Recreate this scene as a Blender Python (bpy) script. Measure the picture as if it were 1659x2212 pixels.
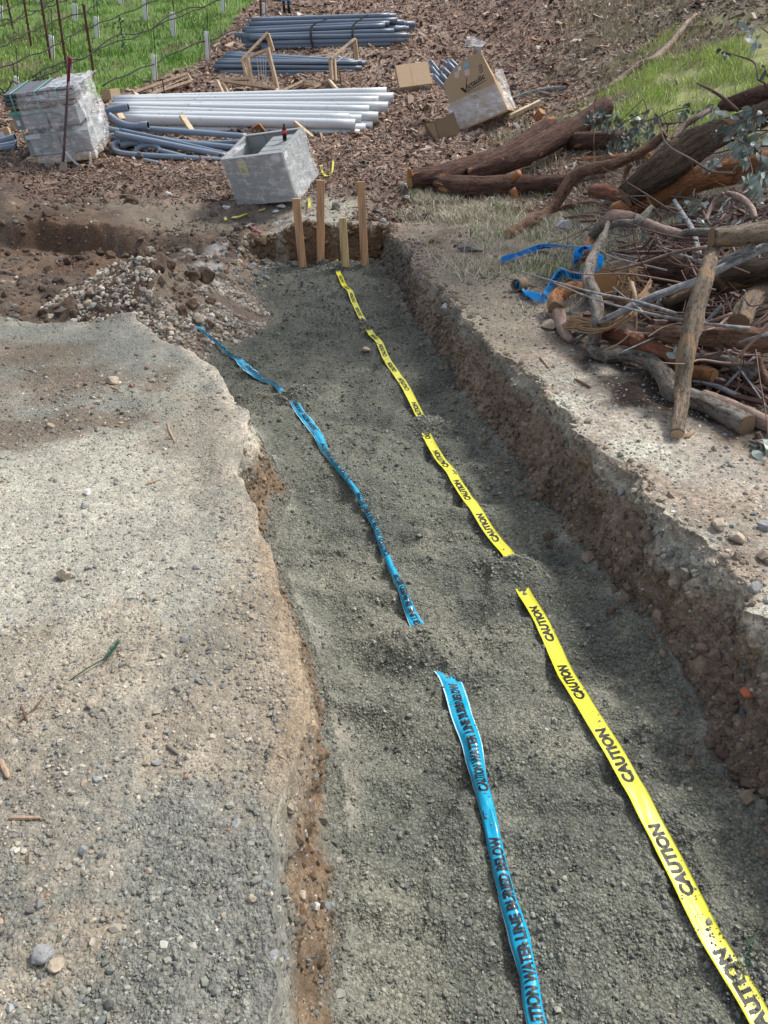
import bpy, bmesh, math, random
import numpy as np
from mathutils import Vector, Matrix

for o in list(bpy.data.objects):
    bpy.data.objects.remove(o, do_unlink=True)
random.seed(7)
RNG = np.random.default_rng(11)
SC = bpy.context.scene
COL = SC.collection
R = math.radians

# ---------------------------------------------------------------- camera, sky, sun, exposure
CAM_H, PITCH = 1.6, 31.0
FPX, CX, CY = 1671.0, 829.5, 1106.0          # focal length and centre, in the 1659 x 2212 survey grid
cam_d = bpy.data.cameras.new("camera")
cam = bpy.data.objects.new("camera", cam_d)
COL.objects.link(cam)
cam.location = (0, 0, CAM_H)
cam.rotation_euler = (R(90 - PITCH), 0, 0)
cam_d.sensor_fit = 'VERTICAL'
cam_d.sensor_height = 24
cam_d.lens = 24 * FPX / 2212
cam_d.clip_start, cam_d.clip_end = 0.05, 500
SC.camera = cam

SUN_AZ, SUN_EL = 58.0, 52.0                  # degrees right of straight ahead, above the horizon
W = bpy.data.worlds.new("World"); SC.world = W; W.use_nodes = True
wn = W.node_tree.nodes; wn.clear()
sky = wn.new('ShaderNodeTexSky'); sky.sky_type = 'NISHITA'; sky.sun_disc = False
sky.sun_elevation = R(SUN_EL); sky.sun_rotation = R(SUN_AZ)
sky.dust_density = 3.0; sky.air_density = 0.8
bg = wn.new('ShaderNodeBackground'); bg.inputs['Strength'].default_value = 0.15
wo = wn.new('ShaderNodeOutputWorld')
hs = wn.new('ShaderNodeHueSaturation'); hs.inputs['Saturation'].default_value = .5   # thin cloud
W.node_tree.links.new(sky.outputs[0], hs.inputs['Color']); W.node_tree.links.new(hs.outputs[0], bg.inputs[0]); W.node_tree.links.new(bg.outputs[0], wo.inputs[0])
sl = bpy.data.lights.new("sun", 'SUN'); sl.energy = 2.1; sl.angle = R(9.0); sl.color = (1.0, 0.97, 0.91)
sun = bpy.data.objects.new("sun", sl); COL.objects.link(sun); sun.location = (8, 5, 14)
sd = Vector((math.sin(R(SUN_AZ)) * math.cos(R(SUN_EL)), math.cos(R(SUN_AZ)) * math.cos(R(SUN_EL)), math.sin(R(SUN_EL))))
sun.rotation_euler = (-sd).to_track_quat('-Z', 'Y').to_euler()
SC.view_settings.view_transform = 'Standard'; SC.view_settings.look = 'None'
SC.view_settings.gamma = 1.0; SC.view_settings.use_curve_mapping = False
SC.view_settings.exposure = 0.78
SC.cycles.max_bounces = 8; SC.cycles.transparent_max_bounces = 12

# ---------------------------------------------------------------- noise
_TAB = np.random.default_rng(99).random(65536)
def _h(ix, iy, iz, s):
    return _TAB[(ix.astype(np.int32) + iy.astype(np.int32) * 269 + iz.astype(np.int32) * 7919 + s * 3571) & 65535]

def vn(x, y, z=None, s=0):
    x = np.asarray(x, float); y = np.asarray(y, float)
    if z is None:
        ix, iy = np.floor(x), np.floor(y); fx, fy = x - ix, y - iy
        fx = fx * fx * (3 - 2 * fx); fy = fy * fy * (3 - 2 * fy); z0 = np.zeros_like(ix)
        a = _h(ix, iy, z0, s) * (1 - fx) + _h(ix + 1, iy, z0, s) * fx
        b = _h(ix, iy + 1, z0, s) * (1 - fx) + _h(ix + 1, iy + 1, z0, s) * fx
        return (a * (1 - fy) + b * fy) * 2 - 1
    z = np.asarray(z, float); iz = np.floor(z); fz = z - iz; fz = fz * fz * (3 - 2 * fz)
    ix, iy = np.floor(x), np.floor(y); fx, fy = x - ix, y - iy
    fx = fx * fx * (3 - 2 * fx); fy = fy * fy * (3 - 2 * fy)
    r = []
    for dz in (0, 1):
        a = _h(ix, iy, iz + dz, s) * (1 - fx) + _h(ix + 1, iy, iz + dz, s) * fx
        b = _h(ix, iy + 1, iz + dz, s) * (1 - fx) + _h(ix + 1, iy + 1, iz + dz, s) * fx
        r.append(a * (1 - fy) + b * fy)
    return (r[0] * (1 - fz) + r[1] * fz) * 2 - 1

def fbm(x, y, f, o=4, s=0, z=None, g=0.5):
    t, a = 0.0, 1.0
    for k in range(o):
        t = t + a * vn(x * f, y * f, None if z is None else z * f, s + k * 17)
        f *= 2.03; a *= g
    return t

def sstep(a, b, x):
    t = np.clip((x - a) / (b - a), 0, 1)
    return t * t * (3 - 2 * t)

def softp(x, w):
    return w * np.logaddexp(0, x / w)

# ---------------------------------------------------------------- survey: picture grid -> ground
CP, SP = math.cos(R(PITCH)), math.sin(R(PITCH))
def ray(u, v):
    a, b = (u - CX) / FPX, (v - CY) / FPX
    return np.array([a, CP - b * SP, -SP - b * CP])
def atz(u, v, z):
    d = ray(u, v); t = (z - CAM_H) / d[2]
    return np.array([0, 0, CAM_H]) + d * t
def aty(u, v, y):
    d = ray(u, v); return np.array([0, 0, CAM_H]) + d * (y / d[1])
K0 = lambda x, y: (x, y)
K1 = lambda x, y: (x / 3, y / 3)
K2 = lambda x, y: (414.8 + x / 3, y / 3)
K3 = lambda x, y: (777.7 + x / 3, y / 3)
K4 = lambda x, y: (1106 + x / 3, y / 3)
K5 = lambda x, y: (x / 3, 345.6 + y / 3)
K6 = lambda x, y: (414.8 + x / 3, 345.6 + y / 3)
K7 = lambda x, y: (777.7 + x / 3, 345.6 + y / 3)
K8 = lambda x, y: (1036.9 + x * .375, 345.6 + y * .375)
KA = lambda x, y: (1209.7 + x * .2708, y * .2708)
KB = lambda x, y: (1192.4 + x * .28125, 414.8 + y * .28125)
KS = {K0: 1, K1: 1 / 3, K2: 1 / 3, K3: 1 / 3, K4: 1 / 3, K5: 1 / 3, K6: 1 / 3, K7: 1 / 3, K8: .375, KA: .2708, KB: .28125}

# trench plan
_yl = [-3, .3, .76, .96, 1.4, 1.68, 1.84, 2.21, 2.61, 3.09, 3.3, 3.66, 4.0, 4.25, 4.69, 5.44, 6.2, 7, 8, 9, 60]
_xl = [-.2, -.2, -.2, -.235, -.23, -.236, -.272, -.373, -.512, -.684, -.695, -.70, -.83, -.96, -1.30, -1.86, -1.9, -1.78, -1.65, -1.55, -1.55]
_rb = np.array([atz(u, v, -.5)[:2] for u, v in [(1659, 1740), (1550, 1620), (1450, 1430), (1290, 1230), (1150, 1070), (1000, 880), (870, 650), (822, 578)]])
_rr = np.array([atz(u, v, 0)[:2] for u, v in [(1659, 1350), (1500, 1215), (1350, 1085), (1270, 990), (1190, 925), (1110, 845), (1040, 750)]] +
               [atz(u, v, -.06)[:2] for u, v in [(950, 640), (880, 558)]] + [atz(815, 498, -.12)[:2]])
def xL(y): return np.interp(y, _yl, _xl) + .03 * vn(y * 3.1, y * 0, s=3) * (y < 6)+ .012 * vn(y * 13, y * 0, s=4)
def xLb(y): return np.interp(y, _yl, _xl) + np.interp(y, [0, 1, 2, 3.2, 4, 4.6, 5.4, 6, 9], [.11, .10, .12, .15, .18, .2, .35, .5, .2]) + .02 * vn(y * 2.3, y * 0, s=8)
def xRb(y):
    b = np.interp(y, _rb[:, 0 + 1], _rb[:, 0]); b = np.where(y < _rb[0, 1], _rb[0, 0] + (_rb[0, 1] - y) * .12, b)
    return b + .025 * vn(y * 2.7, y * 0, s=9) + .012 * vn(y * 9, y * 0, s=10)
def xR(y):
    b = np.interp(y, _rr[:, 1], _rr[:, 0]); b = np.where(y < _rr[0, 1], _rr[0, 0] + (_rr[0, 1] - y) * .12, b)
    return np.maximum(b, xRb(y) + .06) + .03 * vn(y * 2.9, y * 0, s=12) + .02 * vn(y * 8, y * 0, s=13) + .03
Y_END = 8.82
MOUNDS = [(790, 709, .07, .11), (933, 930, .075, .14), (1115, 1240, .075, .115), (641, 878, .075, .10), (924, 1405, .08, .15), (727, 585, .05, .12), (1640, 2120, .012, .05)]
MOUNDS = [(*atz(u, v, -.5)[:2], h, r) for u, v, h, r in MOUNDS]

_pr = np.random.default_rng(41)
PRINTS = [(t_ * (xRb(np.array([y_]))[0] - xLb(np.array([y_]))[0]) + xLb(np.array([y_]))[0], y_, a_) for t_, y_, a_ in zip(_pr.uniform(.14, .9, 30), np.linspace(1.2, 8.2, 30), _pr.normal(-.15, .5, 30))]
def base(x, y):
    z = -.1 * sstep(4.5, 8.5, y)
    d = y - 10 + .5 * vn(x * .35, y * .35, s=21)
    z = z + .10 * softp(d, .7) + .13 * softp(d - 4, 1.0)
    z = z + .36 * softp(x - 1.75 + .15 * vn(x * .6, y * .6, s=22), .3) * sstep(2.6, 5.5, y)
    return z

def H(x, y, mounds=True):
    x = np.asarray(x, float); y = np.asarray(y, float)
    b = base(x, y)
    for t_, w_ in ((-.62, .055), (-2.0, .06)):        # worn wheel ruts on the left
        q = np.abs(x - (t_ - .16 * (y - 1.5) + .06 * vn(y * .8, y * 0, s=62))); b = b + (y < 5.2) * (-.012 * np.exp(-(q / w_) ** 2) + .006 * np.exp(-((q - .11) / .04) ** 2)) * (.6 + .6 * vn(x * 2, y * 2, s=63))
    b = b + .018 * fbm(x, y, 1.3, 3, 31) + .008 * fbm(x, y * .8, 5, 4, 32) + .05 * fbm(x, y, .9, 3, 33) * sstep(5, 10, y)
    rl, fl, fr, rr = xL(y), xLb(y), xRb(y), xR(y)
    # branch of the dig towards the left
    e = 5.35 + .2 * vn(x * 1.3, x * 0, s=41) + .12 * (np.minimum(x, -1.86) + 1.86)
    ew = np.interp(x, [-5, -3, -1.9], [1.2, .8, .25])
    bank = Y_END + .03 + .12 * vn(x * 1.1, x * 0, s=43) + .04 * vn(x * 5, x * 0, s=44)
    bw = np.interp(x, [-3.2, -2.4, -1.6, -1.2], [.14, .45, .4, .08])
    zb = -.33 - .12 * sstep(7.2, 8.5, y) * sstep(-2.0, -3.0, x) + .045 * fbm(x, y, 2.0, 4, 45) + .03 * np.abs(fbm(x, y, 7, 3, 46)) + .18 * sstep(-2.6, -5.5, x)
    mb = sstep(0, 1, (y - e) / ew) * (1 - sstep(0, 1, (y - bank + bw * .6) / bw)) * (1 - sstep(-.3, .1, x - rl - .3))
    low = sstep(8.2, 8.7, y) * (1 - sstep(9.2, 10.2, y)) * sstep(-3.2, -2.2, x) * (1 - sstep(-1.4, -.7, x)) * .15
    b = b - low
    z = b * (1 - mb) + zb * mb
    # gravel heap hump, clay hump
    dx, dy = (x + 1.98), (y - 6.75)
    rr_ = np.sqrt((dx / .95) ** 2 + (dy / .85) ** 2) + .12 * vn(x * 2.5, y * 2.5, s=47)
    z = z + .40 * np.clip(1 - rr_, 0, 1) ** 1.1 * (1 + .12 * vn(x * 5, y * 5, s=59))
    rr2 = np.sqrt(((x + 3.1) / .9) ** 2 + ((y - 8.25) / .45) ** 2) + .2 * vn(x * 3, y * 3, s=48)
    z = z + .20 * np.clip(1 - rr2, 0, 1)
    rr3 = np.sqrt(((x + 4.6) / 1.6) ** 2 + ((y - 9.35) / .55) ** 2) + .2 * vn(x * 3, y * 3, s=49)
    z = z + .26 * np.clip(1 - rr3, 0, 1)
    # trench
    zf = -.5 + .034 * fbm(x, y, 1.5, 3, 51) + .024 * fbm(x * 1.0, y * 1.7, 3.6, 3, 52) + .018 * (1 - 2 * np.abs(vn(x * 3.1 + .6 * vn(x * 2, y * 2, s=57), y * 7.5, s=58))) + .004 * fbm(x, y, 20, 2, 53)
    for px_, py_, an in PRINTS:            # boot prints in the bedding
        if len(x) > 4000 or (abs(y - py_).min() < .2):
            k = (np.abs(x - px_) < .22) & (np.abs(y - py_) < .22)
            if k.any():
                dx, dy = x[k] - px_, y[k] - py_; u_, v_ = dx * math.cos(an) + dy * math.sin(an), -dx * math.sin(an) + dy * math.cos(an)
                q = (u_ / .055) ** 2 + (v_ / .14) ** 2; zf = np.array(zf); zf[k] += -.020 * np.exp(-q ** 2) + .009 * np.exp(-(np.sqrt(q) - 1.35) ** 2 * 9)
    ed = np.minimum(x - fl, fr - x)
    zf = zf + .05 * (1 - sstep(0, .22, ed)) * (1 + .8 * vn(y * 3, y * 0, s=54))
    if mounds:
        for mx, my, mh, mr in MOUNDS:
            q = ((x - mx) ** 2 / (mr * 1.35) ** 2 + (y - my) ** 2 / mr ** 2)
            zf = zf + mh * np.exp(-q * 1.3) * (1 + .22 * vn(x * 17, y * 17, s=55) + .12 * vn(x * 41, y * 41, s=60))
    wl = np.clip((x - rl) / np.maximum(fl - rl, .02), 0, 1)
    wr = np.clip((rr - x) / np.maximum(rr - fr, .02), 0, 1)
    wl = np.clip(wl * 1.0, 0, 1) ** .55
    wr = sstep(0, 1, wr) * .55 + .45 * wr
    m = np.minimum(wl, wr) * (1 - sstep(0, 1, (y - Y_END + .06 * vn(x * 4, x * 0, s=56)) / .13))
    heap = .40 * np.clip(1 - rr_, 0, 1) ** 1.1 * .6
    return z * (1 - m) + (zf + heap) * m

def ghit(u, v, h=0.0, mounds=True):
    d = ray(u, v)
    t = np.concatenate([np.linspace(.5, 14, 1600), np.linspace(14.02, 60, 1500)])
    x, y, z = d[0] * t, d[1] * t, CAM_H + d[2] * t
    f = z - H(x, y, mounds) - h
    k = np.nonzero(f < 0)[0]
    if len(k) == 0:
        return np.array([x[-1], y[-1], z[-1]])
    k = k[0]
    if k == 0: return np.array([x[0], y[0], z[0]])
    a = f[k - 1] / (f[k - 1] - f[k]); tt = t[k - 1] + a * (t[k] - t[k - 1])
    return np.array([0, 0, CAM_H]) + d * tt
def depth(p):  # distance along the lens axis
    return p[1] * CP - (p[2] - CAM_H) * SP
def Hs(x, y): return float(H(np.array([x]), np.array([y]))[0])

# ---------------------------------------------------------------- mesh helpers
def tag(o, label=None, cat=None, group=None, kind=None):
    if label: o['label'] = label
    if cat: o['category'] = cat
    if group: o['group'] = group
    if kind: o['kind'] = kind
    return o

def mk(name, V, F, mats, parent=None, origin=None, smooth=False, midx=None, colour=None):
    V = np.asarray(V, float)
    if parent is not None: org = np.array(parent.location)
    elif origin is not None: org = np.asarray(origin, float)
    else:
        org = V.mean(0); org[2] = V[:, 2].min()
    me = bpy.data.meshes.new(name)
    if isinstance(F, np.ndarray):
        n, k = F.shape
        me.vertices.add(len(V)); me.vertices.foreach_set('co', (V - org).astype(np.float32).ravel())
        me.loops.add(n * k); me.loops.foreach_set('vertex_index', F.astype(np.int32).ravel())
        me.polygons.add(n); me.polygons.foreach_set('loop_start', np.arange(0, n * k, k, dtype=np.int32))
        me.update(calc_edges=True)
    else:
        me.from_pydata((V - org).tolist(), [], [list(map(int, f)) for f in F])
    if not isinstance(mats, (list, tuple)): mats = [mats]
    for m in mats: me.materials.append(m)
    if midx is not None: me.polygons.foreach_set('material_index', np.asarray(midx, np.int32))
    me.polygons.foreach_set('use_smooth', np.full(len(me.polygons), smooth))
    if colour is not None:
        at = me.color_attributes.new('col', 'FLOAT_COLOR', 'POINT')
        c = np.ones((len(V), 4), np.float32); c[:, :3] = colour
        at.data.foreach_set('color', c.ravel())
    me.update()
    o = bpy.data.objects.new(name, me); COL.objects.link(o)
    if parent is not None: o.parent = parent
    else: o.location = org
    return o

def empty(name, loc, **k):
    o = bpy.data.objects.new(name, None); COL.objects.link(o); o.location = tuple(float(a) for a in loc)
    o.empty_display_size = .1
    return tag(o, **k)

class MB:                                     # collects pieces of one mesh
    def __init__(s): s.V = []; s.F = []; s.M = []; s.n = 0
    def add(s, V, F, m=0):
        V = np.asarray(V, float); s.V.append(V)
        s.F += [[int(i) + s.n for i in f] for f in F]; s.M += [m] * len(F); s.n += len(V)
        return s
    def build(s, name, mats, parent=None, origin=None, smooth=False):
        return mk(name, np.vstack(s.V), s.F, mats, parent, origin, smooth, s.M)

def unit(v): return np.asarray(v, float) / (np.linalg.norm(v) + 1e-12)

def box_pts(c, ax, ay, az, sx, sy, sz, bev=0.0):
    """bevelled box: centre c, unit axes, full sizes"""
    bm = bmesh.new(); bmesh.ops.create_cube(bm, size=1)
    for v in bm.verts: v.co = Vector((v.co.x * sx, v.co.y * sy, v.co.z * sz))
    if bev > 0: bmesh.ops.bevel(bm, geom=list(bm.edges), offset=bev, segments=2, affect='EDGES', profile=.6)
    bm.verts.index_update()
    L = np.array([v.co[:] for v in bm.verts]); F = [[v.index for v in f.verts] for f in bm.faces]; bm.free()
    return np.asarray(c) + L[:, :1] * ax + L[:, 1:2] * ay + L[:, 2:] * az, F

def beam(p, q, w, t, up=(0, 0, 1), bev=.002, ext=0.0):
    p, q = np.asarray(p, float), np.asarray(q, float)
    a = unit(q - p); b = np.cross(a, up)
    if np.linalg.norm(b) < 1e-3: b = np.cross(a, (1, 0, 0))
    b = unit(b); c = np.cross(b, a)
    return box_pts((p + q) / 2, a, b, c, np.linalg.norm(q - p) + ext, w, t, bev)

def resample(P, n, closed=False):
    """Catmull-Rom through rows of P (any width), n samples evenly along length"""
    P = np.asarray(P, float)
    if len(P) == 2: t = np.linspace(0, 1, n)[:, None]; return P[0] * (1 - t) + P[1] * t
    Q = np.vstack([2 * P[0] - P[1], P, 2 * P[-1] - P[-2]])
    out = []
    for i in range(1, len(Q) - 2):
        t = np.linspace(0, 1, 24, endpoint=False)[:, None]
        a, b, c, d = Q[i - 1], Q[i], Q[i + 1], Q[i + 2]
        out.append(.5 * (2 * b + (c - a) * t + (2 * a - 5 * b + 4 * c - d) * t ** 2 + (3 * b - a - 3 * c + d) * t ** 3))
    out = np.vstack(out + [P[-1:]])
    s = np.concatenate([[0], np.cumsum(np.linalg.norm(np.diff(out[:, :3], axis=0), axis=1))])
    return np.column_stack([np.interp(np.linspace(0, s[-1], n), s, out[:, k]) for k in range(out.shape[1])])

def frames(P):
    T = np.gradient(P, axis=0); T /= np.linalg.norm(T, axis=1)[:, None] + 1e-12
    N = np.zeros_like(P); n = np.cross(T[0], (0, 0, 1.0))
    if np.linalg.norm(n) < .05: n = np.cross(T[0], (1.0, 0, 0))
    for i in range(len(P)):
        n = n - T[i] * np.dot(n, T[i]); n = n / (np.linalg.norm(n) + 1e-12); N[i] = n
    return T, N, np.cross(T, N)

def tube(P, r, n=10, rough=0.0, s=0, cap=True, rf=6.0):
    """P rows xyz, r radius per row; returns V, F(list), n_side_faces; end caps are the last faces"""
    P = np.asarray(P, float); r = np.broadcast_to(np.asarray(r, float), (len(P),))
    T, N, B = frames(P)
    a = np.linspace(0, 2 * math.pi, n, endpoint=False)
    ca, sa = np.cos(a), np.sin(a)
    dirs = N[:, None, :] * ca[None, :, None] + B[:, None, :] * sa[None, :, None]
    V = P[:, None, :] + dirs * r[:, None, None]
    if rough:
        f = rf
        q = V.reshape(-1, 3)
        nn = fbm(q[:, 0], q[:, 1], f, 3, s, q[:, 2]).reshape(len(P), n)
        V = P[:, None, :] + dirs * (r[:, None] * (1 + rough * nn))[:, :, None]
    V = V.reshape(-1, 3)
    F = [[i * n + j, i * n + (j + 1) % n, (i + 1) * n + (j + 1) % n, (i + 1) * n + j] for i in range(len(P) - 1) for j in range(n)]
    if cap:
        V = np.vstack([V, P[0], P[-1]]); k = len(V) - 2
        F += [[k, (j + 1) % n, j] for j in range(n)]
        b = (len(P) - 1) * n
        F += [[k + 1, b + j, b + (j + 1) % n] for j in range(n)]
    return V, F

def pipe_mesh(P, r, wall=.12, n=18, bell=0.0, bell_end=1):
    """hollow pipe along P with visible rims and bore; bell = extra radius on one end's socket"""
    P = np.asarray(P, float)
    L = np.concatenate([[0], np.cumsum(np.linalg.norm(np.diff(P, axis=0), axis=1))])
    rr = np.full(len(P), r)
    mb = MB()
    if bell:
        d = (L[-1] - L) if bell_end else L
        rr = r * (1 + bell * (1 - np.clip((d - r * 2.2) / (r * .8), 0, 1)))
    V, F = tube(P, rr, n, cap=False); mb.add(V, F, 0)
    V2, F2 = tube(P, rr * (1 - wall), n, cap=False); mb.add(V2, [f[::-1] for f in F2], 1)
    m = len(P)
    for e, flip in ((0, False), (m - 1, True)):
        ring = [[e * n + j, e * n + (j + 1) % n, m * n + e * n + (j + 1) % n, m * n + e * n + j] for j in range(n)]
        mb.F += [f if flip else f[::-1] for f in ring]; mb.M += [0] * n
    return mb

ICO = None
def ico():
    global ICO
    if ICO is None:
        bm = bmesh.new(); bmesh.ops.create_icosphere(bm, subdivisions=1, radius=1)
        bm.verts.index_update(); ICO = (np.array([v.co[:] for v in bm.verts]), np.array([[v.index for v in f.verts] for f in bm.faces])); bm.free()
    return ICO

def rot_mats(n, rng, tilt=1.0):
    a = rng.uniform(0, 2 * np.pi, n); b = rng.normal(0, .45 * tilt, n); c = rng.normal(0, .45 * tilt, n)
    ca, sa, cb, sb, cc, sc = np.cos(a), np.sin(a), np.cos(b), np.sin(b), np.cos(c), np.sin(c)
    M = np.zeros((n, 3, 3))
    M[:, 0, 0] = ca * cb; M[:, 0, 1] = ca * sb * sc - sa * cc; M[:, 0, 2] = ca * sb * cc + sa * sc
    M[:, 1, 0] = sa * cb; M[:, 1, 1] = sa * sb * sc + ca * cc; M[:, 1, 2] = sa * sb * cc - ca * sc
    M[:, 2, 0] = -sb; M[:, 2, 1] = cb * sc; M[:, 2, 2] = cb * cc
    return M

def scatter_stones(name, P, size, colour, mat, rng, flat=.6, jag=.22, sink=.25, smooth=False):
    """one mesh of many stones"""
    V0, F0 = ico(); n = len(P)
    var = [V0 * (1 + jag * rng.normal(0, 1, (len(V0), 1))) for _ in range(14)]
    k = rng.integers(0, 14, n)
    L = np.array(var)[k] * np.stack([np.ones(n), rng.uniform(.6, 1, n), rng.uniform(flat * .75, flat * 1.25, n)], 1)[:, None, :]
    L = np.einsum('nij,nvj->nvi', rot_mats(n, rng), L * (size * .5)[:, None, None])
    P = P.copy(); P[:, 2] += size * .5 * flat * (1 - 2 * sink)
    V = (L + P[:, None, :]).reshape(-1, 3)
    F = (F0[None] + (np.arange(n) * len(V0))[:, None, None]).reshape(-1, 3)
    return mk(name, V, F, mat, origin=(0, 0, 0), smooth=smooth, colour=np.repeat(colour, len(V0), 0))

def rock(name, p, s, mat, label, seed, sq=(1, .8, .6), sink=.25, group=None, cat='rock', det=2, jag=.16):
    bm = bmesh.new(); bmesh.ops.create_icosphere(bm, subdivisions=4 if s < .3 else 3, radius=1)
    V = np.array([v.co[:] for v in bm.verts]); bm.verts.index_update(); F = [[v.index for v in f.verts] for f in bm.faces]; bm.free()
    rg = np.random.default_rng(seed)
    for _ in range(13):                        # chop flat facets
        d = unit(rg.normal(0, 1, 3)); lim = rg.uniform(.58, .86)
        k = V @ d; V = V - np.clip(k - lim, 0, None)[:, None] * d
    V = V * (1 + jag * .45 * fbm(V[:, 0] + seed, V[:, 1], 2.2, 4, seed, V[:, 2])[:, None])
    V = V * np.array(sq) * s * .5
    a = rg.uniform(0, 6.28); ca, sa = math.cos(a), math.sin(a)
    V = V @ np.array([[ca, sa, 0], [-sa, ca, 0], [0, 0, 1]])
    V = V + np.asarray(p) + np.array([0, 0, s * .5 * sq[2] * (1 - 2 * sink)])
    o = mk(name, V, F, mat, smooth=False)
    return tag(o, label, cat, group)
# ---------------------------------------------------------------- materials
class NT:
    def __init__(s, name):
        s.m = bpy.data.materials.new(name); s.m.use_nodes = True; s.t = s.m.node_tree; s.t.nodes.clear()
        s.out = s.t.nodes.new('ShaderNodeOutputMaterial'); s.bs = s.t.nodes.new('ShaderNodeBsdfPrincipled')
        s.t.links.new(s.bs.outputs[0], s.out.inputs[0])
        s.co = s.t.nodes.new('ShaderNodeTexCoord').outputs['Object']
    def set(s, k, v):
        i = s.bs.inputs[k]
        if hasattr(v, 'links'): s.t.links.new(v, i)
        elif isinstance(v, (tuple, list)): i.default_value = (*v, 1) if len(v) == 3 else v
        else: i.default_value = v
        return s
    def _in(s, n, k, v):
        if hasattr(v, 'links'): s.t.links.new(v, n.inputs[k])
        else:
            if isinstance(v, (tuple, list)) and n.inputs[k].type == 'RGBA' and len(v) == 3: v = (*v, 1)
            n.inputs[k].default_value = v
    def noise(s, scale, detail=4, rough=.55, co=None, dist=0, stretch=None, col=False):
        co = co or s.co
        if stretch:
            mp = s.t.nodes.new('ShaderNodeMapping'); mp.inputs['Scale'].default_value = stretch
            s.t.links.new(co, mp.inputs[0]); co = mp.outputs[0]
        n = s.t.nodes.new('ShaderNodeTexNoise'); s.t.links.new(co, n.inputs['Vector'])
        n.inputs['Scale'].default_value = scale; n.inputs['Detail'].default_value = detail; n.inputs['Roughness'].default_value = rough
        n.inputs['Distortion'].default_value = dist
        return n.outputs['Color' if col else 'Fac']
    def vor(s, scale, rnd=1.0, feature='F1', co=None):
        n = s.t.nodes.new('ShaderNodeTexVoronoi'); s.t.links.new(co or s.co, n.inputs['Vector'])
        n.feature = feature; n.inputs['Scale'].default_value = scale; n.inputs['Randomness'].default_value = rnd
        return n.outputs
    def ramp(s, fac, stops, interp='LINEAR'):
        n = s.t.nodes.new('ShaderNodeValToRGB'); e = n.color_ramp; e.interpolation = interp
        while len(e.elements) < len(stops): e.elements.new(.5)
        for el, (p, c) in zip(e.elements, stops):
            el.position = p; el.color = (*c, 1) if isinstance(c, tuple) else (c, c, c, 1)
        s._in(n, 0, fac); return n.outputs[0]
    def math(s, op, a, b=0.0, c=0.0):
        n = s.t.nodes.new('ShaderNodeMath'); n.operation = op
        for i, v in enumerate((a, b, c)): s._in(n, i, v)
        return n.outputs[0]
    def mix(s, f, a, b, mode='MIX'):
        n = s.t.nodes.new('ShaderNodeMix'); n.data_type = 'RGBA'; n.blend_type = mode
        s._in(n, 0, f); s._in(n, 6, a); s._in(n, 7, b); return n.outputs[2]
    def attr(s, name, out='Color'):
        n = s.t.nodes.new('ShaderNodeAttribute'); n.attribute_name = name; return n.outputs[out]
    def sep(s, c):
        n = s.t.nodes.new('ShaderNodeSeparateColor'); s.t.links.new(c, n.inputs[0]); return n.outputs
    def bump(s, h, strength=.5, dist=.02):
        n = s.t.nodes.new('ShaderNodeBump'); n.inputs['Strength'].default_value = strength; n.inputs['Distance'].default_value = dist
        s.t.links.new(h, n.inputs['Height']); s.t.links.new(n.outputs[0], s.bs.inputs['Normal']); return s
    def objrand(s):
        return s.t.nodes.new('ShaderNodeObjectInfo').outputs['Random']

def m_simple(name, c, rough=.6, var=.25, sc=8, bump=.0, spec=.4, dirt=None, dsc=5, dthr=.55):
    n = NT(name)
    col = n.mix(n.math('MULTIPLY', n.noise(sc, 5), 1.0), tuple(v * (1 - var) for v in c), tuple(min(1, v * (1 + var)) for v in c))
    if dirt:
        k = n.ramp(n.noise(dsc, 7, .65), [(dthr, 0.0), (min(1, dthr + .15), 1.0)])
        col = n.mix(k, col, dirt)
    n.set('Base Color', col).set('Roughness', rough).set('Specular IOR Level', spec)
    if bump: n.bump(n.noise(sc * 5, 6), bump, .01)
    return n.m

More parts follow.
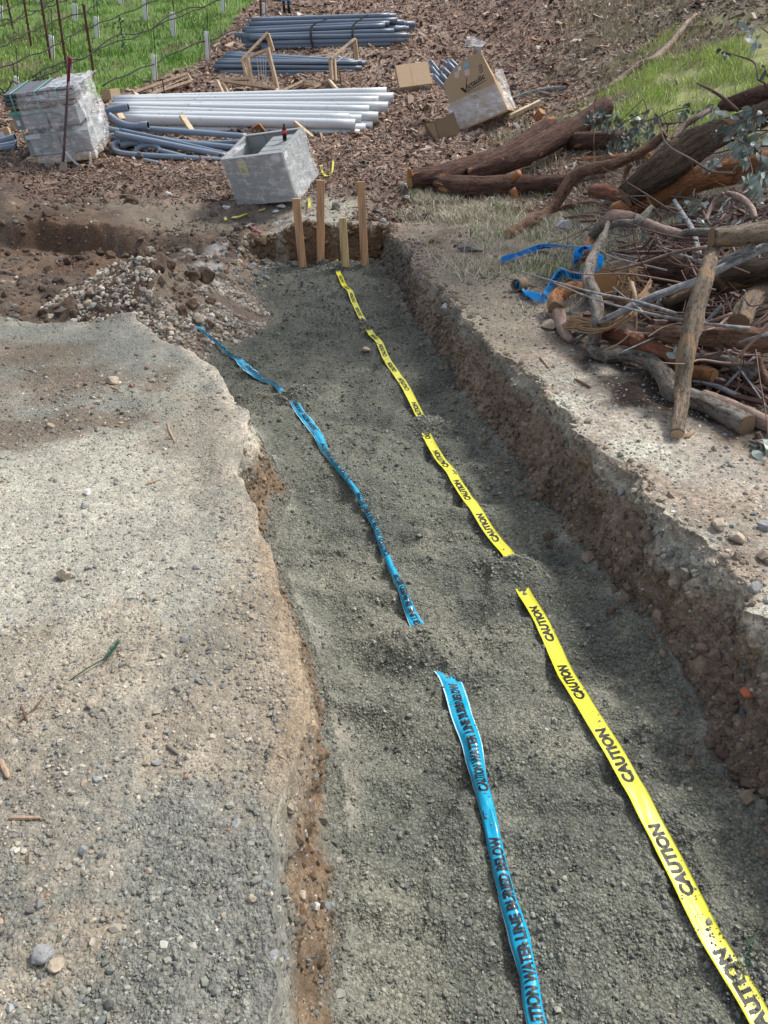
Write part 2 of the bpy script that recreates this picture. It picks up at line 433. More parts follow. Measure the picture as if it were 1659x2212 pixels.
def m_ground():
    n = NT('ground soil')
    c = n.attr('col'); g = n.sep(n.attr('grain'))          # r pebble share, g gravel share, b chip share
    n1 = n.noise(2.2, 8, .6); n2 = n.noise(34, 6, .7); n3 = n.noise(140, 4, .6)
    k = n.math('ADD', n.math('MULTIPLY', n1, .5), n.math('ADD', n.math('MULTIPLY', n2, .7), n.math('MULTIPLY', n3, .5)))
    col = n.mix(1.0, c, n.ramp(k, [(.50, .34), (.85, 1.0), (1.15, 1.75)]), 'MULTIPLY')
    # pebbles of two sizes pressed into the soil
    h = n.math('ADD', n.math('MULTIPLY', n2, .5), n.math('MULTIPLY', n3, .35))
    for sc, w in ((52, 1.0), (118, .6)):
        v = n.vor(sc); r = n.sep(v['Color'])
        mk_ = n.math('MULTIPLY', n.ramp(v['Distance'], [(.30, 1.0), (.40, 0.0)]), n.math('LESS_THAN', r[0], n.math('MULTIPLY', g[0], .55)))
        pc = n.ramp(r[1], [(0, (.13, .13, .12)), (.25, (.22, .2, .17)), (.5, (.33, .29, .23)), (.7, (.24, .26, .27)), (.88, (.42, .38, .32)), (1, (.5, .48, .43))])
        col = n.mix(mk_, col, n.mix(.42, pc, c))
        h = n.math('ADD', h, n.math('MULTIPLY', mk_, n.math('SUBTRACT', w, n.math('MULTIPLY', v['Distance'], 1.6 * w))))
    # loose gravel: close-packed grains
    v = n.vor(95); r = n.sep(v['Color']); v2 = n.vor(210); r2 = n.sep(v2['Color'])
    gc = n.ramp(n.math('ADD', n.math('MULTIPLY', r[0], .6), n.math('MULTIPLY', r2[0], .4)), [(.1, .68), (.5, 1.0), (.9, 1.5)])
    crack = n.ramp(v['Distance'], [(.4, 1.0), (.8, .6)])
    col = n.mix(g[1], col, n.mix(1.0, n.mix(1.0, c, gc, 'MULTIPLY'), crack, 'MULTIPLY'))
    gh = n.math('SUBTRACT', 1.0, n.math('ADD', v['Distance'], n.math('MULTIPLY', v2['Distance'], .5)))
    h = n.math('ADD', h, n.math('MULTIPLY', gh, n.math('MULTIPLY', g[1], 1.1)))
    n.set('Base Color', col).set('Roughness', .95).set('Specular IOR Level', .2)
    n.bump(h, .8, .010)
    return n.m

def m_stone(name, rough=.85):
    n = NT(name)
    k = n.math('ADD', n.math('MULTIPLY', n.noise(60, 6, .65), .8), n.math('MULTIPLY', n.noise(9, 3), .5))
    n.set('Base Color', n.mix(1.0, n.attr('col'), n.ramp(k, [(.4, .62), (.9, 1.3)]), 'MULTIPLY')).set('Roughness', rough).set('Specular IOR Level', .3)
    return n.m

def m_rock(name, c):
    n = NT(name)
    k = n.noise(14, 8, .7)
    col = n.mix(n.ramp(k, [(.35, 0.0), (.7, 1.0)]), tuple(v * .55 for v in c), tuple(min(1, v * 1.35) for v in c))
    col = n.mix(n.ramp(n.noise(5, 5), [(.5, 0.0), (.68, .6)]), col, (.3, .24, .17))
    n.set('Base Color', col).set('Roughness', .9).bump(n.noise(70, 8, .7), .4, .006)
    return n.m

def m_bark(name, c1, c2, wood, share=.62, scale=9, grey=None, rough=.9, bumpk=.9):
    """c1, c2 dark and light bark; wood shows where the bark came off (share .. higher = less)"""
    n = NT(name)
    lc = n.attr('lco', 'Vector')
    fib = n.noise(1.0, 9, .68, co=lc, stretch=(scale * 3, scale * 3, scale * .55), dist=.8)
    fine = n.noise(scale * 5, 8, .74, co=lc, stretch=(1.6, 1.6, .7))
    k = n.math('ADD', n.math('MULTIPLY', fib, .6), n.math('MULTIPLY', fine, .5))
    col = n.ramp(k, [(.44, c1), (.56, c2), (.68, tuple(min(1, a * 1.7) for a in c2))])
    if grey:
        col = n.mix(n.ramp(n.noise(scale * 1.7, 6, .6), [(.52, 0.0), (.62, .8)]), col, grey)
    wk = n.ramp(n.noise(scale * .42, 4, .55, co=lc, dist=1.2, stretch=(1, 1, .55)), [(share, 0.0), (share + .025, 1.0)])
    wc = n.mix(n.noise(scale * 3, 6, co=lc, stretch=(4, 4, .4)), tuple(a * .7 for a in wood), tuple(min(1, a * 1.3) for a in wood))
    col = n.mix(wk, col, wc)
    n.set('Base Color', col).set('Roughness', rough).set('Specular IOR Level', .25)
    n.bump(n.math('ADD', n.math('MULTIPLY', fine, 1.0), n.math('MULTIPLY', fib, 1.5)), bumpk, .05)
    return n.m

def m_cut(name, c):
    n = NT(name)                       # growth rings round the object's own origin
    L = n.t.nodes.new('ShaderNodeVectorMath'); L.operation = 'LENGTH'; n.t.links.new(n.co, L.inputs[0])
    w = n.math('SINE', n.math('MULTIPLY', n.math('ADD', L.outputs['Value'], n.math('MULTIPLY', n.noise(14, 3), .012)), 620))
    f = n.noise(90, 6, .7)
    col = n.mix(n.math('ADD', n.math('MULTIPLY', w, .16), n.math('MULTIPLY', f, .9)), tuple(a * .45 for a in c), tuple(min(1, a * 1.35) for a in c))
    n.set('Base Color', col).set('Roughness', .85).bump(f, .3, .004)
    return n.m

def m_lumber(name, c, dark=.5):
    n = NT(name)
    gr = n.noise(1.0, 6, .6, stretch=(38, 38, 2.2), dist=.5)
    col = n.ramp(gr, [(.3, tuple(a * dark for a in c)), (.5, c), (.72, tuple(min(1, a * 1.3) for a in c))])
    col = n.mix(n.ramp(n.noise(4, 6, .6), [(.56, 0.0), (.72, .75)]), col, tuple(a * .35 for a in c))
    n.set('Base Color', col).set('Roughness', .75).bump(gr, .25, .004)
    return n.m

def m_wrap():
    n = NT('stretch wrap')
    st = n.noise(1.0, 7, .7, stretch=(3, 3, 24), dist=1.3); fl = n.noise(7, 5, .6, dist=1.2)
    k = n.ramp(n.math('ADD', n.math('MULTIPLY', st, .6), n.math('MULTIPLY', fl, .5)), [(.42, .10), (.56, .30), (.68, .68)])
    tr = n.t.nodes.new('ShaderNodeBsdfTransparent'); mx = n.t.nodes.new('ShaderNodeMixShader')
    n.set('Base Color', (.86, .88, .9)).set('Roughness', .22).set('Specular IOR Level', .6)
    n.bump(st, .5, .012)
    n.t.links.new(k, mx.inputs[0]); n.t.links.new(tr.outputs[0], mx.inputs[1]); n.t.links.new(n.bs.outputs[0], mx.inputs[2])
    n.t.links.new(mx.outputs[0], n.out.inputs[0])
    return n.m

def m_tape(name, c, edge, rough=.28, trans=.15):
    n = NT(name)
    col = n.mix(n.noise(9, 4), tuple(a * .85 for a in c), tuple(min(1, a * 1.1) for a in c))
    d = n.ramp(n.noise(55, 6, .7), [(.62, 0.0), (.72, .5)])
    col = n.mix(d, col, edge)
    n.set('Base Color', col).set('Roughness', rough).set('Specular IOR Level', .55)
    n.bump(n.noise(22, 3), .12, .01)
    if trans > .2:                          # thin film lets some light through
        tl = n.t.nodes.new('ShaderNodeBsdfTranslucent'); mx = n.t.nodes.new('ShaderNodeMixShader'); n.t.links.new(col, tl.inputs[0]); mx.inputs[0].default_value = trans
        n.t.links.new(n.bs.outputs[0], mx.inputs[1]); n.t.links.new(tl.outputs[0], mx.inputs[2]); n.t.links.new(mx.outputs[0], n.out.inputs[0])
    return n.m

def m_leaf(name, c1, c2, rough=.45):
    n = NT(name)
    n.set('Base Color', n.mix(n.noise(14, 2), c1, c2)).set('Roughness', rough).set('Specular IOR Level', .5)
    return n.m

def m_vcol(name, rough=.85, spec=.2):
    n = NT(name)
    n.set('Base Color', n.mix(1.0, n.attr('col'), n.ramp(n.noise(40, 4), [(.3, .75), (.7, 1.2)]), 'MULTIPLY')).set('Roughness', rough).set('Specular IOR Level', spec)
    return n.m

M = dict(
    ground=m_ground(), stone=m_stone('crushed stone'), clod=m_stone('dry soil clod', .98), chip=m_vcol('bark chip'), grass=m_vcol('grass blade', .6, .3),
    pvc_grey=m_simple('grey conduit plastic', (.135, .175, .23), .38, .14, 3, dirt=(.17, .15, .125), dsc=4, dthr=.64),
    pvc_blue=m_simple('weathered conduit plastic', (.17, .22, .285), .4, .14, 3, dirt=(.21, .19, .165), dsc=5, dthr=.62),
    pvc_white=m_simple('white pipe plastic', (.54, .57, .585), .42, .06, 3, dirt=(.25, .215, .17), dsc=9, dthr=.60),
    bore=m_simple('pipe bore', (.03, .035, .045), .7), bore_white=m_simple('white pipe bore', (.42, .42, .40), .6),
    card=m_simple('corrugated cardboard', (.42, .305, .195), .85, .1, 4, .05, .2, dirt=(.25, .17, .1), dsc=3, dthr=.62),
    card_dark=m_simple('worn cardboard', (.23, .165, .105), .9, .14, 5, .05, .2),
    paper=m_simple('printed paper', (.62, .63, .65), .7, .05), paper_yellow=m_simple('yellow label', (.62, .55, .22), .7, .08),
    paper_blue=m_simple('blue label', (.16, .45, .6), .7, .08), paper_pink=m_simple('pink label', (.6, .45, .45), .7, .08),
    ink=m_simple('black print', (.012, .012, .014), .5, .1), ink_soft=m_simple('faded print', (.1, .075, .055), .8, .1),
    box_grey=m_simple('grey moulded box', (.29, .305, .305), .7, .08, 4, .08, .3, dirt=(.24, .23, .21), dsc=3, dthr=.62),
    lid=m_simple('dark grey lid', (.10, .105, .12), .6, .2, 5, .1), strap_green=m_simple('green strap', (.12, .36, .31), .45, .1),
    wrap=m_wrap(), black=m_simple('black rubber', (.010, .010, .011), .75, .2), tie=m_simple('black strap', (.02, .02, .022), .5),
    rust=m_simple('rusty steel', (.10, .05, .032), .85, .35, 30, .2), rebar=m_simple('dark steel stake', (.035, .03, .03), .7, .3, 30),
    tubew=m_simple('white grow tube', (.66, .67, .65), .55, .06, 6, dirt=(.35, .36, .28), dsc=6, dthr=.66),
    lum1=m_lumber('reddish stake lumber', (.54, .31, .165)), lum2=m_lumber('pale stake lumber', (.60, .43, .21)), lum3=m_lumber('frame lumber', (.50, .375, .25), .6),
    yellow=m_tape('yellow tape film', (.70, .66, .04), (.5, .46, .12), .33), blue=m_tape('blue tape film', (.007, .33, .55), (.05, .4, .56), .14),
    blue2=m_tape('blue tape film loose', (.05, .52, .95), (.12, .55, .9), .3, .5), blue_edge=m_tape('pale tape selvage', (.42, .68, .8), (.5, .7, .8), .25),
    bark_dark=m_bark('wet dark bark', (.022, .013, .011), (.125, .068, .05), (.46, .25, .12), .64, 9),
    bark_brown=m_bark('brown bark', (.055, .032, .024), (.27, .16, .108), (.36, .21, .11), .60, 11),
    bark_grey=m_bark('grey lichen bark', (.075, .063, .052), (.29, .25, .21), (.25, .16, .1), .70, 12, (.38, .38, .35)),
    bark_pale=m_bark('pale flaking bark', (.065, .048, .036), (.30, .23, .165), (.44, .30, .175), .60, 14, (.34, .29, .225)),
    bark_red=m_bark('smooth red bark', (.13, .05, .032), (.31, .135, .08), (.36, .17, .08), .58, 6, None, .75),
    bark_smooth=m_bark('smooth tan bark', (.13, .085, .065), (.27, .19, .15), (.2, .13, .1), .66, 5, None, .6, .5),
    orange=m_bark('peeled orange wood', (.19, .075, .032), (.45, .20, .085), (.36, .22, .13), .56, 6, None, .7),
    rotten=m_bark('rotten split wood', (.018, .013, .010), (.085, .058, .036), (.25, .155, .08), .56, 8),
    silver=m_bark('silver dead branch', (.09, .09, .09), (.27, .275, .28), (.2, .17, .14), .66, 14, (.4, .41, .41), .8, .5),
    cut_orange=m_cut('orange cut wood', (.40, .22, .085)), cut_pale=m_cut('pale cut wood', (.40, .29, .18)), cut_brown=m_cut('brown cut wood', (.22, .14, .08)),
    twig=m_simple('dark red twig', (.11, .062, .048), .7, .3, 20), leaf=m_leaf('glossy grey leaf', (.06, .085, .07), (.17, .22, .2)), leaf_pale=m_leaf('pale leaf underside', (.19, .24, .20), (.33, .38, .34)),
    leaf_green=m_leaf('green leaf', (.03, .08, .025), (.07, .16, .04)), frond=m_leaf('conifer needles', (.02, .05, .03), (.035, .085, .045)),
    hammer=m_simple('faded pink handle', (.33, .12, .13), .5, .25, 20), iron=m_simple('dull iron', (.13, .11, .11), .45, .3, 20),
    glass=m_simple('clear bottle plastic', (.5, .5, .5), .1), cola=m_simple('dark cola', (.02, .008, .006), .12, .2), red=m_simple('red label', (.55, .02, .025), .4, .1),
    string=m_simple('pale string', (.55, .52, .46), .8), valve=m_simple('blue valve cap', (.03, .25, .6), .35, .1),
    rock_grey=m_rock('grey rock', (.30, .30, .30)), rock_tan=m_rock('tan rock', (.42, .35, .26)), rock_white=m_rock('pale rock', (.58, .56, .52)), rock_dark=m_rock('dark rock', (.16, .15, .14)),
    brick=m_simple('broken brick', (.42, .12, .06), .9, .25, 12, .2), fibre=m_simple('torn wood fibre', (.25, .155, .085), .85, .3, 30), straw=m_simple('dry stick', (.34, .24, .16), .8, .25, 14), paleboard=m_lumber('cream board', (.56, .47, .31), .8),
    shovel=m_simple('weathered shovel shaft', (.085, .06, .06), .5, .2, 6), shovel_red=m_simple('red shovel grip', (.24, .04, .05), .5, .2), blade=m_simple('muddy steel blade', (.3, .26, .21), .5, .25, 14),
    lime=m_rock('white lump', (.72, .72, .7)), dirtclod=m_rock('brown soil lump', (.10, .06, .035)), clearbag=m_wrap(),
)
# ---------------------------------------------------------------- ground, one sheet
GRASS_EDGE = np.array([ghit(*K1(x, y))[:2] for x, y in [(690, 640), (850, 580), (1000, 535), (1280, 420), (1440, 240), (1560, 90), (1659, 10)]])
GRASS_EDGE = GRASS_EDGE[np.argsort(GRASS_EDGE[:, 0])]
def m_vine(x, y):            # 1 where the vineyard grass grows
    yb = np.interp(x, GRASS_EDGE[:, 0], GRASS_EDGE[:, 1]) + .35 * fbm(x, y, .9, 3, 61)
    yb = np.where(x < GRASS_EDGE[0, 0], GRASS_EDGE[0, 1] + .18 * (GRASS_EDGE[0, 0] - x) * 0 + .35 * fbm(x, y, .9, 3, 61), yb)
    yb = np.where(x > GRASS_EDGE[-1, 0], yb + (x - GRASS_EDGE[-1, 0]) * 9, yb)
    return sstep(-.3, .5, y - yb)
def blob(pts, warp=.35, f=1.2, s=70):
    """pts: (u, v, radius m, squash) patches of one ground colour"""
    q = [(*ghit(u, v)[:2], r, k) for u, v, r, k in pts]
    def fn(x, y):
        m = np.zeros_like(x)
        for px, py, r, k in q:
            d = np.sqrt((x - px) ** 2 + ((y - py) * k) ** 2) / r + warp * fbm(x, y, f / max(r, .3), 4, s)
            m = np.maximum(m, 1 - sstep(.55, 1.15, d))
        return m
    return fn
B_lime = blob([(1510, 200, 1.45, .8), (1620, 130, 1.6, .7), (1410, 245, .75, 1), (1640, 240, 1.1, 1)], .42, 2.0, 71)
B_dry = blob([(1000, 470, .75, 1), (1130, 500, .7, 1), (1270, 520, .7, 1), (930, 430, .4, 1), (1010, 590, .35, 1), (1180, 590, .4, 1), (1330, 450, .6, 1), (1420, 480, .6, 1), (1150, 430, .5, 1)], .4, 1.5, 72)
B_sunlit = blob([(150, 1120, .75, .9), (1350, 1000, .35, 1), (1560, 1180, .5, .8), (300, 1330, .5, 1), (1180, 840, .25, .7)], .3, 1, 73)  # patches of sunlight on the ground, painted in as paler soil
B_grey = blob([(330, 720, .75, 1.1), (240, 700, .6, 1), (540, 1850, .22, 1), (480, 2050, .34, 1), (300, 2180, .25, 1), (380, 1780, .16, 1)], .95, 3.2, 74)
B_brown = blob([(130, 830, .55, 1.5), (60, 930, .5, 1.8), (20, 770, .6, 1.5), (200, 900, .3, 2)], .5, 1.8, 75)
B_lower = blob([(200, 1620, .5, 1), (420, 1560, .35, 1), (80, 1850, .45, 1), (300, 1900, .4, 1), (500, 1480, .25, 1)], .45, 1.8, 84)
B_tan = blob([(480, 1560, .25, 1), (120, 1420, .4, 1.2), (600, 1400, .15, .5), (90, 2060, .15, 1), (560, 1250, .2, .6), (30, 1500, .3, 1)], .4, 2, 76)
B_orange = blob([(150, 545, .7, 1.2), (210, 560, .5, 1.3), (270, 590, .4, 1), (430, 600, .28, 1), (560, 500, .2, 1), (470, 690, .15, 1)], .5, 2, 77)
B_lime_dust = blob([(425, 560, .28, 1.2), (500, 540, .35, 1.6), (470, 580, .3, 1.4), (560, 565, .25, 1.5), (650, 470, .25, 1)], .6, 3, 78)
B_path = blob([(400, 450, 1.3, 1.4), (560, 480, .9, 1.4), (300, 400, 1.0, 1.4), (480, 420, 1, 1.6)], .35, 1, 79)
B_pilefloor = blob([(1500, 700, .9, 1), (1400, 600, .8, 1), (1600, 850, .6, 1), (1640, 560, 1.2, 1), (1500, 800, .5, 1), (1350, 780, .25, 1), (1400, 850, .25, 1)], .35, 1.6, 80)  # dark litter soil, with the shade under the pile painted in too
B_farpath = blob([(1010, 690, .55, .7), (930, 600, .4, .7), (1080, 620, .5, .8)], .35, 1.4, 82)
B_mudl = blob([(60, 390, 1.2, 1.6), (250, 370, 1.2, 1.8), (40, 350, 1.2, 2)], .35, 1.4, 81)

def soil(x, y):
    rl, fl, fr, rr = xL(y), xLb(y), xRb(y), xR(y)
    n = len(x); C = np.empty((n, 3)); G = np.zeros((n, 3))
    nz = fbm(x, y, 1.1, 5, 91); nf = fbm(x, y, 6, 4, 92)
    def put(c, m):
        nonlocal C
        C = C * (1 - m[:, None]) + np.array(c) * m[:, None]
    def grain(i, v, m): G[:, i] = G[:, i] * (1 - m) + v * m
    left_ = lambda x_, r_: (x_ < r_).astype(float)
    C[:] = (.248, .242, .2); G[:, 1] = .35 * left_(x, rl); G[:, 0] = .75
    put((.185, .185, .158), sstep(-.1, .5, nz + .3 * nf)); put((.235, .212, .17), sstep(.25, .7, -nz + .3 * nf))
    left = x < rl
    # left road
    mL = left.astype(float)
    put((.345, .335, .275), B_sunlit(x, y)); grain(0, .9, B_sunlit(x, y))
    put((.205, .188, .15), B_lower(x, y) * mL * .85)
    put((.19, .193, .17), B_grey(x, y) * mL * .8); grain(1, .7, B_grey(x, y) * mL)
    put((.14, .11, .08), B_brown(x, y) * mL * .85); put((.30, .25, .185), B_tan(x, y) * mL * .55)
    rim = np.exp(-((x - rl) / .07) ** 2) * (y < 6)
    put((.40, .36, .29), rim * sstep(2.3, 3, y) * (.6 + .4 * nf)); put((.30, .22, .14), rim * (1 - sstep(2.2, 3, y)) * sstep(1.1, 1.5, y) * .7)
    # right path
    mR = (x > rr).astype(float)
    put((.32, .285, .235), mR * (1 - B_sunlit(x, y))); put((.24, .195, .15), mR * sstep(0, .6, nz + .4 * nf))
    put((.19, .155, .12), mR * sstep(4.2, 6, y)); put((.125, .095, .07), mR * sstep(0, .6, nf + .3 * nz) * sstep(4.5, 6, y))  # far path toned down: tree shade put into the soil colour
    put((.20, .175, .13), B_farpath(x, y) * mR * .7)
    put((.235, .21, .16), B_dry(x, y)); put((.125, .135, .065), B_dry(x, y) * sstep(.2, .7, nf)); grain(0, .35, B_dry(x, y))
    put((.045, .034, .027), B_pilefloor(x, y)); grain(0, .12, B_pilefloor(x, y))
    # far half: dark dirt, path, mud
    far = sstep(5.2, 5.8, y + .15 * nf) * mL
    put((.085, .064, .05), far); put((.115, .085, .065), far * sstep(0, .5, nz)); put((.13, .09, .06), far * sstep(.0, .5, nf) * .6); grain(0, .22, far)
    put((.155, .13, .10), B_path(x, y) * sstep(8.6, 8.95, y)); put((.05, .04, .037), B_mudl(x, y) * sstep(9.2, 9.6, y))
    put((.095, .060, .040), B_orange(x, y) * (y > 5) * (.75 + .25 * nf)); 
    put((.33, .325, .31), B_lime_dust(x, y) * (y > 5) * sstep(-.1, .5, nf) * .7)
    hp = (y > 5.15) * (x >= rl) * (x < fl + .5) * (y < Y_END + .1) * np.maximum(1 - sstep(-.02, .12, x - fl), 1 - sstep(.95, 1.3, np.sqrt(((x + 1.98) / .95) ** 2 + ((y - 6.75) / .85) ** 2) + .12 * fbm(x, y, 4, 3, 96)))
    put((.165, .13, .098), hp); put((.10, .07, .05), hp * sstep(0, .5, nf))
    # hill of chips
    hill = sstep(9.9, 10.9, y + .35 * nz - .25 * np.clip(x, -3, 3) * 0) * sstep(-5.2, -4, x + .5 * nz + (y - 10) * .8)
    hill = np.maximum(hill, sstep(8.6, 9.6, y - .15 * x + .3 * nz) * sstep(-.6, .2, x))
    put((.20, .135, .10), hill); put((.12, .085, .068), hill * sstep(0, .5, nf)); put((.26, .205, .165), hill * sstep(.2, .7, nz) * .6)
    grain(2, 1, hill); grain(0, .3, hill)
    B = B_lime(x, y); put((.2, .21, .085), B); put((.17, .155, .11), np.clip(blob_edge(x, y) - B, 0, 1) * hill)
    V = m_vine(x, y); put((.10, .16, .04), V); put((.12, .105, .06), V * sstep(.35, .8, nz)); grain(0, .1, V); grain(2, 0, V)
    # walls and trench floor
    wl = np.clip((x - rl) / np.maximum(fl - rl, .02), 0, 1); wr = np.clip((rr - x) / np.maximum(rr - fr, .02), 0, 1)
    inn = (y < Y_END + .15).astype(float)
    ml = (wl > 0) * (x < fl + .02) * inn * (y < 5.6)
    put((.15, .108, .07), ml * sstep(.03, .25, wl)); put((.13, .088, .055), ml * sstep(.0, .7, fbm(x, y, 5, 4, 93)) * sstep(.05, .3, wl))
    put((.16, .16, .13), ml * sstep(.7, .95, wl + .15 * nf)); grain(1, 1, ml * sstep(.7, .95, wl + .15 * nf)); grain(0, .35, ml * sstep(.1, .3, wl))
    mr = (wr > 0) * (x > fr - .02) * inn
    put((.30, .245, .185), mr * (1 - sstep(.0, .3, wr))); put((.215, .162, .118), mr * sstep(.08, .42, wr + .12 * nf))
    put((.15, .11, .08), mr * sstep(.1, .7, fbm(x, y, 4, 4, 94)) * sstep(.2, .5, wr)); put((.12, .105, .08), mr * sstep(6.2, 8, y) * sstep(.1, .4, wr))
    grain(0, .6, mr)
    mf = ((x >= fl) & (x <= fr)).astype(float) * (1 - sstep(Y_END - .04, Y_END + .06, y))
    mf = mf * sstep(-.04, .10, np.minimum(x - fl, fr - x) + .06 * fbm(x, y, 4, 3, 95))
    mf = mf * (1 - (y > 5.3) * (1 - sstep(.9, 1.25, np.sqrt(((x + 1.98) / .95) ** 2 + ((y - 6.75) / .85) ** 2) + .12 * fbm(x, y, 4, 3, 96))))
    put((.17, .174, .14), mf); put((.215, .214, .168), mf * sstep(0, .7, nz + .3 * nf)); put((.128, .133, .11), mf * sstep(.1, .8, fbm(x, y, 2.4, 4, 97))); put((.12, .124, .105), mf * sstep(4.6, 6.6, y + .5 * nz) * .7)  # last term paints the far end's shade into the gravel colour
    grain(1, 1, mf); grain(0, .0, mf)
    # far end wall
    me = ((x > fl - .1) & (x < fr + .1)).astype(float) * sstep(Y_END - .06, Y_END + .02, y) * (1 - sstep(Y_END + .1, Y_END + .3, y + .1 * nf))
    put((.13, .085, .05), me); put((.30, .27, .22), me * sstep(.3, .8, nf) * .6)
    C *= (1 + .10 * nf)[:, None]
    return np.clip(C, .01, .9), np.clip(G, 0, 1)
B_edge_pts = blob([(1500, 190, 2.4, .8), (1620, 130, 2.6, .7), (1400, 240, 1.6, 1), (1560, 60, 2.4, .5), (1330, 200, .9, 1)], .35, 1.2, 83)
def blob_edge(x, y): return B_edge_pts(x, y)

def wall_shift(x, y, z):
    """sideways crumble of the trench walls"""
    rl, fl, fr, rr = xL(y), xLb(y), xRb(y), xR(y)
    wl = np.clip((x - rl + .03) / (fl - rl + .06), 0, 1); wr = np.clip((rr + .05 - x) / (rr - fr + .08), 0, 1)
    a = np.sin(np.pi * wl) * (x < (rl + fl) / 2 + .3) * (y < 6); b = np.sin(np.pi * wr) * (x > (fr + rr) / 2 - .5) * (y < 9)
    nn = fbm(x, y, 6, 4, 101, z * 1.0)
    n2 = np.abs(fbm(x, y, 17, 3, 103, z))
    return .045 * nn * a + (.055 * nn + .03 * n2) * b

def build_ground():
    NY, n1, n2, n3, n4, n5 = 1150, 270, 64, 250, 96, 300
    y = .32 * np.exp(np.linspace(0, math.log(70 / .32), NY))
    y = np.sort(np.concatenate([y, np.linspace(8.6, 9.05, 40)]))
    NY = len(y)
    rl, fl, fr, rr = xL(y), xLb(y), xRb(y), xR(y)
    wl = np.maximum(1.6 + .95 * y, 2.2); wl = np.where(y > 20, wl + (y - 20) * .6, wl)
    cols = []
    t = np.linspace(0, 1, n1, endpoint=False); cols.append(rl[:, None] - wl[:, None] * (1 - t)[None] ** 1.35)
    t = np.linspace(0, 1, n2, endpoint=False); cols.append(rl[:, None] * (1 - t) + fl[:, None] * t)
    t = np.linspace(0, 1, n3, endpoint=False); cols.append(fl[:, None] * (1 - t) + fr[:, None] * t)
    t = np.linspace(0, 1, n4, endpoint=False); cols.append(fr[:, None] * (1 - t) + rr[:, None] * t)
    t = np.linspace(0, 1, n5); cols.append(rr[:, None] + wl[:, None] * 1.05 * t[None] ** 1.35)
    X = np.hstack(cols); NX = X.shape[1]; Y = np.repeat(y[:, None], NX, 1)
    x, yy = X.ravel(), Y.ravel()
    z = H(x, yy)
    far = sstep(6, 3, yy) if False else 1
    z = z + .0035 * fbm(x, yy, 45, 3, 111) + .004 * np.abs(fbm(x, yy, 24, 3, 112))
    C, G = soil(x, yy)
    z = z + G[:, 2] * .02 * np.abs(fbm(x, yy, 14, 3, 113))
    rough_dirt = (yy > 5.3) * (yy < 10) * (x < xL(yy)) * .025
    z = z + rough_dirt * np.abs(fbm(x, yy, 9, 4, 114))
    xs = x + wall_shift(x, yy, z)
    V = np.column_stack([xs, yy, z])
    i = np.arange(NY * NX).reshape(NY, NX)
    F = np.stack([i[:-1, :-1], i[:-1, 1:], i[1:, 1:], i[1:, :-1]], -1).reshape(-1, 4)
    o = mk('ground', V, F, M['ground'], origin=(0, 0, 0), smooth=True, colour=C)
    at = o.data.color_attributes.new('grain', 'FLOAT_COLOR', 'POINT')
    g4 = np.ones((len(V), 4), np.float32); g4[:, :3] = G; at.data.foreach_set('color', g4.ravel())
    o['kind'] = 'structure'
    return o
build_ground()

def pos(x, y):
    z = H(x, y); return np.column_stack([x + wall_shift(x, y, z), y, z])

# ---------------------------------------------------------------- loose stuff on the ground
rg = np.random.default_rng(5)
PAL_G = np.array([(.19, .195, .163), (.23, .232, .19), (.285, .28, .232), (.14, .145, .13), (.245, .232, .183), (.34, .33, .285), (.185, .2, .182)])
PAL_P = np.array([(.33, .30, .245), (.22, .22, .21), (.42, .38, .31), (.16, .16, .155), (.30, .235, .165), (.52, .49, .43), (.23, .25, .26), (.36, .30, .22), (.27, .13, .09)])
def pick(pal, n, p=None, var=.16):
    return np.clip(pal[rg.choice(len(pal), n, p=p)] * (1 + rg.normal(0, var, (n, 1))), .01, .9)

def gravel():
    n = 52000
    y = .75 + (8.75 - .75) * rg.random(n) ** 2.1
    t = rg.random(n); x = (xLb(y) - .03) * (1 - t) + (xRb(y) + .02) * t
    s = np.clip(rg.lognormal(math.log(.0056), .55, n), .0025, .026) * (1 + .10 * np.clip(y - 2, 0, 5))
    c = .88 * pick(PAL_G, n, [.22, .22, .12, .16, .14, .04, .1]) * np.interp(y, [4, 6.5], [1, .68])[:, None]  # grains darken with distance, carrying the shade painted on the floor
    keep = (fbm(x, y, 3, 3, 121) > -.55) | (rg.random(n) < .35)
    keep &= ~((y > 5.3) & (np.sqrt(((x + 1.98) / .95) ** 2 + ((y - 6.75) / .85) ** 2) < 1.0))
    P = pos(x, y); P, s, c = P[keep], s[keep], c[keep]
    for mx, my, mh, mr in MOUNDS:          # loose grains over the buried stretches of tape
        m = 230; a = rg.normal(0, mr * .7, (m, 2)); x, y = mx + a[:, 0], my + a[:, 1]; q = pos(x, y); q[:, 2] = np.maximum(q[:, 2], H(x, y, False) + .012 + .012 * (rg.random(m) < .4))
        P = np.vstack([P, q]); s = np.concatenate([s, np.clip(rg.lognormal(math.log(.009), .4, m), .004, .022) * (1 + .1 * max(0, my - 2))]); c = np.vstack([c, pick(PAL_G, m)])
    tag(scatter_stones('trench_gravel', P, s, c, M['stone'], rg, .65, .2, .2), kind='stuff')
